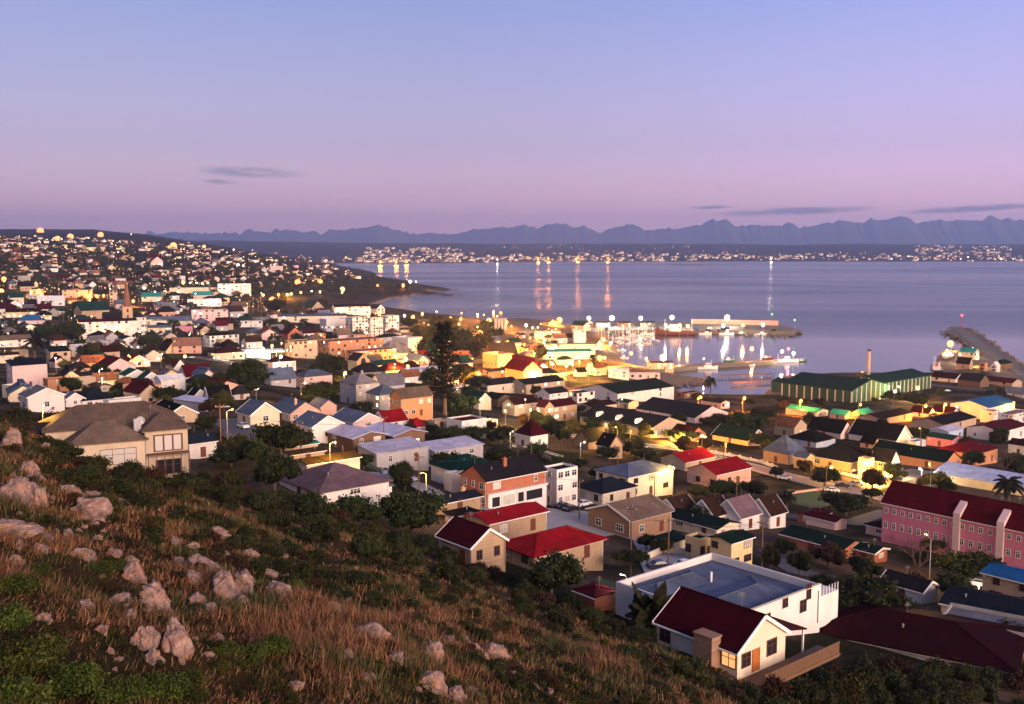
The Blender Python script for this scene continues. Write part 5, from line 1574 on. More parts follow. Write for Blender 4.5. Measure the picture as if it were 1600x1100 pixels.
# dry grass: nobody could count the blades
def build_grass():
    rng = np.random.default_rng(9)
    n = 30000
    y = np.exp(rng.uniform(math.log(14 * S), math.log(112 * S), n))
    px = rng.uniform(-120, 1300, n)
    yb = np.interp(px, HB_COL, HB_Y)
    k = y < yb * 1.02
    y = y[k]; px = px[k]
    x = (px - 800) / F * y
    z = H(x, y)
    g = fbm(x / 7.0, y / 7.0, 60, 3); g2 = fbm(x / 3.0, y / 3.0, 66, 2)
    keep = (g + rng.normal(size=len(x)) * 0.25) > -0.28
    x, y, z, g, g2, px = [a[keep] for a in (x, y, z, g, g2, px)]
    dry = np.array([(0.215, 0.088, 0.042), (0.30, 0.145, 0.066), (0.13, 0.054, 0.030), (0.17, 0.095, 0.036)])
    grn = np.array([(0.05, 0.058, 0.014), (0.085, 0.075, 0.022)])
    NB = 13
    T = len(x)
    tall = np.clip(0.55 + g * 1.1, 0.25, 1.2)
    bx = x[:, None] + rng.normal(size=(T, NB)) * 0.2; by = y[:, None] + rng.normal(size=(T, NB)) * 0.2
    a = rng.uniform(0, 2 * math.pi, (T, NB)); ln = rng.uniform(0.15, 1.0, (T, NB))
    hh = tall[:, None] * rng.uniform(0.3, 1.1, (T, NB)) * 0.78
    zz = z[:, None] - 0.06 + 0 * bx
    w = rng.uniform(0.008, 0.018, (T, NB)) * np.clip(y[:, None] / 32, 1, 2.6)
    cx, sx = np.cos(a), np.sin(a)
    px_, py_ = -sx * w, cx * w
    P0 = np.stack([bx - px_, by - py_, zz], -1); P1 = np.stack([bx + px_, by + py_, zz], -1)
    mx = bx + cx * ln * hh * 0.45 + 0.05; my = by + sx * ln * hh * 0.45; mz = zz + hh * 0.62
    P2 = np.stack([mx + px_ * 0.8, my + py_ * 0.8, mz], -1); P3 = np.stack([mx - px_ * 0.8, my - py_ * 0.8, mz], -1)
    P4 = np.stack([bx + cx * ln * hh * 1.15 + 0.1, by + sx * ln * hh * 1.15, zz + hh], -1)
    V = np.stack([P0, P1, P2, P3, P4], 2).reshape(-1, 3)
    nb = T * NB
    b = np.arange(nb)[:, None] * 5
    idx = np.concatenate([b + np.array([0, 1, 2, 3]), b + np.array([3, 2, 4])], 1).ravel()
    sizes = np.tile([4, 3], nb)
    ci = rng.integers(0, 4, (T, NB))
    c = dry[ci]
    gi = (g2[:, None] + rng.normal(size=(T, NB)) * 0.22) > 0.03
    c = np.where(gi[..., None], grn[rng.integers(0, 2, (T, NB))], c) * rng.uniform(0.65, 1.25, (T, NB, 1))
    c = np.concatenate([c, np.ones((T, NB, 1))], -1)
    c = np.repeat(c.reshape(-1, 4), 5, 0)
    m, nt, bs = new_mat('dry_grass_blades')
    at = N(nt, 'ShaderNodeAttribute', attribute_name='blade')
    nt.links.new(at.outputs['Color'], bs.inputs['Base Color'])
    bs.inputs['Roughness'].default_value = 0.7; bs.inputs['Specular IOR Level'].default_value = 0.2
    tag(link('dry_grass', mesh_np('dry_grass', V, idx, sizes, m, False, {'blade': ('POINT', 'FLOAT_COLOR', c)})), 'tall dry brown grass growing over the rocky slope', 'grass', kind='stuff')
build_grass()

# ------------------------------------------------------------------ boulders
def rock_mat():
    m, nt, b = new_mat('pale_sandstone')
    tc = N(nt, 'ShaderNodeTexCoord')
    n1 = N(nt, 'ShaderNodeTexNoise', i_Scale=1.6, i_Detail=8.0, i_Roughness=0.7)
    n2 = N(nt, 'ShaderNodeTexNoise', i_Scale=2.1, i_Detail=6.0, i_Roughness=0.65)
    for x in (n1, n2): nt.links.new(tc.outputs['Object'], x.inputs['Vector'])
    c = ramp(nt, n1.outputs['Fac'], [(0.32, (0.085, 0.06, 0.055)), (0.48, (0.23, 0.155, 0.135)), (0.74, (0.44, 0.31, 0.26))])
    f = ramp(nt, n2.outputs['Fac'], [(0.52, (0, 0, 0)), (0.66, (0.9, 0.9, 0.9))])
    c = mixcol(nt, f, c, (0.36, 0.14, 0.05))
    nt.links.new(c, b.inputs['Base Color'])
    b.inputs['Roughness'].default_value = 0.9
    b.inputs['Specular IOR Level'].default_value = 0.15
    v = N(nt, 'ShaderNodeTexVoronoi', feature='DISTANCE_TO_EDGE', i_Scale=2.4)
    nt.links.new(tc.outputs['Object'], v.inputs['Vector'])
    cr = ramp(nt, v.outputs['Distance'], [(0.0, (0, 0, 0)), (0.06, (1, 1, 1))])
    a = mixcol(nt, 0.25, n1.outputs['Fac'], cr)
    bp = N(nt, 'ShaderNodeBump', i_Strength=0.7, i_Distance=0.12)
    nt.links.new(a, bp.inputs['Height']); nt.links.new(bp.outputs[0], b.inputs['Normal'])
    return m
ROCKM = rock_mat()
def rock_mesh(seed):
    rng = np.random.default_rng(seed)
    bm = bmesh.new()
    bmesh.ops.create_icosphere(bm, subdivisions=5, radius=1.0)
    V = np.array([v.co[:] for v in bm.verts]); Fc = np.array([[v.index for v in f.verts] for f in bm.faces])
    bm.free()
    r = np.full(len(V), 1.15)
    ax = rng.normal(size=3); ax /= np.linalg.norm(ax)
    for i in range(15):
        n_ = rng.normal(size=3) + ax * rng.choice([-0.8, 0.8]); n_[2] = abs(n_[2]) * 0.8; n_ /= np.linalg.norm(n_)
        d = rng.uniform(0.42, 0.92)
        c = V @ n_
        r = np.where(c > 0.05, np.minimum(r, d / np.maximum(c, 0.05)), r)
    for i, v in enumerate(V):
        q = Vector(v * 1.7) + Vector((seed * 3.1, 0, 0))
        a = mnoise.fractal(q, 1.0, 2.0, 5)
        st_ = float(np.dot(v, ax))
        b_ = abs(mnoise.noise(Vector((q.x * 0.5, q.y * 0.5, st_ * 3.6 + seed))))
        r[i] *= 1 + 0.17 * a - 0.26 * max(0, 0.13 - b_) / 0.13
    V = V * r[:, None]
    return mesh_np('boulder', V, Fc.ravel(), np.full(len(Fc), 3), ROCKM, False)
ROCKS = [rock_mesh(i) for i in range(9)]
def boulder(px, py, w, h, label=None, i=0):
    p = hit(px, py)
    if p is None: return
    k = p.y / F
    o = link('boulder', ROCKS[i % len(ROCKS)])
    sx = w * k / 2 * 1.08; sz = h * k / 2 * 1.3
    o.scale = (sx, (sx + sz) / 2 * 1.0, sz)
    o.location = (p.x, p.y + sx * 0.3, p.z + sz * 0.35)
    o.rotation_euler = (rs.uniform(-0.25, 0.25), rs.uniform(-0.25, 0.25), rs.uniform(0, 6.28))
    if label: tag(o, label, 'boulder', 'pale boulders on the hillside')
    else: tag(o, 'small pale weathered rock half sunk in the dry grass', 'boulder', 'small rocks in the dry grass')
big = [(14, 700, 54, 40, 'rounded orange stained boulder at the crest, highest of the rock pile'), (42, 742, 48, 34, 'grey flat slab in the middle of the rock pile'), (22, 786, 72, 66, 'largest orange boulder with a shadowed face under the rock pile'),
       (60, 792, 26, 40, 'upright orange knob leaning on the largest boulder'), (10, 838, 90, 32, 'broad pinkish rock shelf below the largest boulder'),
       (132, 806, 60, 40, 'twin humped pale boulder above the dark shrub'), (106, 772, 34, 22, 'flat pale rock poking through grass beside the dark bushes'), (155, 812, 30, 30, 'pale split rock beside the twin humped boulder'),
       (208, 908, 46, 42, 'tall blunt pale boulder beside the dark low shrub'), (236, 955, 64, 56, 'pale wedge boulder with a sharp peak and dark crack'), (182, 944, 52, 22, 'low rounded rock joined to the wedge boulder'),
       (345, 930, 70, 62, 'long orange tinted boulder standing in a row of rocks'), (380, 926, 56, 44, 'craggy boulder with orange underside at the end of the row'), (310, 895, 60, 34, 'grey backed boulder at the head of the row'),
       (268, 1015, 60, 66, 'orange faced boulder low on the slope beside green shrubs'), (222, 1012, 34, 56, 'narrow tilted rock next to the orange faced boulder'),
       (575, 1004, 96, 34, 'long low whale backed boulder in the lower grass'), (618, 1036, 50, 26, 'square pale rock under the whale backed boulder'), (676, 1038, 46, 46, 'leaning pale boulder above the domed rock'),
       (672, 1078, 64, 42, 'domed striped boulder at the bottom of the slope'), (710, 1090, 46, 26, 'small pale rock against the domed boulder'), (430, 936, 58, 32, 'pale block beside the green tuft at the row end')]
for i, (px, py, w, h, l) in enumerate(big):
    boulder(px, py, w, h, l, i)
for i, (px, py, w, h) in enumerate([(125, 872, 42, 26), (130, 952, 44, 18), (378, 950, 46, 24), (298, 910, 34, 26), (306, 948, 28, 34), (236, 1034, 36, 26), (275, 882, 36, 16), (332, 838, 50, 18), (388, 868, 34, 14), (520, 954, 22, 24), (545, 942, 16, 10), (592, 968, 18, 12),
        (540, 1026, 30, 14), (458, 1076, 28, 18), (772, 1026, 60, 26), (470, 958, 26, 12), (410, 888, 24, 14), (20, 880, 34, 20), (70, 850, 44, 22), (105, 840, 30, 18), (60, 862, 30, 16), (175, 868, 30, 14), (440, 870, 22, 12), (350, 870, 26, 12), (480, 990, 26, 14), (500, 1010, 24, 12),
        (640, 960, 18, 12), (660, 985, 20, 14), (700, 1005, 26, 14), (740, 1015, 24, 12), (270, 850, 26, 12), (300, 855, 24, 12), (230, 840, 24, 12), (205, 880, 34, 16), (160, 990, 30, 18), (65, 970, 34, 18), (75, 1000, 24, 12), (330, 960, 26, 24), (395, 960, 26, 16), (140, 780, 30, 18), (185, 790, 26, 14), (240, 800, 24, 14),
        (800, 1060, 30, 14), (830, 1080, 30, 14), (570, 1060, 26, 14), (740, 1085, 30, 16), (860, 1090, 28, 14), (420, 900, 26, 14), (445, 905, 20, 12), (365, 845, 30, 12), (340, 1000, 22, 14), (200, 965, 30, 18)]):
    boulder(px, py, w, h, None, i + 2)

for i in range(150):
    if i < 100:
        bx, by, bw, bh, _ = big[i % len(big)]
        px, py = bx + rs.gauss(0, bw * 0.9), by + rs.gauss(6, bh * 0.7)
    else:
        px = rs.uniform(0, 760); py = np.interp(px, low[:, 0], low[:, 1]) + rs.random() * 260
    if py > 1098 or px < 0 or py < np.interp(px, low[:, 0], low[:, 1]) - 15: continue
    w = rs.uniform(8, 20)
    boulder(px, py, w, w * rs.uniform(0.45, 0.9), None, i)
# ------------------------------------------------------------------ landmark buildings and their extras
def lamp_post_dummy(): pass

# the large cream house at the edge of the hillside
PA = hit(228, 744, y0=86 * S)
er = math.radians(28); E1 = Vector((math.cos(er), math.sin(er), 0)); E2 = Vector((-math.sin(er), math.cos(er), 0))
def vol_at(P, x0, x1, y0, y1, h, r, roof, rot=er, **kw):
    v = Vol(); c = P + E1 * (x0 + x1) / 2 + E2 * (y0 + y1) / 2
    v.c = (c.x, c.y); v.g = P.z; v.L = x1 - x0; v.W = y1 - y0; v.h = h; v.r = r; v.rot = rot; v.roof = roof
    for k_, x_ in kw.items(): setattr(v, k_, x_)
    return v
q_ = PA.y / 150.0
cv = [vol_at(PA, 0, 6.4 * q_, 0, 8 * q_, 7.0 * q_, 9.0 * q_, 'hip', ov=0.6), vol_at(PA, -10.4 * q_, -0.12, -1.0, 6.5 * q_, 6.0 * q_, 8.4 * q_, 'hip', ov=0.6),
      vol_at(PA, -13.5 * q_, 6.2 * q_, 4.2 * q_, 14 * q_, 7.4 * q_, 10.2 * q_, 'hip', ov=0.6), vol_at(PA, -23 * q_, -12.5 * q_, 5 * q_, 12 * q_, 5.6 * q_, 8.0 * q_, 'gable', roofc='dkgrey')]
CL = 'large cream house with brown hip roof and red framed windows at the hillside edge'
cr_, cinv, cvv = house(CL, cv, 'beige', 'tan', windows=False, win='brown')
place_win(cr_, cinv, cv[1], 0, cv[1].L * 0.13, 2.5 * q_, 5.0 * q_, 2.3 * q_, 'brown', 'curtain')
place_win(cr_, cinv, cv[1], 0, cv[1].L * 0.40, 0.0, 1.1, None, 'brown', 'door_brown')
place_win(cr_, cinv, cv[1], 0, cv[1].L * 0.12, 0.3, 1.3, 0.9, 'brown', 'glass')
place_win(cr_, cinv, cv[1], 0, -cv[1].L * 0.3, 2.9 * q_, 1.2, 1.3, 'brown', 'glass')
place_win(cr_, cinv, cv[0], 0, 0.2, 0.1, 3.6 * q_, 2.2 * q_, 'brown', 'glass')
place_win(cr_, cinv, cv[0], 1, 0.0, 4.0 * q_, 1.3, 1.5, 'brown', 'glass')
place_win(cr_, cinv, cv[0], 1, 0.0, 0.8, 1.3, 1.5, 'brown', 'glass')
MB().tube([(cv[0].L * -0.5 + 0.1, -cv[0].W / 2 - 0.1, -1), (cv[0].L * -0.5 + 0.1, -cv[0].W / 2 - 0.1, cv[0].h)], 0.06, 6).build('rain_pipe', M['pole'], cr_)

# pink hotel
v = solve(1377, 1722, 752, 850, 915, ROT_A, 4.6, 'gable')
hr, hinv, hv_ = house('long pink hotel with crimson roof, white framed windows and white fin walls', [v], 'pink', 'crimson', name='hotel', cat='hotel', windows=False, trim=None)
fc = [f for f in seen_faces(v) if f in (0, 2)][0]
rows = max(2, int(v.h / 2.9))
nn = 22
for s_ in range(rows):
    for k in range(nn):
        place_win(hr, hinv, v, fc, v.L * ((k + 0.5) / nn - 0.5), v.h - 2.2 - s_ * (v.h - 1.2) / rows, 0.7, 1.3 if s_ else 1.0, 'white', 'glass')
for q in (0.405, 0.62):
    sx = -1 if fc == 0 else 1
    x = (v.L * (q - 0.5))
    T = hinv @ vol_matrix(v)
    fb = MB()
    xx = x if proj(*(vol_matrix(v) @ Vector((x, 0, 0))))[0] > 0 else -x
    sl = (v.r - v.h) / (v.W / 2)
    y0 = (-1 if fc == 0 else 1) * v.W / 2
    yo = y0 * 1.12
    ym = y0 * 0.45
    zz = v.r - sl * abs(ym)
    V_ = [(xx + dx, y, z) for dx in (-0.7, 0.7) for y, z in ((yo, -2), (yo, v.h + 0.9), (ym, zz + 0.9), (ym, zz - 0.5), (y0 * 0.98, -2))]
    fb.add([tuple(T @ Vector(p)) for p in V_], [(0, 1, 2, 3, 4), (9, 8, 7, 6, 5), (0, 5, 6, 1), (1, 6, 7, 2), (2, 7, 8, 3), (3, 8, 9, 4), (4, 9, 5, 0)])
    fb.build('fin_wall', WALLS['rose'], hr)

# green shed on the shore
v1 = solve(1222, 1388, 582, 611, 629, ROT_A, 1.15, 'gable')
v2 = solve(1322, 1453, 577, 598, 618, ROT_B, 2.2, 'gable')
v3 = solve(1205, 1262, 592, 600, 612, ROT_A, 1.2, 'gable')
gr, ginv, gv = house('huge dark green shed with pale pillars beside the shore', [v1, v2, v3], 'dkgreen', 'green', name='shed', cat='shed', windows=False)
for v in (v1, v2):
    T = ginv @ vol_matrix(v)
    for f in seen_faces(v):
        Lf = face_len(v, f); n = int(Lf / 5.2)
        a = [0, math.pi / 2, math.pi, -math.pi / 2][f]
        off = v.W / 2 if f in (0, 2) else v.L / 2
        for k in range(n + 1):
            s_ = Lf * (k / n - 0.5)
            hh = v.h
            if f in (1, 3):
                hh = v.h + (v.r - v.h) * (1 - abs(s_) / (v.W / 2))
            pm = MB().box(s_ - 0.32, s_ + 0.32, -off - 0.45, -off - 0.003, -2.5, hh - 0.55, Matrix.Rotation(a, 4, 'Z'))
            pm.V = [tuple(T @ Vector(p)) for p in pm.V]
            pm.build('pillar', WALLS['cream'], gr)
p = hit(1356, 606)
hh = z_at_row(p.y, 546) - p.z
sm = MB().tube([(0, 0, -1), (0, 0, hh * 0.5), (0, 0, hh - 1.2)], [1.5, 1.25, 1.05], 14)
st = empty('chimney_stack', p); tag(st, 'tall slender brown chimney stack rising beside the green shed', 'chimney')
sm.build('shaft', WALLS['tan'], st)
MB().tube([(0, 0, hh - 1.2), (0, 0, hh)], [1.3, 1.3], 14).build('collar', M['iron'], st)
v = solve(1338, 1351, 582, 583, 606, ROT_B, 1.0, 'flat')
house('narrow dark tower beside the chimney stack', [v], 'brown', 'black', name='tower', cat='tower', windows=False)

# church tower and spire
p = hit(200, 514)
k = p.y / F
w = 18 * k / 1.38
h1_ = z_at_row(p.y, 479) - p.z; h2_ = z_at_row(p.y, 433) - p.z
ch = empty('church_tower', p, math.radians(25)); tag(ch, 'slim stone church tower with tall pointed spire', 'church tower')
mb = MB().box(-w / 2, w / 2, -w / 2, w / 2, -3, h1_)
for sx in (-1, 1):
    for sy in (-1, 1):
        mb.box(sx * w / 2 - 0.5, sx * w / 2 + 0.5, sy * w / 2 - 0.5, sy * w / 2 + 0.5, -3, h1_ + 1.2)
mb.build('wall', WALLS['stone'], ch)
a = w * 0.5
V_ = []
for z, r in ((h1_ - 0.1, 1.02), (h1_ + (h2_ - h1_) * 0.25, 0.66), (h2_, 0.02)):
    for i in range(8):
        t = math.pi / 8 + i * math.pi / 4
        V_.append((math.cos(t) * a * r * 1.08, math.sin(t) * a * r * 1.08, z))
Fc_ = [(j * 8 + i, j * 8 + (i + 1) % 8, (j + 1) * 8 + (i + 1) % 8, (j + 1) * 8 + i) for j in range(2) for i in range(8)] + [tuple(range(8))[::-1], tuple(range(16, 24))]
MB().add(V_, Fc_).build('spire', ROOFS['salmon'], ch)
for f in range(4):
    for z in (h1_ * 0.55, h1_ * 0.82):
        wm = MB().box(-w * 0.12, w * 0.12, -w / 2 - 0.12, -w / 2 + 0.02, z - 1.6, z + 1.2)
        wm.tube([(0, -w / 2 - 0.12, z + 1.2), (0, -w / 2 + 0.02, z + 1.2)], [w * 0.12, w * 0.12], 10)
        wm.build('louvre_window', M['iron'], ch, rotz=f * math.pi / 2)
HOUSES.append(('church tower', p.copy(), (200, 480), w))

# bits on named houses
def find_house(label):
    for o in COL.objects:
        if o.get('label') == label and o.type == 'EMPTY': return o
def vols_of(label):
    o = find_house(label)
    return o, [h[3] for h in HAND if getattr(h[3], 'root', None) == o]

# chapel window
o = find_house('stone chapel with arched window in its gable')
v = [h[3] for h in HAND if (Vector((h[0], h[1])) - o.location.xy).length < 0.01][0]
f = [q for q in seen_faces(v) if q in (1, 3)][0]
a_ = [0, math.pi / 2, math.pi, -math.pi / 2][f]
aw = MB(); r_ = v.W * 0.2
aw.box(-r_, r_, -v.L / 2 - 0.06, -v.L / 2 + 0.02, v.h * 0.28, v.h * 0.8)
aw.add([(math.cos(t) * r_ * (1 if True else 0), -v.L / 2 - 0.06, v.h * 0.8 + abs(math.sin(t)) * r_ * 1.7) for t in [i * math.pi / 10 for i in range(11)]], [tuple(range(11))])
aw.build('arched_window', M['glass'], o, rotz=a_)

# brick terrace: white ground floor, awnings, garage doors
o = find_house('red brick terrace with white ground floor, slate roof and white corner block')
vv = [h[3] for h in HAND if (Vector((h[0], h[1])) - o.location.xy).length < 0.01][0]
T = Matrix.Identity(4)
g = MB().box(-vv.L / 2 + 0.3, vv.L / 2 - 0.05, -vv.W / 2 - 0.35, -vv.W / 2 - 0.004, -2.5, vv.h * 0.47)
g.build('ground_floor', WALLS['white'], o)
b_ = MB().box(-vv.L / 2 - 0.05, vv.L / 2 - 0.06, -vv.W / 2 - 0.9, -vv.W / 2 - 0.006, vv.h * 0.47 + 0.003, vv.h * 0.47 + 0.35)
b_.build('balcony_band', WALLS['white'], o)
for i, (s0, s1) in enumerate(((-0.42, -0.30), (-0.24, -0.05), (0.0, 0.1), (0.14, 0.42))):
    MB().box(vv.L * s0, vv.L * s1, -vv.W / 2 - 0.42, -vv.W / 2 - 0.352, 0.05, vv.h * 0.36).build('shop_door', M['glass'] if i != 1 else M['curtain'], o)
for s0 in (-0.27, -0.02, 0.12):
    MB().box(vv.L * s0, vv.L * s0 + 0.3, -vv.W / 2 - 0.55, -vv.W / 2 - 0.353, -2.4, vv.h * 0.46).build('pilaster', WALLS['white'], o)

# timber deck and veranda of the maroon roofed house
o = find_house('cream house with maroon gable roof, orange door and timber deck')
vm = [h[3] for h in HAND if (Vector((h[0], h[1])) - o.location.xy).length < 0.01][0]
# the gable end with the door is the +x end
fx = [q for q in seen_faces(vm) if q in (1, 3)][0]
sg = 1 if fx == 1 else -1
yb_ = vm.W / 2
im_ = vol_matrix(vm).inverted()
q1 = 1 if fx == 1 else -1
place_win(o, im_, vm, fx, -0.33 * q1 * vm.W, 0.9, 1.2, 1.2, 'brown', 'glass')
place_win(o, im_, vm, fx, -0.13 * q1 * vm.W, 0.02, 0.95, None, 'brown', 'door_orange')
place_win(o, im_, vm, fx, 0.20 * q1 * vm.W, 1.0, 1.4, 1.4, 'brown', 'glass')
for f_ in seen_faces(vm):
    if f_ in (0, 2):
        place_win(o, im_, vm, f_, (0.40 if f_ == 0 else -0.40) * sg * vm.L, 0.9, 1.5, 1.3, 'brown', 'lit_dim')
        place_win(o, im_, vm, f_, (-0.40 if f_ == 0 else 0.40) * sg * vm.L, 0.9, 1.2, 1.3, 'brown', 'glass')
ve = MB()
ve.add([(sg * (vm.L * 0.02), yb_ * 1.0, vm.h - 0.0), (sg * vm.L / 2, yb_ * 1.0, vm.h - 0.0), (sg * vm.L / 2, yb_ + 3.6, vm.h - 0.75), (sg * (vm.L * 0.02), yb_ + 3.6, vm.h - 0.75),
        (sg * (vm.L * 0.02), yb_ * 1.0, vm.h + 0.14), (sg * vm.L / 2, yb_ * 1.0, vm.h + 0.14), (sg * vm.L / 2, yb_ + 3.6, vm.h - 0.6), (sg * (vm.L * 0.02), yb_ + 3.6, vm.h - 0.6)],
       [(0, 1, 2, 3), (7, 6, 5, 4), (0, 4, 5, 1), (1, 5, 6, 2), (2, 6, 7, 3), (3, 7, 4, 0)])
ve.build('veranda_roof', ROOFS['maroon'], o)
for x in (vm.L / 2 - 0.3, vm.L * 0.05):
    MB().box(sg * x - 0.08, sg * x + 0.08, yb_ + 3.3, yb_ + 3.46, -2, vm.h - 0.75).build('veranda_post', M['trim_white'], o)
dk = MB().box(*sorted((sg * (vm.L / 2 + 0.1), sg * (vm.L / 2 + 2.6))), -yb_ + 0.6, yb_ + 5.4, -0.32, -0.12)
dk.build('deck', M['wood'], o)
fm = MB()
xo = sg * (vm.L / 2 + 2.5)
n_ = int((2 * yb_ + 4.8) / 0.22)
for i in range(n_):
    y = -yb_ + 0.6 + i * 0.22
    fm.box(xo - 0.025, xo + 0.025, y, y + 0.17, -0.5, 0.95)
fm.box(xo - 0.05, xo + 0.05, -yb_ + 0.6, yb_ + 5.4, 0.96, 1.04)
fm.build('deck_fence', M['wood'], o)
# brick chimney breast on the long side that faces the hill
cs = [q for q in seen_faces(vm) if q in (0, 2)]
if cs:
    yy = -1 if cs[0] == 0 else 1
    cb = MB()
    x0 = sg * vm.L * 0.08; x1 = sg * vm.L * 0.30
    x0, x1 = min(x0, x1), max(x0, x1)
    ya, ybb = sorted((yy * vm.W / 2 * 1.003, yy * (vm.W / 2 + 1.3)))
    cb.box(x0, x1, ya, ybb, -3, vm.h + 0.8)
    cb.box(x0 - 0.08, x1 + 0.08, ya - 0.08, ybb + 0.08, vm.h + 0.803, vm.h + 0.98)
    cb.build('chimney', WALLS['umber'], o)

# lights of the pub dormers
o = find_house('long dark roofed pub with three white dormer lights and blue gutter')
vp = [h[3] for h in HAND if (Vector((h[0], h[1])) - o.location.xy).length < 0.01][0]
f = [q for q in seen_faces(vp) if q in (0, 2)][0]
yy = -1 if f == 0 else 1
sl = (vp.r - vp.h) / (vp.W / 2)
for q in (-0.28, 0.0, 0.27):
    dm = MB(); x = vp.L * q; y = yy * vp.W / 2 * 0.86; z = vp.h + sl * vp.W / 2 * 0.14
    dm.box(x - 0.8, x + 0.8, min(y, y - yy * 2), max(y, y - yy * 2), z - 0.4, z + 1.3)
    dm.add([(x - 1, y + yy * 0.2, z + 1.3), (x + 1, y + yy * 0.2, z + 1.3), (x, y + yy * 0.2, z + 2.1), (x - 1, y - yy * 3, z + 1.3), (x + 1, y - yy * 3, z + 1.3), (x, y - yy * 3, z + 2.1)], [(0, 1, 2), (3, 5, 4), (0, 2, 5, 3), (1, 4, 5, 2), (0, 3, 4, 1)])
    d_ = dm.build('dormer', WALLS['white'], o)
    MB().box(x - 0.5, x + 0.5, min(y + yy * 0.06, y), max(y + yy * 0.06, y), z + 0.1, z + 1.1).build('pane', M['lit_white'], d_)
MB().box(-vp.L / 2, vp.L / 2, *sorted((yy * (vp.W / 2 + 0.36), yy * (vp.W / 2 + 0.5))), vp.h - 0.55, vp.h - 0.25).build('blue_fascia', ROOFS['blue'], o)

# white corner rail of the parapet building, satellite dish on the big cream house
o = find_house('large cream house with brown hip roof and red framed windows at the hillside edge')
vt = [h[3] for h in HAND if (Vector((h[0], h[1])) - o.location.xy).length < 0.01][0]
dm = MB()
for i in range(5):
    for j in range(14):
        pass
Rr = 0.75
rings = [(0.0, 0.0), (0.35, 0.04), (0.7, 0.16), (1.0, 0.34)]
V_ = []; Fc_ = []
for r, d_ in rings:
    for k in range(16):
        t = 2 * math.pi * k / 16
        V_.append((Rr * r * math.cos(t), -Rr * d_, Rr * r * math.sin(t)))
for i in range(3):
    for k in range(16):
        Fc_.append((i * 16 + k, i * 16 + (k + 1) % 16, (i + 1) * 16 + (k + 1) % 16, (i + 1) * 16 + k))
pd = (vol_matrix(vt).inverted() @ Vector((*hit(221, 668).xy, 0)))
ds = MB().add(V_, Fc_ + [f[::-1] for f in Fc_])
dish = ds.build('satellite_dish', M['trim_white'], o)
dish.location = (-vt.L * 0.55, -vt.W * 0.30, vt.h + 1.7)
MB().tube([(0, 0.1, -1.6), (0, 0.1, 0)], 0.05, 6).build('mast', M['pole'], dish)
MB().box(-1.1, 0.1, -0.2, 0.6, -1.9, 0.3).build('chimney_block', WALLS['grey'], dish)
# balcony of its bay
f = [q for q in seen_faces(vt)][0]
for q in seen_faces(vt):
    if face_len(vt, q) > 2.5 and q == 0:
        MB().box(-vt.L * 0.46, vt.L * 0.5, -vt.W / 2 - 1.5, -vt.W / 2 - 0.01, vt.h * 0.47, vt.h * 0.47 + 0.22).build('balcony', M['trim_brown'], o)
        for i in range(6):
            x = -vt.L * 0.45 + vt.L * 0.94 * i / 5
            MB().box(x - 0.07, x + 0.07, -vt.W / 2 - 1.48, -vt.W / 2 - 1.34, -2, vt.h * 0.47 - 0.005).build('pergola_post', M['trim_brown'], o)
        MB().box(-vt.L * 0.3, vt.L * 0.38, -vt.W / 2 - 0.12, -vt.W / 2 - 0.012, vt.h * 0.52, vt.h * 0.9).build('red_window_frame', M['trim_brown'], o)
        for i in range(3):
            x = -vt.L * 0.28 + vt.L * 0.64 * (i + 0.08) / 3
            MB().box(x, x + vt.L * 0.17, -vt.W / 2 - 0.15, -vt.W / 2 - 0.122, vt.h * 0.545, vt.h * 0.87).build('pane', M['curtain'], o)

# ------------------------------------------------------------------ walls and fences
def garden_wall(pts, h, mat, label, piers=False, th=0.24, name='garden_wall'):
    W = [hit(*p) for p in pts]
    root = empty(name, W[0])
    mb = MB()
    o0 = W[0]
    for a, b in zip(W[:-1], W[1:]):
        d = (b - a); d.z = 0; d.normalize()
        nrm = Vector((-d.y, d.x, 0)) * th / 2
        n = max(1, int((b - a).length / 4))
        for i in range(n):
            p = a.lerp(b, i / n); q = a.lerp(b, (i + 1) / n)
            zp, zq = h1(p.x, p.y), h1(q.x, q.y)
            V = []
            for s in (-1, 1):
                V += [(p.x + nrm.x * s - o0.x, p.y + nrm.y * s - o0.y, zp - 1 - o0.z), (q.x + nrm.x * s - o0.x, q.y + nrm.y * s - o0.y, zq - 1 - o0.z),
                      (q.x + nrm.x * s - o0.x, q.y + nrm.y * s - o0.y, zq + h - o0.z), (p.x + nrm.x * s - o0.x, p.y + nrm.y * s - o0.y, zp + h - o0.z)]
            mb.add(V, [(0, 1, 2, 3), (7, 6, 5, 4), (3, 2, 6, 7), (0, 4, 5, 1), (0, 3, 7, 4), (1, 5, 6, 2)])
            if piers and i % 1 == 0:
                c = Vector((p.x - o0.x, p.y - o0.y, zp - o0.z))
                MB().box(c.x - 0.28, c.x + 0.28, c.y - 0.28, c.y + 0.28, c.z - 0.9, c.z + h + 0.3).build('pier', mat, root)
    mb.build('wall', mat, root)
    tag(root, label, 'wall', 'garden walls')
garden_wall([(1098, 706), (1140, 713), (1190, 724), (1215, 733)], 1.0, WALLS['white'], 'white piered street wall beside the pink brick barn', True)
garden_wall([(1005, 878), (1036, 864), (1072, 868)], 1.3, WALLS['cream'], 'cream yard wall beside the cream garage house')
garden_wall([(790, 692), (830, 708), (868, 722), (930, 742)], 1.1, WALLS['tan'], 'long tan wall beside the road above the brick terrace')
garden_wall([(1225, 774), (1285, 766)], 0.8, WALLS['salmon'], 'low salmon wall with pale caps on the lawn')
garden_wall([(598, 742), (640, 730), (690, 728)], 0.9, WALLS['white'], 'white broken wall at the end of the lawn')
garden_wall([(800, 698), (846, 706), (880, 716)], 0.8, WALLS['cream'], 'short cream wall under the maroon pyramid roof')
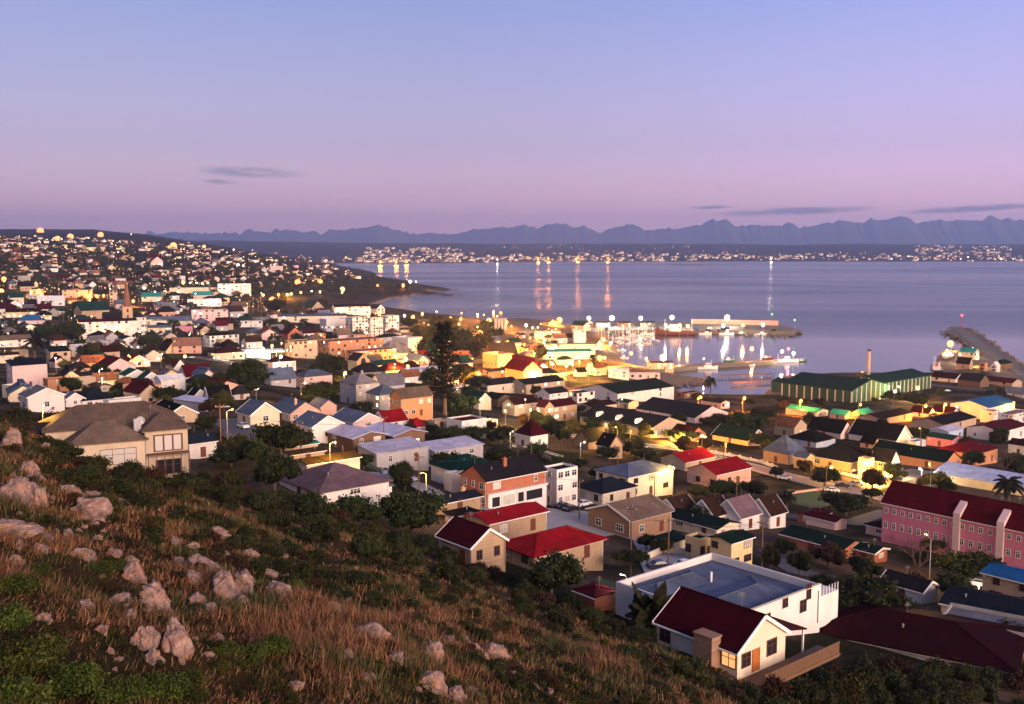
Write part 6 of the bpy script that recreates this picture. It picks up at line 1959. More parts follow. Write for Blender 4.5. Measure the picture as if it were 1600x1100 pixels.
garden_wall([(1310, 740), (1360, 752), (1400, 745)], 0.9, WALLS['white'], 'white wall before the yellow lit stone house')
garden_wall([(770, 806), (800, 812), (850, 826)], 0.9, WALLS['tan'], 'tan wall edging the paved yard of the brick terrace')
garden_wall([(345, 680), (372, 690), (398, 700)], 1.2, WALLS['concrete'], 'grey retaining wall beside the sloping road')
garden_wall([(1448, 1005), (1500, 1018)], 1.1, WALLS['concrete'], 'pale wall before the concrete beams')

UP = []
um = MB().tube([(0, 0, -0.6), (0, 0, 9.0)], [0.14, 0.10], 7).box(-1.1, 1.1, -0.06, 0.06, 8.3, 8.45)
umesh = mesh('pole', um.V, um.F, M['wood'])
ui = MB()
for x in (-0.95, 0, 0.95): ui.tube([(x, 0, 8.45), (x, 0, 8.68)], [0.06, 0.04], 6)
uimesh = mesh('insulator', ui.V, ui.F, M['trim_white'])
for i, (px, py, l) in enumerate([(986, 866, 'beside the brown brick house'), (1044, 888, 'beside the paved yard'), (1190, 890, 'behind the white parapet building'), (1310, 955, 'among the trees by the blue roofed house'), (1400, 985, 'by the navy roofed building'), (655, 776, 'beside the white box garage'), (742, 770, 'by the red brick terrace'),
        (905, 812, 'at the paved yard of the terrace'), (1022, 800, 'behind the white terrace houses'), (1150, 800, 'above the white terrace houses'), (1290, 778, 'on the lawn before the pink hotel'), (345, 690, 'on the grey sloping road'), (470, 720, 'by the modern brown house'), (600, 700, 'behind the pale lilac roofs'), (830, 740, 'above the terrace roof'), (965, 745, 'between the stone cottage and the cream house'), (1130, 740, 'beside the pink brick barn'), (1507, 1098, 'among the shrubs below the maroon roof')]):
    p = hit(px, py, y0=(118 if px < 950 or px > 1250 else 86) * S)
    if p is None: continue
    r = empty('utility_pole', p, 0.6 if i % 2 else -0.7)
    link('pole', umesh, r); link('insulator', uimesh, r)
    tag(r, 'bare wooden utility pole ' + l, 'utility pole', 'utility poles of the town')
    UP.append((i, p))
D_ = dict(UP)
for a_, b_ in ((0, 1), (1, 2), (2, 3), (3, 4), (5, 6), (6, 7), (7, 0), (8, 9), (9, 10), (11, 12), (12, 13), (14, 15), (15, 16)):
    if a_ in D_ and b_ in D_:
        wb = MB()
        for dx in (-0.9, 0.9):
            A_, B_ = D_[a_] + Vector((dx, 0, 8.65)), D_[b_] + Vector((dx, 0, 8.65))
            wb.tube([A_.lerp(B_, t / 8) - Vector((0, 0, 1.2 * 4 * (t / 8) * (1 - t / 8))) for t in range(9)], 0.022, 4, False)
        tag(wb.build('overhead_wire', M['iron']), 'thin sagging overhead wires strung between two wooden utility poles', 'wire', 'overhead wires between the poles')

# ------------------------------------------------------------------ harbour
def slab(name, pts, z, mat, kind='structure', bottom=-5.0, edge=None):
    P = [at_plane(px, py, z) for px, py in pts]
    bm = bmesh.new()
    vs_ = [bm.verts.new((x, y, z)) for x, y in P]
    f = bm.faces.new(vs_)
    r = bmesh.ops.extrude_face_region(bm, geom=[f])
    for e in r['geom']:
        if isinstance(e, bmesh.types.BMVert): e.co.z = bottom
    bmesh.ops.recalc_face_normals(bm, faces=bm.faces)
    me = bpy.data.meshes.new(name); bm.to_mesh(me); bm.free()
    me.materials.append(mat)
    return tag(link(name, me), kind=kind)
QC = plain('quay_concrete', (0.15, 0.125, 0.10), 0.9, var=0.4, scale=0.08)
RB = plain('rubble_stone', (0.13, 0.105, 0.085), 0.95, var=0.6, scale=0.5)
slab('quay_ground', [(860, 508), (905, 504), (1000, 503), (1100, 504), (1200, 506), (1230, 511), (1247, 515.5), (1236, 518), (1200, 517), (1100, 516), (1010, 515), (950, 517), (915, 521), (870, 520)], 4.2, QC)
slab('jetty_ground', [(1005, 574), (1060, 571), (1120, 566.5), (1200, 562.5), (1216, 561), (1214, 564), (1120, 570), (1060, 575), (1008, 579)], 3.0, QC)
slab('breakwater_ground', [(1476, 518), (1490, 512), (1500, 511), (1522, 517), (1559, 543), (1612, 582), (1720, 650), (1660, 650), (1585, 588), (1545, 560), (1518, 540), (1498, 526)], 2.6, RB)
def rubble(name, pts, z, n, r, label):
    V = []; Fc = []
    P = [Vector((*at_plane(px, py, z), 0)) for px, py in pts]
    L = [(b - a).length for a, b in zip(P[:-1], P[1:])]
    for i in range(n):
        t = rs.random() * sum(L); k = 0
        while t > L[k] and k < len(L) - 1: t -= L[k]; k += 1
        c = P[k].lerp(P[k + 1], t / max(L[k], 0.1)) + Vector((rs.gauss(0, 2.2), rs.gauss(0, 2.6), 0))
        c.z = rs.uniform(0.2, z + 0.6)
        mb = MB().ball((0, 0, 0), 1, 2)
        q = rs.uniform(*r); off = rs.uniform(0, 99)
        b = len(V)
        for v in mb.V:
            d = 0.75 + 0.6 * abs(mnoise.noise(Vector(v) * 1.3 + Vector((off, 0, 0))))
            V.append((c.x + v[0] * q * d * 1.2, c.y + v[1] * q * d, c.z + v[2] * q * d * 0.8))
        Fc += [tuple(j + b for j in f) for f in mb.F]
    tag(link(name, mesh(name, V, Fc, RB)), label, 'rubble', kind='stuff')
rubble('rubble', [(1476, 519), (1490, 512), (1500, 510.5), (1522, 516.5), (1559, 542), (1612, 581), (1720, 649)], 2.8, 330, (0.9, 2.2), 'dark armour rocks heaped along the breakwater')
rubble('rubble', [(1476, 520), (1498, 527), (1518, 541), (1545, 561), (1585, 589), (1650, 650)], 2.4, 200, (0.8, 1.9), 'dark armour rocks along the inner side of the breakwater')
rubble('rubble', [(1014, 586), (1060, 587), (1098, 592), (1088, 597), (1040, 604), (1048, 613)], 1.6, 200, (0.5, 1.3), 'rubble bank along the harbour shore')
rubble('rubble', [(1100, 504), (1200, 506), (1232, 511), (1248, 519), (1236, 522.5), (1150, 522)], 2.5, 150, (0.8, 1.8), 'rubble at the foot of the outer quay')
slab('breakwater_road', [(1492, 516), (1500, 514), (1516, 521), (1548, 545), (1600, 584), (1590, 586), (1540, 553), (1510, 531)], 3.0, QC, bottom=0)
# sea wall on the quay
a, b = at_plane(1080, 505.5, 4.2), at_plane(1216, 508.5, 4.2)
MB_ = MB().bar((a[0], a[1], 4.2 + 3.2), (b[0], b[1], 4.2 + 3.2), 3.0, 6.4)
tag(MB_.build('sea_wall', WALLS['salmon']), 'long pale sea wall along the outer quay', 'wall')
for i, (x0, x1, y) in enumerate(((905, 925, 512), (932, 952, 511), (965, 985, 511), (1000, 1022, 511))):
    v = Vol(); P0 = at_plane((x0 + x1) / 2, y, 4.2); v.c = P0; v.g = 4.2; v.L = (x1 - x0) * P0[1] / F; v.W = 12; v.h = 6; v.r = 8; v.rot = 0.02; v.roof = 'gable'
    house(['dark quay shed under the first white floodlight', 'dark quay shed under the second white floodlight', 'brown quay shed behind the yacht masts', 'brown quay shed next to the dark hulled ship'][i], [v], 'tan' if i < 2 else 'brown', 'dkgrey' if i % 2 else 'brown', name='quay_shed', cat='shed', lit=0.3, nwin=4)

def hull_mesh(L, B, D, mat, name='hull', keel=0.6, bowup=0.9):
    n = 13
    V = []; Fc = []
    for i in range(n):
        t = i / (n - 1)
        x = (t - 0.5) * L
        w = B / 2 * (1 - max(0, (t - 0.55) / 0.45) ** 2.2) * (0.86 + 0.14 * min(1, t / 0.2))
        top = D * (1 + bowup * max(0, (t - 0.45) / 0.55) ** 2 + 0.12 * (1 - t))
        for y, z in ((-w, top), (-w * 0.92, D * 0.3), (-w * 0.45, -keel), (w * 0.45, -keel), (w * 0.92, D * 0.3), (w, top)):
            V.append((x, y, z))
    for i in range(n - 1):
        for k in range(5):
            a = i * 6 + k
            Fc.append((a, a + 6, a + 7, a + 1))
        # deck a little under the rail
        V += [(V[i * 6][0], V[i * 6][1] * 0.95, V[i * 6][2] - 0.25 * D), (V[i * 6 + 6][0], V[i * 6 + 6][1] * 0.95, V[i * 6 + 6][2] - 0.25 * D), (V[i * 6 + 11][0], V[i * 6 + 11][1] * 0.95, V[i * 6 + 11][2] - 0.25 * D), (V[i * 6 + 5][0], V[i * 6 + 5][1] * 0.95, V[i * 6 + 5][2] - 0.25 * D)]
        m_ = len(V)
        Fc.append((m_ - 4, m_ - 3, m_ - 2, m_ - 1))
    Fc.append((0, 1, 2, 3, 4, 5))
    return mesh(name, V, Fc, mat)
M['hull_white'] = plain('white_hull_paint', (0.72, 0.70, 0.68), 0.35, var=0.08)
M['hull_dark'] = plain('dark_red_hull_paint', (0.10, 0.022, 0.022), 0.4)
M['hull_black'] = plain('black_hull_paint', (0.025, 0.025, 0.03), 0.4)
M['red_paint'] = plain('red_paint', (0.45, 0.03, 0.03), 0.4)
M['green_paint'] = plain('green_paint', (0.03, 0.16, 0.10), 0.4)

def boat(px0, px1, py, hullm, label, cat='boat', name='fishing_boat', house_at=-0.15, masts=2, z=0.0, rot=0.0, cabin='hull_white', lights=0):
    x0, y0 = at_plane((px0 + px1) / 2, py, z)
    L = (px1 - px0) * y0 / F / max(0.35, abs(math.cos(rot)))
    B = L * 0.25; D = L * 0.085
    r = empty(name, (x0, y0, z), rot)
    link('hull', hull_mesh(L, B, D, M[hullm]), r)
    c = MB(); hx = L * house_at
    c.box(hx - L * 0.14, hx + L * 0.14, -B * 0.34, B * 0.34, D * 0.74, D * 1.9)
    c.box(hx - L * 0.08, hx + L * 0.10, -B * 0.30, B * 0.30, D * 1.903, D * 2.9)
    c.box(hx - L * 0.10, hx + L * 0.12, -B * 0.34, B * 0.34, D * 2.903, D * 3.0)
    cb = c.build('wheelhouse', M[cabin], r)
    for i in range(4):
        x = hx - L * 0.06 + L * 0.042 * i
        MB().box(x, x + L * 0.03, -B * 0.305, -B * 0.301, D * 2.2, D * 2.7).build('window', M['lit_white'] if lights else M['glass'], cb)
    MB().tube([(hx - L * 0.11, 0, D * 1.9), (hx - L * 0.115, 0, D * 3.3)], [L * 0.022, L * 0.018], 10).build('funnel', M['red_paint'], r)
    for i in range(masts):
        x = L * (0.24 if i == 0 else -0.42)
        m_ = MB().tube([(x, 0, D * 0.7), (x, 0, D * 4.6)], [L * 0.008, L * 0.005], 6)
        m_.bar((x, 0, D * 1.6), (x + L * 0.16 * (-1 if i == 0 else 1), 0, D * 3.0), L * 0.006)
        m_.bar((x, -B * 0.3, D * 3.9), (x, B * 0.3, D * 3.9), L * 0.005)
        m_.build('mast', M['trim_white'], r)
    rl = MB()
    for s in (-1, 1):
        rl.bar((-L * 0.45, s * B * 0.42, D * 1.45), (L * 0.2, s * B * 0.46, D * 1.55), L * 0.004)
        for i in range(7):
            x = -L * 0.45 + L * 0.65 * i / 6
            rl.bar((x, s * B * 0.43, D), (x, s * B * 0.43, D * 1.5), L * 0.003)
    rl.build('railing', M['trim_white'], r)
    tag(r, label, cat, 'boats in the harbour')
    return r, L, D
BOATS = []
BOATS.append(boat(1022, 1086, 523, 'hull_dark', 'long dark red hulled ship with lit white deckhouse moored at the outer quay', 'ship', 'ship', 0.0, 2, rot=math.pi, lights=1))
BOATS.append(boat(1083, 1122, 577, 'hull_white', 'white fishing boat beside the inner jetty', 'fishing boat', 'fishing_boat', 0.1, 1, rot=0.05))
BOATS.append(boat(1212, 1249, 566, 'hull_white', 'brightly lit white trawler at the tip of the inner jetty', 'trawler', 'trawler', -0.05, 2, rot=0.1, lights=1))
BOATS.append(boat(1244, 1262, 565, 'green_paint' if 'green_paint' in M else 'hull_dark', 'small green hulled boat behind the lit trawler', 'boat', 'fishing_boat', -0.1, 1, rot=0.4))
BOATS.append(boat(1124, 1147, 523, 'hull_white', 'small pale launch under the sea wall', 'launch', 'launch', 0.0, 0, rot=0.0))
BOATS.append(boat(1055, 1073, 576, 'hull_white', 'small yellow lit boat between the quay shed and the white fishing boat', 'boat', 'fishing_boat', 0.0, 1, rot=0.0, lights=1))
for i, (x0, x1, y, hm, l, nm) in enumerate([(1000, 1022, 523, 'hull_white', 'white trawler astern of the dark red ship', 1), (968, 990, 522.5, 'hull_black', 'black hulled trawler below the second floodlight', 1), (938, 958, 522, 'green_paint', 'green trawler below the first floodlight', 1),
        (1092, 1112, 522.5, 'hull_white', 'white launch ahead of the dark red ship', 1), (1150, 1172, 523, 'hull_black', 'low black barge along the sea wall', 0), (1178, 1198, 523.5, 'hull_white', 'white pilot boat near the quay tip', 1),
        (1020, 1036, 573.5, 'hull_white', 'white skiff tied near the yellow quay shed', 0), (1040, 1056, 580.5, 'hull_black', 'dark launch on the near side of the jetty', 1), (1130, 1152, 564.5, 'green_paint', 'green fishing boat on the far side of the jetty', 1), (1160, 1180, 571.5, 'hull_white', 'white fishing boat on the near side of the jetty', 1),
        (1190, 1208, 560.5, 'hull_dark', 'red fishing boat beside the lit trawler', 1), (964, 978, 548, 'hull_white', 'white ski boat by the marina wall', 0), (968, 982, 560, 'hull_white', 'white cabin cruiser in the corner of the basin', 0)]):
    boat(x0, x1, y, hm, l, 'boat', 'fishing_boat', rs.choice([-0.15, 0.1]), nm, rot=rs.uniform(-0.1, 0.1), lights=i % 2)
# freight on the quay
cbox = MB().box(-3.0, 3.0, -1.2, 1.2, 0, 2.6)
for i in range(12):
    cbox.box(-3.0 + i * 0.5 + 0.1, -3.0 + i * 0.5 + 0.35, -1.26, -1.2, 0.15, 2.45)
cmesh_ = mesh('freight_container', cbox.V, cbox.F, ROOFS['crimson'])
CW = {'crimson': 'red', 'blue': 'blue', 'green': 'green', 'white': 'white', 'rust': 'rusty'}
for i in range(26):
    px = rs.uniform(900, 1215); py = rs.uniform(507.5, 517) if px < 1080 else rs.uniform(511, 518)
    x, y = at_plane(px, py, 4.2)
    o = link('freight_container', cmesh_, None, (x, y, 4.2), rs.choice([0.0, 0.05, 1.57]))
    k_ = rs.choice(list(CW))
    o.material_slots[0].link = 'OBJECT'; o.material_slots[0].material = ROOFS[k_]
    tag(o, '%s freight container standing on the outer quay' % CW[k_], 'container', '%s containers on the outer quay' % CW[k_])
yh = hull_mesh(9.5, 2.9, 0.95, M['hull_white'])
cabm = MB().box(-2.2, 1.6, -0.85, 0.85, 0.7, 1.45).box(-1.8, 0.9, -0.7, 0.7, 1.453, 1.7)
cabmesh = mesh('cabin', cabm.V, cabm.F, M['hull_white'])
mm_ = MB().tube([(0.9, 0, 1.4), (0.9, 0, 13.5)], [0.24, 0.17], 6).bar((0.9, 0, 2.4), (-3.4, 0, 2.3), 0.16)
mm_.bar((0.9, -0.9, 8.6), (0.9, 0.9, 8.6), 0.06).bar((0.9, 0, 13.4), (4.6, 0, 1.4), 0.05).bar((0.9, 0, 13.4), (-4.6, 0, 1.2), 0.05)
mastmesh = mesh('mast', mm_.V, mm_.F, M['trim_white'])
cvm = MB().tube([(0.6, 0, 2.62), (-3.2, 0, 2.5)], [0.28, 0.2], 7)
covmesh = mesh('sail_cover', cvm.V, cvm.F, ROOFS['navy'])
for i, (px, py) in enumerate([(936, 527), (945, 525), (952, 530), (961, 524), (968, 529), (974, 525), (980, 531), (986, 526), (992, 530), (998, 525), (1004, 530), (1010, 527), (1016, 534), (1024, 533), (940, 532), (950, 536), (972, 537), (982, 538), (996, 533), (1000, 540), (1012, 538), (1020, 529), (930, 524), (978, 528), (988, 523), (1006, 523), (966, 535), (990, 535), (1003, 536), (958, 541)]):
    x, y = at_plane(px, py, 0)
    r = empty('sailing_yacht', (x, y, 0), rs.uniform(0, 6.28))
    k = rs.uniform(0.85, 1.25)
    for nm, me in (('hull', yh), ('cabin', cabmesh), ('mast', mastmesh), ('sail_cover', covmesh)):
        link(nm, me, r).scale = (k, k, k)
    tag(r, 'white yacht with a bare mast moored among others in the marina', 'yacht', 'yachts moored in the marina')
# boats hauled out on the slipway
def land_boat(px0, px1, py, hullm, label, rot):
    p = hit((px0 + px1) / 2, py)
    x0, y0 = p.x, p.y
    r, L, D = boat(px0, px1, py, hullm, label, 'boat', 'hauled_out_boat', -0.1, 1, z=0, rot=rot, lights=0)
    r.location = (x0, y0, p.z + 1.6)
    cr = MB()
    for sx in (-0.25, 0.0, 0.25):
        for sy in (-1, 1):
            cr.bar((L * sx, sy * L * 0.13, -1.8), (L * sx, sy * L * 0.09, D * 0.3), 0.3)
    cr.build('cradle', M['iron'], r)
land_boat(1470, 1496, 560, 'hull_white', 'white boat hauled out under the bright yellow slipway light', 0.9)
land_boat(1452, 1472, 584, 'hull_black', 'round dark boat hauled out at the foot of the slipway', 1.3)
# piled pier
pr = empty('pier', (*at_plane(1122, 590, 2.2), 0)); tag(pr, 'dark timber pier on rows of piles beside the green shed', 'pier')
o0 = pr.location.copy()
for row, (ya, yb2) in enumerate(((586.5, 583.5), (598, 594))):
    a = at_plane(1122 + row * 20, ya, 2.2); b = at_plane(1207, yb2, 2.2)
    A_, B_ = Vector((a[0], a[1], 2.2)) - o0, Vector((b[0], b[1], 2.2)) - o0
    MB().bar(A_, B_, 4.5, 0.5).build('deck', M['wood'], pr)
    for i in range(18):
        c = A_.lerp(B_, i / 17)
        MB().tube([(c.x, c.y - 2.2, -4), (c.x, c.y - 2.2, 2.6)], [0.28, 0.26], 6).build('pile', M['wood'], pr)
# tanks by the waterfront
for i, px in enumerate((774, 779, 784, 789)):
    p = hit(px, 516)
    k = p.y / F
    r = empty('storage_tank', p)
    hh = z_at_row(p.y, 498) - p.z
    MB().tube([(0, 0, -1), (0, 0, hh)], [2.3 * k, 2.3 * k], 14).build('shell', M['concrete'], r)
    MB().tube([(0, 0, hh), (0, 0, hh + 1.0)], [2.4 * k, 0.5 * k], 14).build('cap', M['pole'], r)
    tag(r, 'tall grey storage tank standing in a tight row by the waterfront', 'tank', 'row of four grey tanks')
# little island off the far shore
x, y = at_plane(1075, 414.5, 0)
mb = MB()
for i in range(9):
    mb.ball((x + (i - 4) * 22, y + rs.uniform(-10, 10), 0), 22, 2, (1.2, 1, 0.28))
tag(mb.build('rock_islet', RB), 'low dark rock islet in the bay', 'islet')
# reef at the headland
for (px, py, w, l) in ((690, 453, 46, 'long dark reef running out from the headland, upper one'), (700, 461, 40, 'long dark reef running out from the headland, lower one')):
    x, y = at_plane(px, py, 0); mb = MB()
    for i in range(12):
        mb.ball((x + (i - 5.5) * w * y / F / 12, y + rs.uniform(-14, 14), 0), rs.uniform(6, 12), 2, (1.6, 1, 0.2))
    tag(mb.build('reef', RB), l, 'reef')

# ------------------------------------------------------------------ cars
def car_parts(col):
    key = ('car', col)
    if key in WIN_CACHE: return WIN_CACHE[key]
    m = plain('car_paint_' + col, {'white': (0.7, 0.7, 0.7), 'silver': (0.35, 0.36, 0.38), 'dark': (0.02, 0.022, 0.03), 'red': (0.35, 0.02, 0.02), 'blue': (0.03, 0.06, 0.2)}[col], 0.25, var=0.04)
    prof = [(-2.1, 0.35), (-2.15, 0.8), (-1.95, 0.98), (-1.35, 1.02), (-0.75, 1.42), (0.55, 1.45), (1.15, 1.0), (1.95, 0.86), (2.12, 0.6), (2.1, 0.35)]
    V = []; Fc = []
    for s, w in ((-1, 0.86), (1, 0.86)):
        for x, z in prof:
            V.append((x, s * (w - (0.16 if z > 1.2 else 0)), z))
    n = len(prof)
    for i in range(n):
        j = (i + 1) % n
        Fc.append((i, j, n + j, n + i))
    Fc += [tuple(range(n))[::-1], tuple(range(n, 2 * n))]
    body = mesh('body', V, Fc, m)
    g = MB()
    for s in (-1, 1):
        g.add([(-1.2, s * 0.835, 1.04), (-0.72, s * 0.72, 1.37), (0.5, s * 0.72, 1.39), (0.98, s * 0.835, 1.04)], [(0, 1, 2, 3)])
    g.add([(0.6, -0.66, 1.42), (0.6, 0.66, 1.42), (1.13, 0.78, 1.04), (1.13, -0.78, 1.04)], [(0, 1, 2, 3)]).add([(-0.8, -0.66, 1.4), (-0.8, 0.66, 1.4), (-1.32, 0.78, 1.06), (-1.32, -0.78, 1.06)], [(3, 2, 1, 0)])
    for i in range(len(g.V)):
        x, y, z = g.V[i]
        g.V[i] = (x * 1.012, y * 1.02, z + 0.012)
    glass = mesh('windscreen', g.V, g.F, M['glass'])
    wm = MB().tube([(0, -0.1, 0), (0, 0.1, 0)], 0.33, 14)
    wheel = mesh('wheel', wm.V, wm.F, M['iron'])
    WIN_CACHE[key] = (body, glass, wheel)
    return WIN_CACHE[key]
CARS = []
def car(px, py, col, rot):
    p = hit(px, py)
    if p is None: return
    r = empty('parked_car', p + Vector((0, 0, 0.2)), rot)
    b, g, w = car_parts(col)
    link('body', b, r); link('windscreen', g, r)
    for x in (-1.35, 1.35):
        for y in (-0.78, 0.78):
            link('wheel', w, r, (x, y, 0.33))
    CARS.append((r, col, (px, py), p))
for i, c in enumerate([(880, 796, 'dark', ROT_B), (892, 800, 'dark', ROT_B), (912, 792, 'white', ROT_B), (1070, 889, 'white', ROT_B), (1030, 890, 'dark', 0.3), (1456, 992, 'white', 0.5), (1530, 918, 'white', -0.6), (1000, 700, 'white', -0.1), (1008, 701, 'silver', -0.1), (988, 698, 'red', -0.1),
                        (1226, 750, 'white', -0.3), (1316, 762, 'dark', -0.3), (1300, 770, 'white', -0.3), (1338, 760, 'silver', 0.2), (1400, 752, 'dark', 0.6), (1420, 800, 'silver', ROT_A), (640, 752, 'silver', ROT_A), (608, 741, 'white', ROT_A), (380, 670, 'white', ROT_A), (1480, 612, 'white', 0.1), (1550, 618, 'red', 0.1),
                        (700, 578, 'white', 0.3), (730, 566, 'dark', 0.3), (790, 556, 'silver', 0.2), (810, 552, 'white', 0.2), (838, 545, 'dark', 0.9), (880, 586, 'white', 0.3), (900, 582, 'silver', 0.3), (915, 580, 'dark', 0.3), (960, 577, 'white', 0.2), (985, 576, 'blue', 0.2), (590, 514, 'white', 0), (610, 512, 'dark', 0), (680, 514, 'white', 0.3),
                        (300, 560, 'white', 0), (330, 561, 'silver', 0), (352, 565, 'white', 0), (395, 574, 'dark', 0), (1240, 626, 'white', 0), (1230, 632, 'silver', 0), (150, 590, 'blue', 0), (130, 588, 'white', 0)]):
    car(*c)

# the sunken roof inside the parapets of the white building
o = find_house('white parapet building with sunken slate blue roof')
vq = [h[3] for h in HAND if (Vector((h[0], h[1])) - o.location.xy).length < 0.01][0]
for (a0, a1, b0, b1, zz) in ((-0.46, 0.46, -0.46, 0.1, 0.1), (-0.46, 0.2, 0.12, 0.46, 0.0)):
    iv = Vol(); iv.L = vq.L * (a1 - a0); iv.W = vq.W * (b1 - b0); iv.h = vq.h - 1.45; iv.r = vq.h - 0.25 - zz; iv.roof = 'hip'
    rm_ = MB(); roof_shape(rm_, iv, Matrix.Translation((vq.L * (a0 + a1) / 2, vq.W * (b0 + b1) / 2, 0)), ov=0.0)
    rm_.build('roof', ROOFS['slate'], o)
MB().tube([(vq.L * 0.1, vq.W * 0.15, vq.h - 1.5), (vq.L * 0.1, vq.W * 0.15, vq.h + 0.4)], 0.16, 8).build('flue', M['trim_white'], o)
MB().box(-vq.L / 2 - 0.06, vq.L / 2 + 0.06, -vq.W / 2 - 0.06, -vq.W / 2 + 0.36, vq.h + 0.003, vq.h + 0.09).build('coping', WALLS['cream'], o)

for f_ in seen_faces(vq):
    for k_, (a_, z_, w_, h_) in enumerate(((-0.28, 0.62, 1.0, 1.1), (0.1, 0.62, 1.0, 1.1), (0.36, 0.58, 0.9, 2.0), (0.30, 0.12, 1.3, 1.5), (-0.1, 0.12, 1.6, 1.5))):
        if f_ in (1, 3) and k_ > 1: continue
        place_win(o, vol_matrix(vq).inverted(), vq, f_, a_ * face_len(vq, f_), z_ * vq.h, w_, h_, 'brown', 'glass')
MB().tube([(vq.L * 0.47, -vq.W / 2 - 0.08, -2), (vq.L * 0.47, -vq.W / 2 - 0.08, vq.h - 0.7)], 0.06, 6).build('rain_pipe', M['pole'], o)
# its raised terrace with glass rail posts
tb_ = MB().box(vq.L / 2 + 0.01, vq.L / 2 + 4.6, -vq.W / 2 + 0.2, vq.W * 0.1, -3, vq.h * 0.42)
tb_.build('terrace_base', WALLS['white'], o)
for k_ in range(7):
    MB().box(vq.L / 2 + 0.4 + k_ * 0.68, vq.L / 2 + 0.5 + k_ * 0.68, -vq.W / 2 + 0.25, -vq.W / 2 + 0.35, vq.h * 0.42, vq.h * 0.42 + 1.1).build('rail_post', M['trim_white'], o)
# ------------------------------------------------------------------ lamps
def lamp_kind(col, em, strength):
    return emit('lamp_glass_' + col, em, strength)
LCOL = {'o': ((1.0, 0.27, 0.014), (1.0, 0.30, 0.018)), 'y': ((1.0, 0.50, 0.10), (1.0, 0.50, 0.085)), 'w': ((1.0, 0.80, 0.55), (1.0, 0.84, 0.62)), 'g': ((0.10, 1.0, 0.30), (0.1, 1.0, 0.3)), 'r': ((1.0, 0.05, 0.08), (1.0, 0.06, 0.08))}
LMAT = {c: lamp_kind(c, v[0], {'o': 1.5, 'y': 1.7, 'w': 3.4, 'g': 1.5, 'r': 1.8}[c]) for c, v in LCOL.items()}
PL = MB().tube([(0, 0, -0.6), (0, 0, 5.0), (0, 0, 8.0)], [0.11, 0.09, 0.07], 6).tube([(0, 0, 7.9), (0.7, 0, 8.35), (1.3, 0, 8.4)], [0.06, 0.05, 0.05], 5)
PL.box(0.95, 1.6, -0.14, 0.14, 8.38, 8.52)
POLE = mesh('pole', PL.V, PL.F, M['pole'])
GL = MB().ball((0, 0, 0), 1.0, 2)
GLOBE = {c: mesh('lamp_glass', GL.V, GL.F, LMAT[c], smooth=True) for c in LCOL}
LIGHTS = {}
LAMPS = []
def lamp(px, py, col='o', size=1.0, water=False, hgt=8.4, name='street_lamp', power=None):
    """px, py: where the glowing lamp itself is in the photograph"""
    h0 = hgt * (1.0 if True else 1)
    if water:
        zq = 4.2; zt = zq + hgt * 1.2
        x, y = at_plane(px, py, zt) if py > 391 else (0, 0)
        p = Vector((x, y, zq))
        sc = (zt - zq) / 8.4
    else:
        p = None
        for hh in (hgt, hgt * 1.4, hgt * 0.6, hgt * 2):
            p = hit(px, py, hh, y0=(118 if px < 950 or px > 1250 else 86) * S)
            if p is not None: break
        if p is None: return
        sc = hh / 8.4
    Y = p.y
    r = empty(name, p, random.uniform(0, 6.28))
    link('pole', POLE, r).scale = (sc, sc, sc)
    rad = max(0.20, Y * 0.00082) * size * ((1.2 if col == 'w' else 1.95) if size >= 1.6 else (1.5 if size >= 1.1 else 1.1))
    hz = 8.4 * sc
    if Y < 420: rad *= 0.6
    hx = 1.3 * sc if Y < 700 else 0.0
    g = link('lamp_head', GLOBE[col], r, (hx, 0, hz), scale=(rad, rad, rad))
    key = (col, round(size, 1), Y > 330, Y > 620, water and py < 520)
    if key not in LIGHTS:
        l = bpy.data.lights.new('lamp_bulb', 'POINT')
        base = (1500 if Y < 330 else (4500 if Y < 620 else 11000)) * {'o': 5.6, 'y': 2.4}.get(col, 1.0)
        l.energy = base * size ** 1.7 * (0.25 if col in 'rg' else 1) * (2.6 if water and py < 520 else 1)
        l.color = LCOL[col][1]
        l.shadow_soft_size = 0.25
        LIGHTS[key] = l
    bo = bpy.data.objects.new('lamp_bulb', LIGHTS[key]); COL.objects.link(bo)
    bo.parent = r; bo.location = (hx, 0, hz - rad - 0.35)
    LAMPS.append((r, col, size, (px, py), p))
    return r

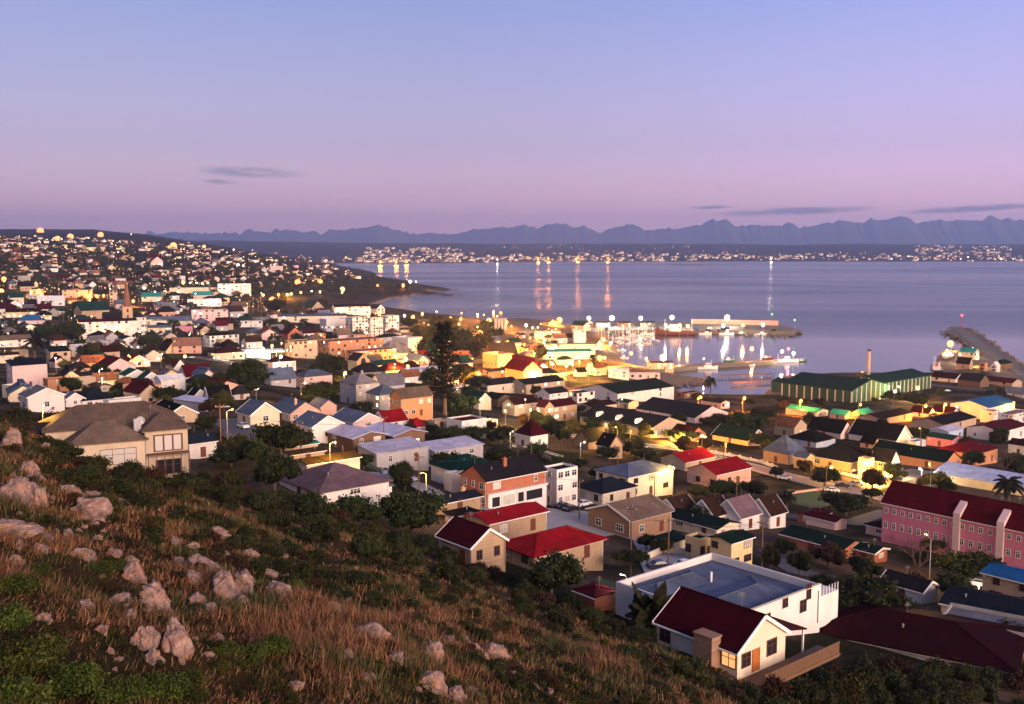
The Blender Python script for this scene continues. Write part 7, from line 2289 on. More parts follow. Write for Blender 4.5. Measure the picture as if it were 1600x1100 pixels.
for t in [(1477, 966, 'o', 1.2, False, 1.6), (1514, 955, 'o', 1.3, False, 1.6), (63, 361, 'o', 2.2), (90, 373, 'o', 1.8), (110, 370, 'o', 2.0), (157, 367, 'o', 1.9), (271, 384, 'o', 2.2), (264, 386, 'o', 1.2), (295, 381, 'o', 1.3), (319, 385, 'y', 1.3), (6, 436, 'o', 1.6), (2, 455, 'y', 1.6), (49, 455, 'o', 1.5), (61, 455, 'o', 1.6), (140, 465, 'o', 1.8),
          (150, 462, 'o', 1.2), (162, 462, 'o', 1.2), (80, 509, 'y', 1.6), (100, 514, 'o', 1.7), (7, 536, 'y', 1.2), (297, 522, 'w', 1.4), (304, 529, 'w', 1.0), (286, 557, 'y', 1.4), (251, 553, 'w', 0.9), (87, 559, 'w', 0.9), (211, 562, 'o', 1.9), (159, 590, 'w', 1.1), (155, 576, 'w', 0.9), (204, 555, 'o', 0.9),
          (65, 410, 'w', 1.0), (286, 441, 'y', 1.3), (297, 442, 'w', 1.0), (307, 442, 'w', 1.0), (316, 443, 'w', 1.0), (325, 442, 'w', 1.0), (225, 450, 'w', 1.1), (236, 431, 'w', 1.0), (220, 430, 'w', 1.0), (208, 470, 'o', 1.3), (212, 500, 'o', 1.4), (172, 516, 'y', 1.2), (135, 512, 'y', 1.2), (170, 505, 'w', 0.9),
          (272, 472, 'w', 1.0), (258, 456, 'y', 1.3), (242, 456, 'w', 1.0), (330, 470, 'w', 1.0), (350, 455, 'w', 0.9), (385, 475, 'y', 1.2), (372, 414, 'w', 1.2), (380, 415, 'w', 1.0), (355, 395, 'w', 0.9), (365, 390, 'w', 0.9), (205, 366, 'w', 0.6), (312, 366, 'w', 0.8), (30, 340, 'w', 0.7),
          (465, 441, 'o', 1.9), (500, 440, 'o', 1.7), (426, 470, 'o', 2.6), (535, 452, 'y', 1.6), (455, 459, 'y', 1.1), (470, 457, 'y', 1.1), (449, 460, 'o', 1.1), (435, 460, 'o', 1.1), (411, 461, 'y', 1.1), (500, 455, 'y', 1.0), (487, 455, 'w', 0.9), (590, 446, 'o', 1.1), (630, 445, 'o', 1.3), (641, 440, 'w', 1.3), (650, 440, 'w', 0.9),
          (741, 527, 'o', 3.0), (749, 521, 'o', 2.2), (745, 585, 'o', 2.0), (650, 552, 'o', 1.5), (681, 538, 'o', 1.2), (676, 523, 'y', 1.2), (668, 543, 'w', 0.9), (707, 535, 'w', 1.1), (682, 487, 'w', 0.9), (704, 497, 'o', 1.4), (720, 498, 'o', 1.2), (746, 491, 'w', 1.0), (764, 501, 'y', 1.6), (777, 494, 'y', 1.0),
          (645, 497, 'y', 1.5), (632, 493, 'w', 1.1), (660, 490, 'y', 1.1), (640, 572, 'y', 1.4), (652, 566, 'o', 1.2), (634, 560, 'y', 1.5), (660, 560, 'y', 1.2), (537, 582, 'y', 1.4), (436, 557, 'w', 1.3), (410, 545, 'w', 1.6), (395, 540, 'w', 1.4), (384, 548, 'w', 1.2), (425, 540, 'y', 1.2), (440, 536, 'y', 1.0), (690, 508, 'o', 1.2), (700, 511, 'o', 1.0),
          (874, 500, 'o', 1.9), (942, 531, 'y', 1.7), (920, 570, 'y', 1.5), (937, 559, 'o', 1.7), (885, 571, 'y', 1.4), (864, 541, 'y', 1.3), (840, 520, 'o', 1.1), (819, 538, 'o', 1.2), (807, 545, 'o', 1.4), (803, 558, 'o', 1.2), (817, 565, 'o', 1.3), (835, 564, 'o', 1.3), (835, 582, 'w', 1.8), (880, 592, 'o', 1.3), (920, 580, 'y', 1.3),
          (954, 536, 'w', 1.2), (850, 533, 'y', 1.2), (828, 528, 'y', 1.0), (868, 560, 'o', 1.1), (900, 556, 'y', 1.2), (975, 556, 'y', 0.9), (1010, 560, 'o', 1.1), (905, 565, 'o', 1.1), (855, 556, 'o', 1.0), (822, 508, 'w', 1.2), (832, 512, 'w', 1.0), (845, 506, 'y', 1.0),
          (1347, 583, 'y', 1.4), (1485, 537, 'y', 2.0), (1480, 548, 'y', 1.4), (1527, 558, 'y', 1.5), (1520, 544, 'w', 0.9), (1500, 553, 'w', 0.9), (1442, 634, 'o', 1.3), (1475, 631, 'o', 1.2), (1580, 629, 'o', 1.1), (1342, 632, 'o', 1.2), (1439, 670, 'y', 0.9), (1447, 687, 'y', 0.9), (1250, 625, 'o', 1.1), (1436, 606, 'y', 1.5), (1397, 612, 'w', 1.3), (1407, 604, 'w', 0.8),
          (1091, 620, 'o', 1.2), (1161, 621, 'o', 1.2), (821, 625, 'w', 1.1), (826, 640, 'y', 1.5), (907, 690, 'w', 1.2), (1052, 727, 'y', 1.2), (1134, 692, 'o', 0.9), (1097, 683, 'y', 1.5), (1065, 682, 'y', 2.6, False, 3.5), (1050, 678, 'y', 2.2, False, 3.5), (1080, 686, 'y', 2.0, False, 3.5), (968, 624, 'w', 0.8), (515, 690, 'y', 1.3), (666, 737, 'y', 1.0), (750, 622, 'w', 1.0), (790, 632, 'y', 1.5), (797, 673, 'w', 1.0),
          (354, 640, 'y', 1.3), (66, 631, 'y', 1.0), (979, 898, 'w', 0.8, False, 5.0), (1455, 837, 'y', 0.9), (1416, 957, 'w', 0.9, False, 4.2), (1530, 914, 'w', 0.9, False, 3.0), (1347, 734, 'y', 2.4, False, 3.5), (1300, 730, 'y', 1.6, False, 3.5), (1375, 742, 'y', 1.8, False, 3.5), (1440, 732, 'w', 2.0, False, 4.0), (1455, 726, 'y', 1.1), (1330, 735, 'y', 1.0), (1565, 780, 'y', 0.8), (470, 598, 'y', 1.0), (400, 608, 'w', 0.8), (950, 664, 'y', 1.0), (965, 668, 'y', 0.9), (985, 672, 'y', 0.9)]:
    lamp(*t)
for (px, py, c, s) in [(920, 497, 'w', 2.0), (956, 497, 'w', 2.6), (1001, 497, 'w', 2.0), (1050, 496, 'w', 2.2), (1136, 496, 'w', 2.6), (1130, 508, 'w', 1.7), (1161, 508, 'y', 1.5), (1192, 507, 'w', 1.9), (1175, 544, 'o', 1.4), (986, 552, 'o', 1.4), (1034, 557, 'o', 1.4), (1174, 580, 'o', 1.2), (1100, 560, 'w', 0.9), (1222, 549, 'w', 1.6), (1232, 545, 'r', 1.3), (1240, 552, 'w', 1.4), (1062, 508, 'y', 1.4), (1040, 508, 'w', 1.2), (1075, 509, 'y', 1.2)]:
    lamp(px, py, c, s, water=True, hgt=11 if py < 520 else 7, name='floodlight_mast' if py < 520 else 'jetty_lamp')
for i in range(46):
    px = random.uniform(800, 1000); py = random.uniform(510, 585)
    if px > 955 and py < 575: continue
    lamp(px, py, random.choice(['o', 'o', 'y', 'w']), random.uniform(0.7, 1.25), hgt=random.choice([5.0, 8.4]))
for i in range(30):
    px = random.uniform(575, 800); py = random.uniform(484, 575)
    lamp(px, py, random.choice(['o', 'o', 'y']), random.uniform(0.7, 1.3))
# harbour beacons
for (px, py, foot, c, l) in [(1206, 492, 508, 'g', 'thin mast with a green light on the outer quay'), (1241, 501, 519, 'g', 'thin mast with a green light at the quay tip'), (1502, 494, 514, 'r', 'red beacon lamp on a red lattice post at the breakwater end')]:
    z0 = 4.2 if px < 1300 else 3.0
    x, y = at_plane(px, foot, z0)
    hh = z_at_row(y, py) - z0
    r = empty('harbour_beacon', (x, y, z0)); tag(r, l, 'beacon')
    MB().tube([(0, 0, 0), (0, 0, hh)], [0.5 if c == 'r' else 0.2, 0.35 if c == 'r' else 0.15], 8).build('post', M['red_paint'] if c == 'r' else M['pole'], r)
    rad = 1.7 if c == 'r' else 1.2
    link('lamp_head', GLOBE[c], r, (0, 0, hh + rad * 0.6), scale=(rad, rad, rad))
# brighter pools: forecourt and tower floodlights
for (px, py, l, rot) in [(405, 552, 'bright white and green petrol station canopy', 0.3)]:
    p = hit(px, py + 8)
    r = empty('petrol_canopy', p, rot); tag(r, l, 'petrol station')
    w_, d_ = 34, 17
    MB().box(-w_ / 2, w_ / 2, -d_ / 2, d_ / 2, 5.0, 5.9).build('canopy', WALLS['white'], r)
    MB().box(-w_ / 2 - 0.03, w_ / 2 + 0.03, -d_ / 2 - 0.06, -d_ / 2 - 0.003, 5.1, 5.7).build('lit_fascia', emit('green_lit_fascia', (0.35, 1.0, 0.45), 2.4), r)
    for x in (-12, -4, 4, 12):
        MB().box(x - 0.25, x + 0.25, -0.25, 0.25, -2, 4.997).build('column', M['trim_white'], r)
        l_ = bpy.data.lights.new('canopy_light', 'POINT'); l_.energy = 5000; l_.color = (0.85, 1.0, 0.8); l_.shadow_soft_size = 0.5
        q = bpy.data.objects.new('canopy_light', l_); COL.objects.link(q); q.parent = r; q.location = (x, 3, 4.4)
    MB().box(-8, 8, d_ / 2 - 3, d_ / 2 + 4, -2, 4.2).build('kiosk', WALLS['white'], r)
    HOUSES.append((l, p.copy(), (px, py), 15))

# ------------------------------------------------------------------ the rest of the hillside town
GAB = None
def unit_house(kind):
    mbw, mbr = MB(), MB()
    v = Vol(); v.L, v.W, v.h, v.r, v.roof = 1.4, 1.0, 0.42, 0.72, kind
    if kind == 'flat': v.h = v.r = 0.6
    T = Matrix.Identity(4)
    wall_shape(mbw, v, T, 0.5)
    roof_shape(mbr, v, T, ov=0.05, th=0.03)
    return mesh('wall', mbw.V, mbw.F, WALLS['white']), mesh('roof', mbr.V, mbr.F, ROOFS['grey']), v
UH = {k: unit_house(k) for k in ('gable', 'hip', 'flat')}
wq = MB().box(-0.5, 0.5, -0.04, 0.04, 0, 1)
LITM = [emit('far_lit_window_a', (1.0, 0.56, 0.20), 2.2), emit('far_lit_window_b', (1.0, 0.38, 0.08), 1.8), emit('far_lit_window_c', (1.0, 0.80, 0.55), 2.4)]
LWIN = [mesh('window', wq.V, wq.F, m) for m in LITM] + [mesh('window', wq.V, wq.F, M['glass'])]
rf = random.Random(21)
SCAT = []
LAMPW = [p for *_, p in LAMPS]
def free(x, y, r):
    for hx, hy, hr, _ in HAND:
        if abs(hx - x) < hr + r and abs(hy - y) < hr + r and (hx - x) ** 2 + (hy - y) ** 2 < (hr + r) ** 2: return False
    for hx, hy, hr in SCAT:
        if abs(hx - x) < hr + r and (hx - x) ** 2 + (hy - y) ** 2 < (hr + r) ** 2: return False
    return True
def shore_row(px):   # lowest far-town row at this bearing
    return np.interp(px, [0, 200, 330, 420, 500, 560, 600, 640], [452, 452, 452, 448, 440, 436, 436, 438])
cand = []
tries = 0
while len(cand) < 330 and tries < 9000:
    tries += 1
    px = rf.uniform(-30, 560); py = rf.uniform(372, 545)
    if rf.random() < 0.25: px = rf.uniform(560, 830); py = rf.uniform(520, 600)
    if rf.random() < 0.12: px = rf.uniform(0, 400); py = rf.uniform(540, 640)
    if rf.random() < 0.05: px = rf.uniform(800, 985); py = rf.uniform(508, 596)
    if py < np.interp(px, [0, 150, 300, 400, 480, 560], [368, 374, 384, 394, 404, 424]): continue
    if px > 380 and 448 < py < 484: continue
    p = hit(px, py)
    if p is None or p.z < 3.5: continue
    k = p.y / F
    W = rf.uniform(6.0, 11.5) * (1 + 0.25 * (p.y > 1200))
    if p.y < 560: W *= 0.74
    if p.y > 700 and rf.random() < 0.12: W *= 1.7
    if not free(p.x, p.y, W * 0.62): continue
    SCAT.append((p.x, p.y, W * 0.62))
    cand.append((px, py, p, W))
WSEQ = ['white', 'rose', 'grey', 'cream', 'rose', 'tan', 'white', 'salmon', 'tan', 'yellow', 'stone', 'concrete']
RSEQ = ['dkgrey', 'maroon', 'tan', 'brown', 'slate', 'dkmaroon', 'grey', 'crimson', 'black', 'green', 'salmon', 'rust']
SH = []
for px, py, p, W in cand:
    kind = rf.choice(['gable', 'gable', 'hip', 'gable', 'flat'])
    wm, rm, v = UH[kind]
    rot = (ROT_A if rf.random() < 0.45 else ROT_B) + rf.uniform(-0.25, 0.25)
    hs = W * rf.uniform(0.9, 1.35)
    nm_ = 'flat_roofed_building' if kind == 'flat' else ('hip_roofed_house' if kind == 'hip' else ('cottage' if W < 7.5 else 'house'))
    r = empty(nm_, p, rot)
    wk, rk = rf.choice(WSEQ), rf.choice(RSEQ)
    for nm, me, mt in (('wall', wm, WALLS[wk]), ('roof', rm, ROOFS[rk])):
        o = link(nm, me, r, scale=(W, W, hs))
        o.material_slots[0].link = 'OBJECT'; o.material_slots[0].material = mt
    v2 = Vol(); v2.L, v2.W, v2.h, v2.r, v2.rot, v2.c, v2.g, v2.roof = v.L * W, W, v.h * hs, v.r * hs, rot, (p.x, p.y), p.z, kind
    nl = 0
    for f in seen_faces(v2):
        Lf = face_len(v2, f); n = max(1, int(Lf / 4.5))
        for kx in range(n):
            if rf.random() < 0.3: continue
            l = rf.random() < 0.42
            sz = 1.5 if p.y < 900 else 2.1
            a_ = [0, math.pi / 2, math.pi, -math.pi / 2][f]
            off = v2.W / 2 if f in (0, 2) else v2.L / 2
            w_ = link('window', LWIN[rf.randrange(3)] if l else LWIN[3], r)
            w_.matrix_local = Matrix.Rotation(a_, 4, 'Z') @ Matrix.Translation((Lf * ((kx + 0.5) / n - 0.5), -off, v2.h * 0.3)) @ Matrix.Diagonal((sz, 1, sz * 0.8, 1))
            nl += l
    tag(r, None, 'building' if kind == 'flat' else 'house', 'houses of the hillside town')
    SH.append((r, wk, rk, kind, W, nl, (px, py), p))

# what nobody could count further off: one mass of small houses, one of trees, one of lights
def far_points(n, boxes, rows=None):
    out = []
    while len(out) < n:
        b = rf.choice(boxes)
        px = rf.uniform(b[0], b[1]); py = rf.uniform(b[2], b[3])
        if px < 560 and py < np.interp(px, [0, 150, 300, 400, 480, 560], [366, 372, 382, 391, 400, 420]): continue
        out.append((px, py))
    return out
def far_town(name, pts, label, wid, tall):
    V = []; Fc = []; mi = []
    mats = [WALLS['white'], WALLS['cream'], WALLS['rose'], WALLS['tan'], ROOFS['maroon'], ROOFS['dkgrey'], ROOFS['brown'], ROOFS['rust']] + LITM + [M['glass']]
    for px, py in pts:
        p = hit(px, py, y0=600.0, y1=14000.0)
        if p is None or p.z < 1.0: continue
        W = rf.uniform(*wid); L = W * rf.uniform(1.0, 1.9); h = rf.uniform(*tall); r = h + W * rf.uniform(0.12, 0.3)
        if not free(p.x, p.y, W * 0.5) and p.y < 2500: continue
        rot = rf.choice([ROT_A, ROT_B]) + rf.uniform(-0.4, 0.4)
        Mx = Matrix.Translation(p) @ Matrix.Rotation(rot, 4, 'Z')
        b = len(V)
        for q in [(-L / 2, -W / 2, -4), (L / 2, -W / 2, -4), (L / 2, W / 2, -4), (-L / 2, W / 2, -4), (-L / 2, -W / 2, h), (L / 2, -W / 2, h), (L / 2, W / 2, h), (-L / 2, W / 2, h), (-L / 2, 0, r), (L / 2, 0, r)]:
            V.append(tuple(Mx @ Vector(q)))
        wm = rf.choice([0, 1, 2, 3, 3, 6, 7, 6]); rm = rf.randrange(4, 8)
        for f, m in (((0, 1, 5, 4), wm), ((2, 3, 7, 6), wm), ((1, 2, 6, 9, 5), wm), ((3, 0, 4, 8, 7), wm), ((4, 5, 9, 8), rm), ((6, 7, 8, 9), rm)):
            Fc.append(tuple(i + b for i in f)); mi.append(m)
        for s in range(max(1, int(h / 4))):
            for k in range(max(1, int(L / 7))):
                if rf.random() < 0.55: continue
                x = L * ((k + 0.5) / max(1, int(L / 7)) - 0.5); z = 1 + s * 3.6; ww = 1.1 if p.y < 2500 else 2.2
                for (qx, qy, dx, dy) in ((x, -W / 2 - 0.1, ww, 0),):
                    b = len(V)
                    for q in [(qx - ww, qy, z), (qx + ww, qy, z), (qx + ww, qy, z + ww * 1.4), (qx - ww, qy, z + ww * 1.4)]:
                        V.append(tuple(Mx @ Vector(q)))
                    Fc.append((b, b + 1, b + 2, b + 3)); mi.append(8 + rf.choice([0, 1, 2, 3]))
                    b = len(V)
                    y_ = W * rf.uniform(-0.3, 0.3)
                    for q in [(L / 2 + 0.1, y_ - ww, z), (L / 2 + 0.1, y_ + ww, z), (L / 2 + 0.1, y_ + ww, z + ww * 1.4), (L / 2 + 0.1, y_ - ww, z + ww * 1.4)]:
                        V.append(tuple(Mx @ Vector(q)))
                    Fc.append((b, b + 1, b + 2, b + 3)); mi.append(8 + rf.choice([0, 1, 2, 3]))
    tag(link(name, mesh(name, V, Fc, mats, mi)), label, 'houses', kind='stuff')
far_town('distant_houses', far_points(430, [(-60, 320, 368, 452), (-60, 320, 368, 410), (240, 520, 385, 440), (-40, 200, 372, 450), (300, 560, 395, 440)]) , 'dense far houses covering the hillside above the town', (8, 15), (3.5, 7))
pts = far_points(230, [(505, 800, 401, 410.2), (505, 660, 404, 410.5), (570, 720, 388, 402)]) + far_points(330, [(560, 1000, 396, 409), (800, 1160, 400, 408), (1000, 1400, 398, 408), (1400, 1700, 398, 408), (1430, 1580, 384, 398)])
far_town('far_shore_houses', pts, 'pale houses and flats strung along the far shore of the bay', (16, 34), (8, 24))

def far_trees(pts):
    rng = np.random.default_rng(3)
    Vs = []; Ts = []
    for px, py in pts:
        p = hit(px, py)
        if p is None or p.z < 2: continue
        if not free(p.x, p.y, 1.5): continue
        R = rf.uniform(3.0, 8.0); k = 60
        d = rng.normal(size=(k, 3)); d /= np.linalg.norm(d, axis=1)[:, None]; d[:, 2] = np.abs(d[:, 2])
        P = d * R * rng.uniform(0.55, 1.05, (k, 1)) * np.array([1, 1, rf.uniform(0.8, 1.3)]) + np.array([p.x, p.y, p.z + R * 0.3])
        V, T = leaves(rng, P, R * 0.36, np.clip(rng.random(k) * 0.7 + rf.uniform(-0.1, 0.3), 0, 1))
        Vs.append(V); Ts.append(T)
    V = np.concatenate(Vs); n = len(V) // 4
    tag(link('distant_trees', mesh_np('distant_trees', V, np.arange(len(V)), np.full(n, 4), LEAF['dark'], False, {'tint': ('POINT', 'FLOAT', np.concatenate(Ts))})), 'far tree belts between the houses of the hillside town', 'trees', kind='stuff')
far_trees([(rf.uniform(-60, 600), rf.uniform(374, 452)) for _ in range(1700)] + [(rf.uniform(380, 640), rf.uniform(436, 458)) for _ in range(240)] + [(rf.uniform(-40, 560), rf.uniform(452, 540)) for _ in range(260)])

# single trees between the houses
for i in range(330):
    px = rf.uniform(0, 620); py = rf.uniform(470, 650)
    if i % 2 == 0: px = rf.uniform(560, 1600); py = rf.uniform(590, 770)
    if i % 9 == 0: px = rf.uniform(660, 870); py = rf.uniform(500, 590)
    if px > 430 and py < 500: continue
    p = hit(px, py)
    if p is None or p.z < 4 or not free(p.x, p.y, 2.0): continue
    if p.y < 150 * S and px < 900: continue
    s_ = rf.uniform(3.5, 7.5) * F / p.y
    tree(px, py, s_ * 1.2, s_, rf.choice(['round', 'round', 'olive', 'round', 'rusty']))

def far_lights(name, pts, label, cat='lamps'):
    V = []; Fc = []; mi = []
    bm = bmesh.new(); bmesh.ops.create_icosphere(bm, subdivisions=1, radius=1.0)
    bv = [tuple(v.co) for v in bm.verts]; bf = [tuple(v.index for v in f.verts) for f in bm.faces]; bm.free()
    for px, py, s in pts:
        p = hit(px, py, 9.0, y0=600.0, y1=14000.0)
        if p is None: continue
        r = p.y * 0.00040 * s * rf.choice([0.6, 0.8, 1.0, 1.0, 1.5])
        b = len(V)
        V += [(p.x + x * r, p.y + y * r, p.z + 9 + z * r) for x, y, z in bv]
        Fc += [tuple(i + b for i in f) for f in bf]
        mi += [rf.choice([0, 0, 0, 1, 1, 2])] * len(bf)
        b = len(V)   # its post
        V += [(p.x - 0.15, p.y, p.z - 1), (p.x + 0.15, p.y, p.z - 1), (p.x + 0.15, p.y, p.z + 9), (p.x - 0.15, p.y, p.z + 9), (p.x - 0.15, p.y + 0.3, p.z - 1), (p.x + 0.15, p.y + 0.3, p.z - 1), (p.x + 0.15, p.y + 0.3, p.z + 9), (p.x - 0.15, p.y + 0.3, p.z + 9)]
        Fc += [(b, b + 1, b + 2, b + 3), (b + 7, b + 6, b + 5, b + 4), (b, b + 3, b + 7, b + 4), (b + 1, b + 5, b + 6, b + 2)]; mi += [3] * 4
    fe = [emit('far_lamp_orange', (1.0, 0.34, 0.05), 1.6), emit('far_lamp_yellow', (1.0, 0.50, 0.13), 1.9), emit('far_lamp_white', (1.0, 0.84, 0.62), 2.5), M['pole']]
    tag(link(name, mesh(name, V, Fc, fe, mi)), label, cat, kind='stuff')
L1 = [(px, py, rf.uniform(0.6, 1.25)) for px, py in far_points(520, [(-40, 330, 368, 452), (-40, 330, 368, 400), (250, 520, 388, 440), (-40, 420, 440, 500)])]
far_lights('distant_lamps', L1, 'countless small lamps over the far hillside town')
L2 = []
def sg(n, x0, x1, y0, y1, s0=0.6, s1=1.1):
    for _ in range(n): L2.append((rf.uniform(x0, x1), rf.uniform(y0, y1), rf.uniform(s0, s1)))
sg(110, 505, 800, 401, 409.5, 0.7, 1.3); sg(26, 570, 760, 388, 402, 0.5, 0.9); sg(60, 800, 965, 401.5, 407, 0.8, 1.5); sg(34, 780, 920, 382, 390, 0.6, 1.0); sg(40, 900, 1010, 391, 405); sg(60, 1000, 1165, 384, 405, 0.5, 1.0)
sg(90, 1080, 1360, 393, 406, 0.5, 1.0); sg(30, 1360, 1440, 399, 406, 0.5, 1.0); sg(75, 1430, 1570, 383, 396, 0.6, 1.0); sg(40, 1425, 1640, 400, 407, 0.7, 1.3)
for px in (1393, 1435, 1447, 1461, 1481, 1492, 1501, 1544, 1553, 1564, 1583): L2.append((px, 404.5, 2.0))
far_lights('far_shore_lamps', L2, 'strings of lamps along the far shore of the bay')
# the strongest lamps over there throw long reflections on the bay
for (px, py, s, c) in [(594, 409, 3.4, 'o'), (619, 409, 3.6, 'o'), (635, 408.5, 3.2, 'o'), (841, 404.5, 2.6, 'o'), (857, 404.5, 2.4, 'o'), (903, 402.5, 3.4, 'o'), (950, 404.5, 2.4, 'o'), (1205, 404.5, 2.0, 'w'), (777, 406, 1.6, 'w')]:
    p = hit(px, py, 32.0, y0=600.0, y1=14000.0)
    if p is None: continue
    r = empty('far_shore_lamp', p)
    tag(r, None, 'street lamp', 'strong lamps on the far shore')
    link('pole', POLE, r, scale=(4, 4, 4))
    rad = p.y * 0.00042 * s
    link('lamp_head', GLOBE[c], r, (0, 0, 34), scale=(rad, rad, rad))
    l = bpy.data.lights.new('lamp_bulb', 'POINT'); l.energy = (1.0e5 if c == 'w' else 3.6e5) * s; l.color = LCOL[c][1]; l.shadow_soft_size = rad * 1.4
    bo = bpy.data.objects.new('lamp_bulb', l); COL.objects.link(bo); bo.parent = r; bo.location = (0, 0, 34 - rad * 2.6)
    r['label'] = {594: 'strong orange lamp on the far beach, first from the bay corner', 619: 'strong orange lamp on the far beach, second from the bay corner', 635: 'strong orange lamp on the far beach, third from the bay corner', 841: 'orange lamp over the far lit waterfront',
                  857: 'orange lamp beside another on the far lit waterfront', 903: 'brightest orange lamp on the far hill with the longest reflection', 950: 'orange lamp at the end of the far lit waterfront', 1205: 'single white lamp low on the far shore', 777: 'white lamp by the quiet stretch of far beach'}[px]

# ------------------------------------------------------------------ labels that tell neighbours apart
USED = {}
for o in COL.objects:
    if o.get('label'): USED[o['label']] = USED.get(o['label'], 0) + 1
def nwords(s): return len(re.findall(r"[A-Za-z0-9][A-Za-z0-9'-]*", s))
def short(l, n):
    w = l.split()
    if len(w) <= n: return l
    for sep in (' with ', ' beside ', ' behind ', ' under ', ' above ', ' below ', ' and ', ', '):
        if sep in l and len(l.split(sep)[0].split()) >= 3:
            s = l.split(sep)[0]
            if len(s.split()) <= n: return s
    return ' '.join(w[:n])
def locate(root, head, p, pp, extra=None):
    near = sorted(HOUSES, key=lambda h: (h[1].xy - p.xy).length - h[3] * 0.5)[:14]
    n0 = nwords(head)
    for hl, hp, hpp, hr in near:
        dy = p.y - hp.y; dx = pp[0] - hpp[0]
        rel = 'beside' if abs(dy) < hr * 0.9 + 2 else ('behind' if dy > 0 else 'in front of')
        for r2 in (rel, 'close to', 'not far from'):
            b = 16 - n0 - nwords(r2) - 1
            l = '%s %s the %s' % (head, r2, short(hl, b))
            if USED.get(l, 0) == 0:
                USED[l] = 1; root['label'] = l; return
    USED[l] = USED.get(l, 0) + 1
    root['label'] = l
for r, kind, pp, p in TREES:
    locate(r, KINDW[kind], p, pp); r['category'] = 'palm' if kind == 'palm' else ('plant' if kind == 'clump' else 'tree'); r['group'] = 'trees of the town'
LW = {'o': 'orange', 'y': 'yellow', 'w': 'white', 'g': 'green', 'r': 'red'}
for r, c, s, pp, p in LAMPS:
    nm = 'floodlight' if r.name.startswith('flood') else ('jetty lamp' if r.name.startswith('jetty') else 'street lamp')
    locate(r, '%s%s %s' % ('large glaring ' if s >= 1.8 else ('bright ' if s >= 1.3 else 'small '), LW[c], nm), p, pp); r['category'] = nm; r['group'] = 'lamps of the town and harbour'
for r, c, pp, p in CARS:
    locate(r, '%s parked car' % c, p, pp); r['category'] = 'car'; r['group'] = 'cars parked in the town'
for r, wk, rk, kind, W, nl, pp, p in SH:
    locate(r, '%s%s %s with %s %s roof' % ('small ' if W < 9 else ('big ' if W > 13 else ''), WALL_WORD.get(wk, wk), 'building' if kind == 'flat' else 'house', ROOF_WORD.get(rk, rk), kind if kind != 'gable' else 'pitched'), p, pp)
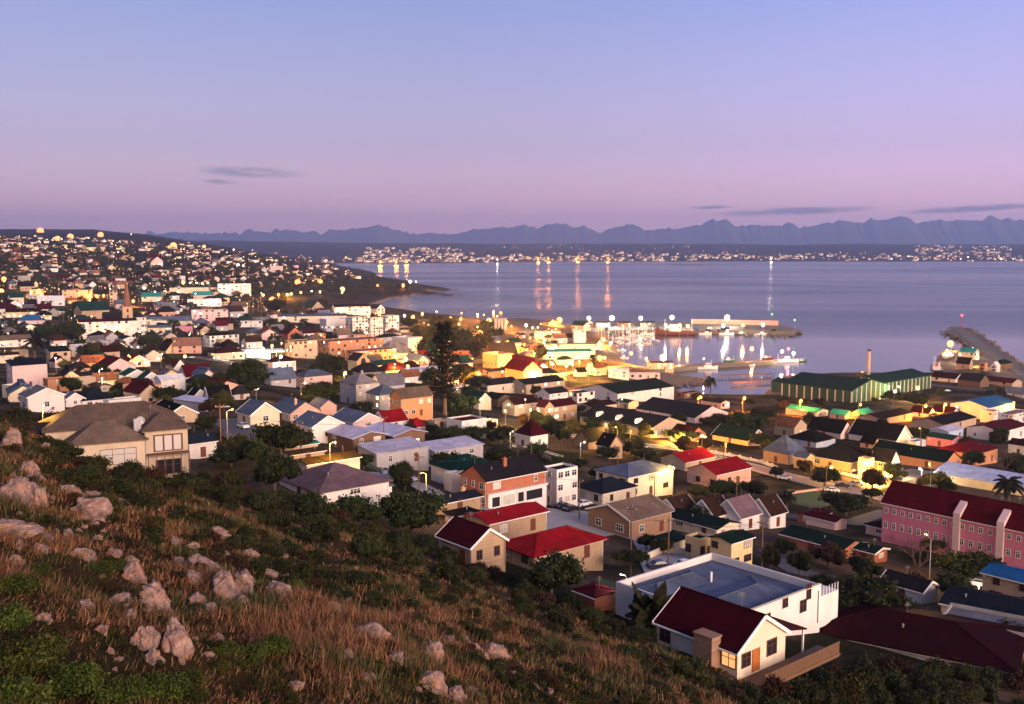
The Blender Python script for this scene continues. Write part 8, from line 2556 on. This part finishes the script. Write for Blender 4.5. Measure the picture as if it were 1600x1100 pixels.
# ------------------------------------------------------------------ sky, sun, air, camera
def build_world():
    w = bpy.data.worlds.new('World')
    SC.world = w
    w.use_nodes = True
    nt = w.node_tree
    bg = nt.nodes['Background']
    tc = N(nt, 'ShaderNodeTexCoord')
    sep = N(nt, 'ShaderNodeSeparateXYZ'); nt.links.new(tc.outputs['Generated'], sep.inputs[0])
    el = N(nt, 'ShaderNodeMapRange'); el.inputs[1].default_value = -0.1; el.inputs[2].default_value = 0.9
    nt.links.new(sep.outputs['Z'], el.inputs[0])
    def at(z): return (z + 0.1) / 1.0
    east = ramp(nt, el.outputs[0], [(at(-0.1), (0.6, 0.34, 0.46)), (at(0.0), (1.32, 0.62, 0.68)), (at(0.03), (1.15, 0.58, 0.70)), (at(0.06), (0.86, 0.49, 0.70)), (at(0.1), (0.56, 0.39, 0.68)), (at(0.15), (0.44, 0.37, 0.71)), (at(0.23), (0.275, 0.31, 0.70)), (at(0.4), (0.22, 0.27, 0.62)), (at(0.9), (0.10, 0.14, 0.40))])
    west = ramp(nt, el.outputs[0], [(at(-0.1), (0.55, 0.28, 0.16)), (at(0.0), (1.1, 0.50, 0.22)), (at(0.12), (1.0, 0.53, 0.36)), (at(0.3), (0.42, 0.32, 0.42)), (at(0.9), (0.10, 0.14, 0.40))])
    rx = N(nt, 'ShaderNodeMapRange', interpolation_type='SMOOTHSTEP'); rx.inputs[1].default_value = -0.12; rx.inputs[2].default_value = 0.5; rx.inputs[3].default_value = 0.97; rx.inputs[4].default_value = 1.36
    nt.links.new(sep.outputs['X'], rx.inputs[0])
    sc_ = N(nt, 'ShaderNodeVectorMath', operation='SCALE'); nt.links.new(east, sc_.inputs[0]); nt.links.new(rx.outputs[0], sc_.inputs['Scale'])
    east = sc_.outputs[0]
    dt = N(nt, 'ShaderNodeVectorMath', operation='DOT_PRODUCT')
    nt.links.new(tc.outputs['Generated'], dt.inputs[0]); dt.inputs[1].default_value = (0.55, -0.835, 0.0)
    wm = N(nt, 'ShaderNodeMapRange', interpolation_type='SMOOTHSTEP'); wm.inputs[1].default_value = -0.25; wm.inputs[2].default_value = 0.9
    nt.links.new(dt.outputs['Value'], wm.inputs[0])
    c = mixcol(nt, wm.outputs[0], east, west)
    # three thin streaks of cloud, at fixed bearings
    nz = N(nt, 'ShaderNodeTexNoise', i_Scale=22.0, i_Detail=6.0, i_Roughness=0.6)
    mp = N(nt, 'ShaderNodeMapping'); mp.inputs['Scale'].default_value = (1, 1, 5.5)
    nt.links.new(tc.outputs['Generated'], mp.inputs[0]); nt.links.new(mp.outputs[0], nz.inputs['Vector'])
    tot = None
    for (px, py, rw, rh) in ((390, 269, 85, 9), (345, 284, 30, 4), (1240, 330, 130, 7), (1520, 326, 120, 6), (1110, 324, 40, 3)):
        d = Vector(ray(px, py)).normalized()
        e = Vector(ray(px + rw, py)).normalized() - d
        u = Vector(ray(px, py - rh)).normalized() - d
        sub = N(nt, 'ShaderNodeVectorMath', operation='SUBTRACT'); nt.links.new(tc.outputs['Generated'], sub.inputs[0]); sub.inputs[1].default_value = d
        fs = []
        for ax in (e, u):
            q = N(nt, 'ShaderNodeVectorMath', operation='DOT_PRODUCT'); nt.links.new(sub.outputs[0], q.inputs[0]); q.inputs[1].default_value = ax / ax.length_squared
            s2 = N(nt, 'ShaderNodeMath', operation='MULTIPLY'); nt.links.new(q.outputs['Value'], s2.inputs[0]); nt.links.new(q.outputs['Value'], s2.inputs[1])
            fs.append(s2)
        ad = N(nt, 'ShaderNodeMath', operation='ADD'); nt.links.new(fs[0].outputs[0], ad.inputs[0]); nt.links.new(fs[1].outputs[0], ad.inputs[1])
        iv = N(nt, 'ShaderNodeMapRange', interpolation_type='SMOOTHSTEP'); iv.inputs[1].default_value = 1.3; iv.inputs[2].default_value = 0.0
        nt.links.new(ad.outputs[0], iv.inputs[0])
        if tot is None: tot = iv.outputs[0]
        else:
            mx = N(nt, 'ShaderNodeMath', operation='MAXIMUM'); nt.links.new(tot, mx.inputs[0]); nt.links.new(iv.outputs[0], mx.inputs[1]); tot = mx.outputs[0]
    th = N(nt, 'ShaderNodeMapRange', interpolation_type='SMOOTHSTEP'); th.inputs[1].default_value = 0.28; th.inputs[2].default_value = 0.50
    nt.links.new(nz.outputs['Fac'], th.inputs[0])
    cm = N(nt, 'ShaderNodeMath', operation='MULTIPLY'); nt.links.new(tot, cm.inputs[0]); nt.links.new(th.outputs[0], cm.inputs[1])
    c2 = N(nt, 'ShaderNodeMath', operation='MULTIPLY'); nt.links.new(cm.outputs[0], c2.inputs[0]); c2.inputs[1].default_value = 1.0
    c = mixcol(nt, c2.outputs[0], c, (0.27, 0.185, 0.37))
    nt.links.new(c, bg.inputs['Color'])
    bg.inputs['Strength'].default_value = 0.51
    sky = N(nt, 'ShaderNodeTexSky', sky_type='NISHITA')
    sky.sun_disc = False
    sky.sun_elevation = SUN_EL; sky.sun_rotation = SUN_AZ
    b2 = N(nt, 'ShaderNodeBackground'); nt.links.new(sky.outputs[0], b2.inputs['Color']); b2.inputs['Strength'].default_value = 0.03
    ads = N(nt, 'ShaderNodeAddShader')
    nt.links.new(bg.outputs[0], ads.inputs[0]); nt.links.new(b2.outputs[0], ads.inputs[1])
    nt.links.new(ads.outputs[0], nt.nodes['World Output'].inputs['Surface'])

SUN_EL = math.radians(6.0)
SUN_DIR = Vector((0.62, -0.78, 0)).normalized()
SUN_AZ = math.atan2(SUN_DIR.x, SUN_DIR.y)
build_world()
sl = bpy.data.lights.new('sun', 'SUN')
sl.energy = 3.7
sl.angle = math.radians(38)
sl.color = (1.0, 0.71, 0.57)
so = bpy.data.objects.new('sun', sl); COL.objects.link(so)
d = Vector((SUN_DIR.x * math.cos(math.radians(12)), SUN_DIR.y * math.cos(math.radians(12)), math.sin(math.radians(12))))
so.rotation_euler = d.to_track_quat('Z', 'Y').to_euler()
so.location = (60, -80, 200)

def build_haze():
    m = bpy.data.materials.new('evening_haze'); m.use_nodes = True
    nt = m.node_tree
    nt.nodes.remove(nt.nodes['Principled BSDF'])
    v = N(nt, 'ShaderNodeVolumePrincipled')
    v.inputs['Color'].default_value = (0.52, 0.66, 1.0, 1)
    v.inputs['Density'].default_value = HAZE
    v.inputs['Anisotropy'].default_value = 0.4
    nt.links.new(v.outputs[0], nt.nodes['Material Output'].inputs['Volume'])
    mb = MB().box(-45000, 45000, -400, 33000, -9, 1180)
    o = mb.build('haze', m)
    tag(o, kind='stuff')
HAZE = 5.0e-5
if HAZE > 0:
    build_haze()

cam = bpy.data.cameras.new('camera')
cam.lens = 36.0 * F / 1600.0
cam.sensor_width = 36.0
cam.clip_start = 0.5
cam.clip_end = 90000
co = bpy.data.objects.new('camera', cam); COL.objects.link(co)
co.location = (0, 0, CAMZ)
co.rotation_euler = (math.pi / 2 - PITCH, 0, 0)
SC.camera = co
vs = SC.view_settings
vs.view_transform = 'Standard'; vs.look = 'None'; vs.exposure = 0.8; vs.gamma = 1.0
cy = SC.cycles
cy.use_denoising = True
try:
    cy.denoiser = 'OPENIMAGEDENOISE'
    cy.denoising_input_passes = 'RGB_ALBEDO_NORMAL'
except Exception:
    pass
cy.max_bounces = 4; cy.diffuse_bounces = 2; cy.glossy_bounces = 3; cy.volume_bounces = 1; cy.transmission_bounces = 2
cy.sample_clamp_indirect = 4.0
cy.use_light_tree = True
cy.caustics_reflective = False; cy.caustics_refractive = False
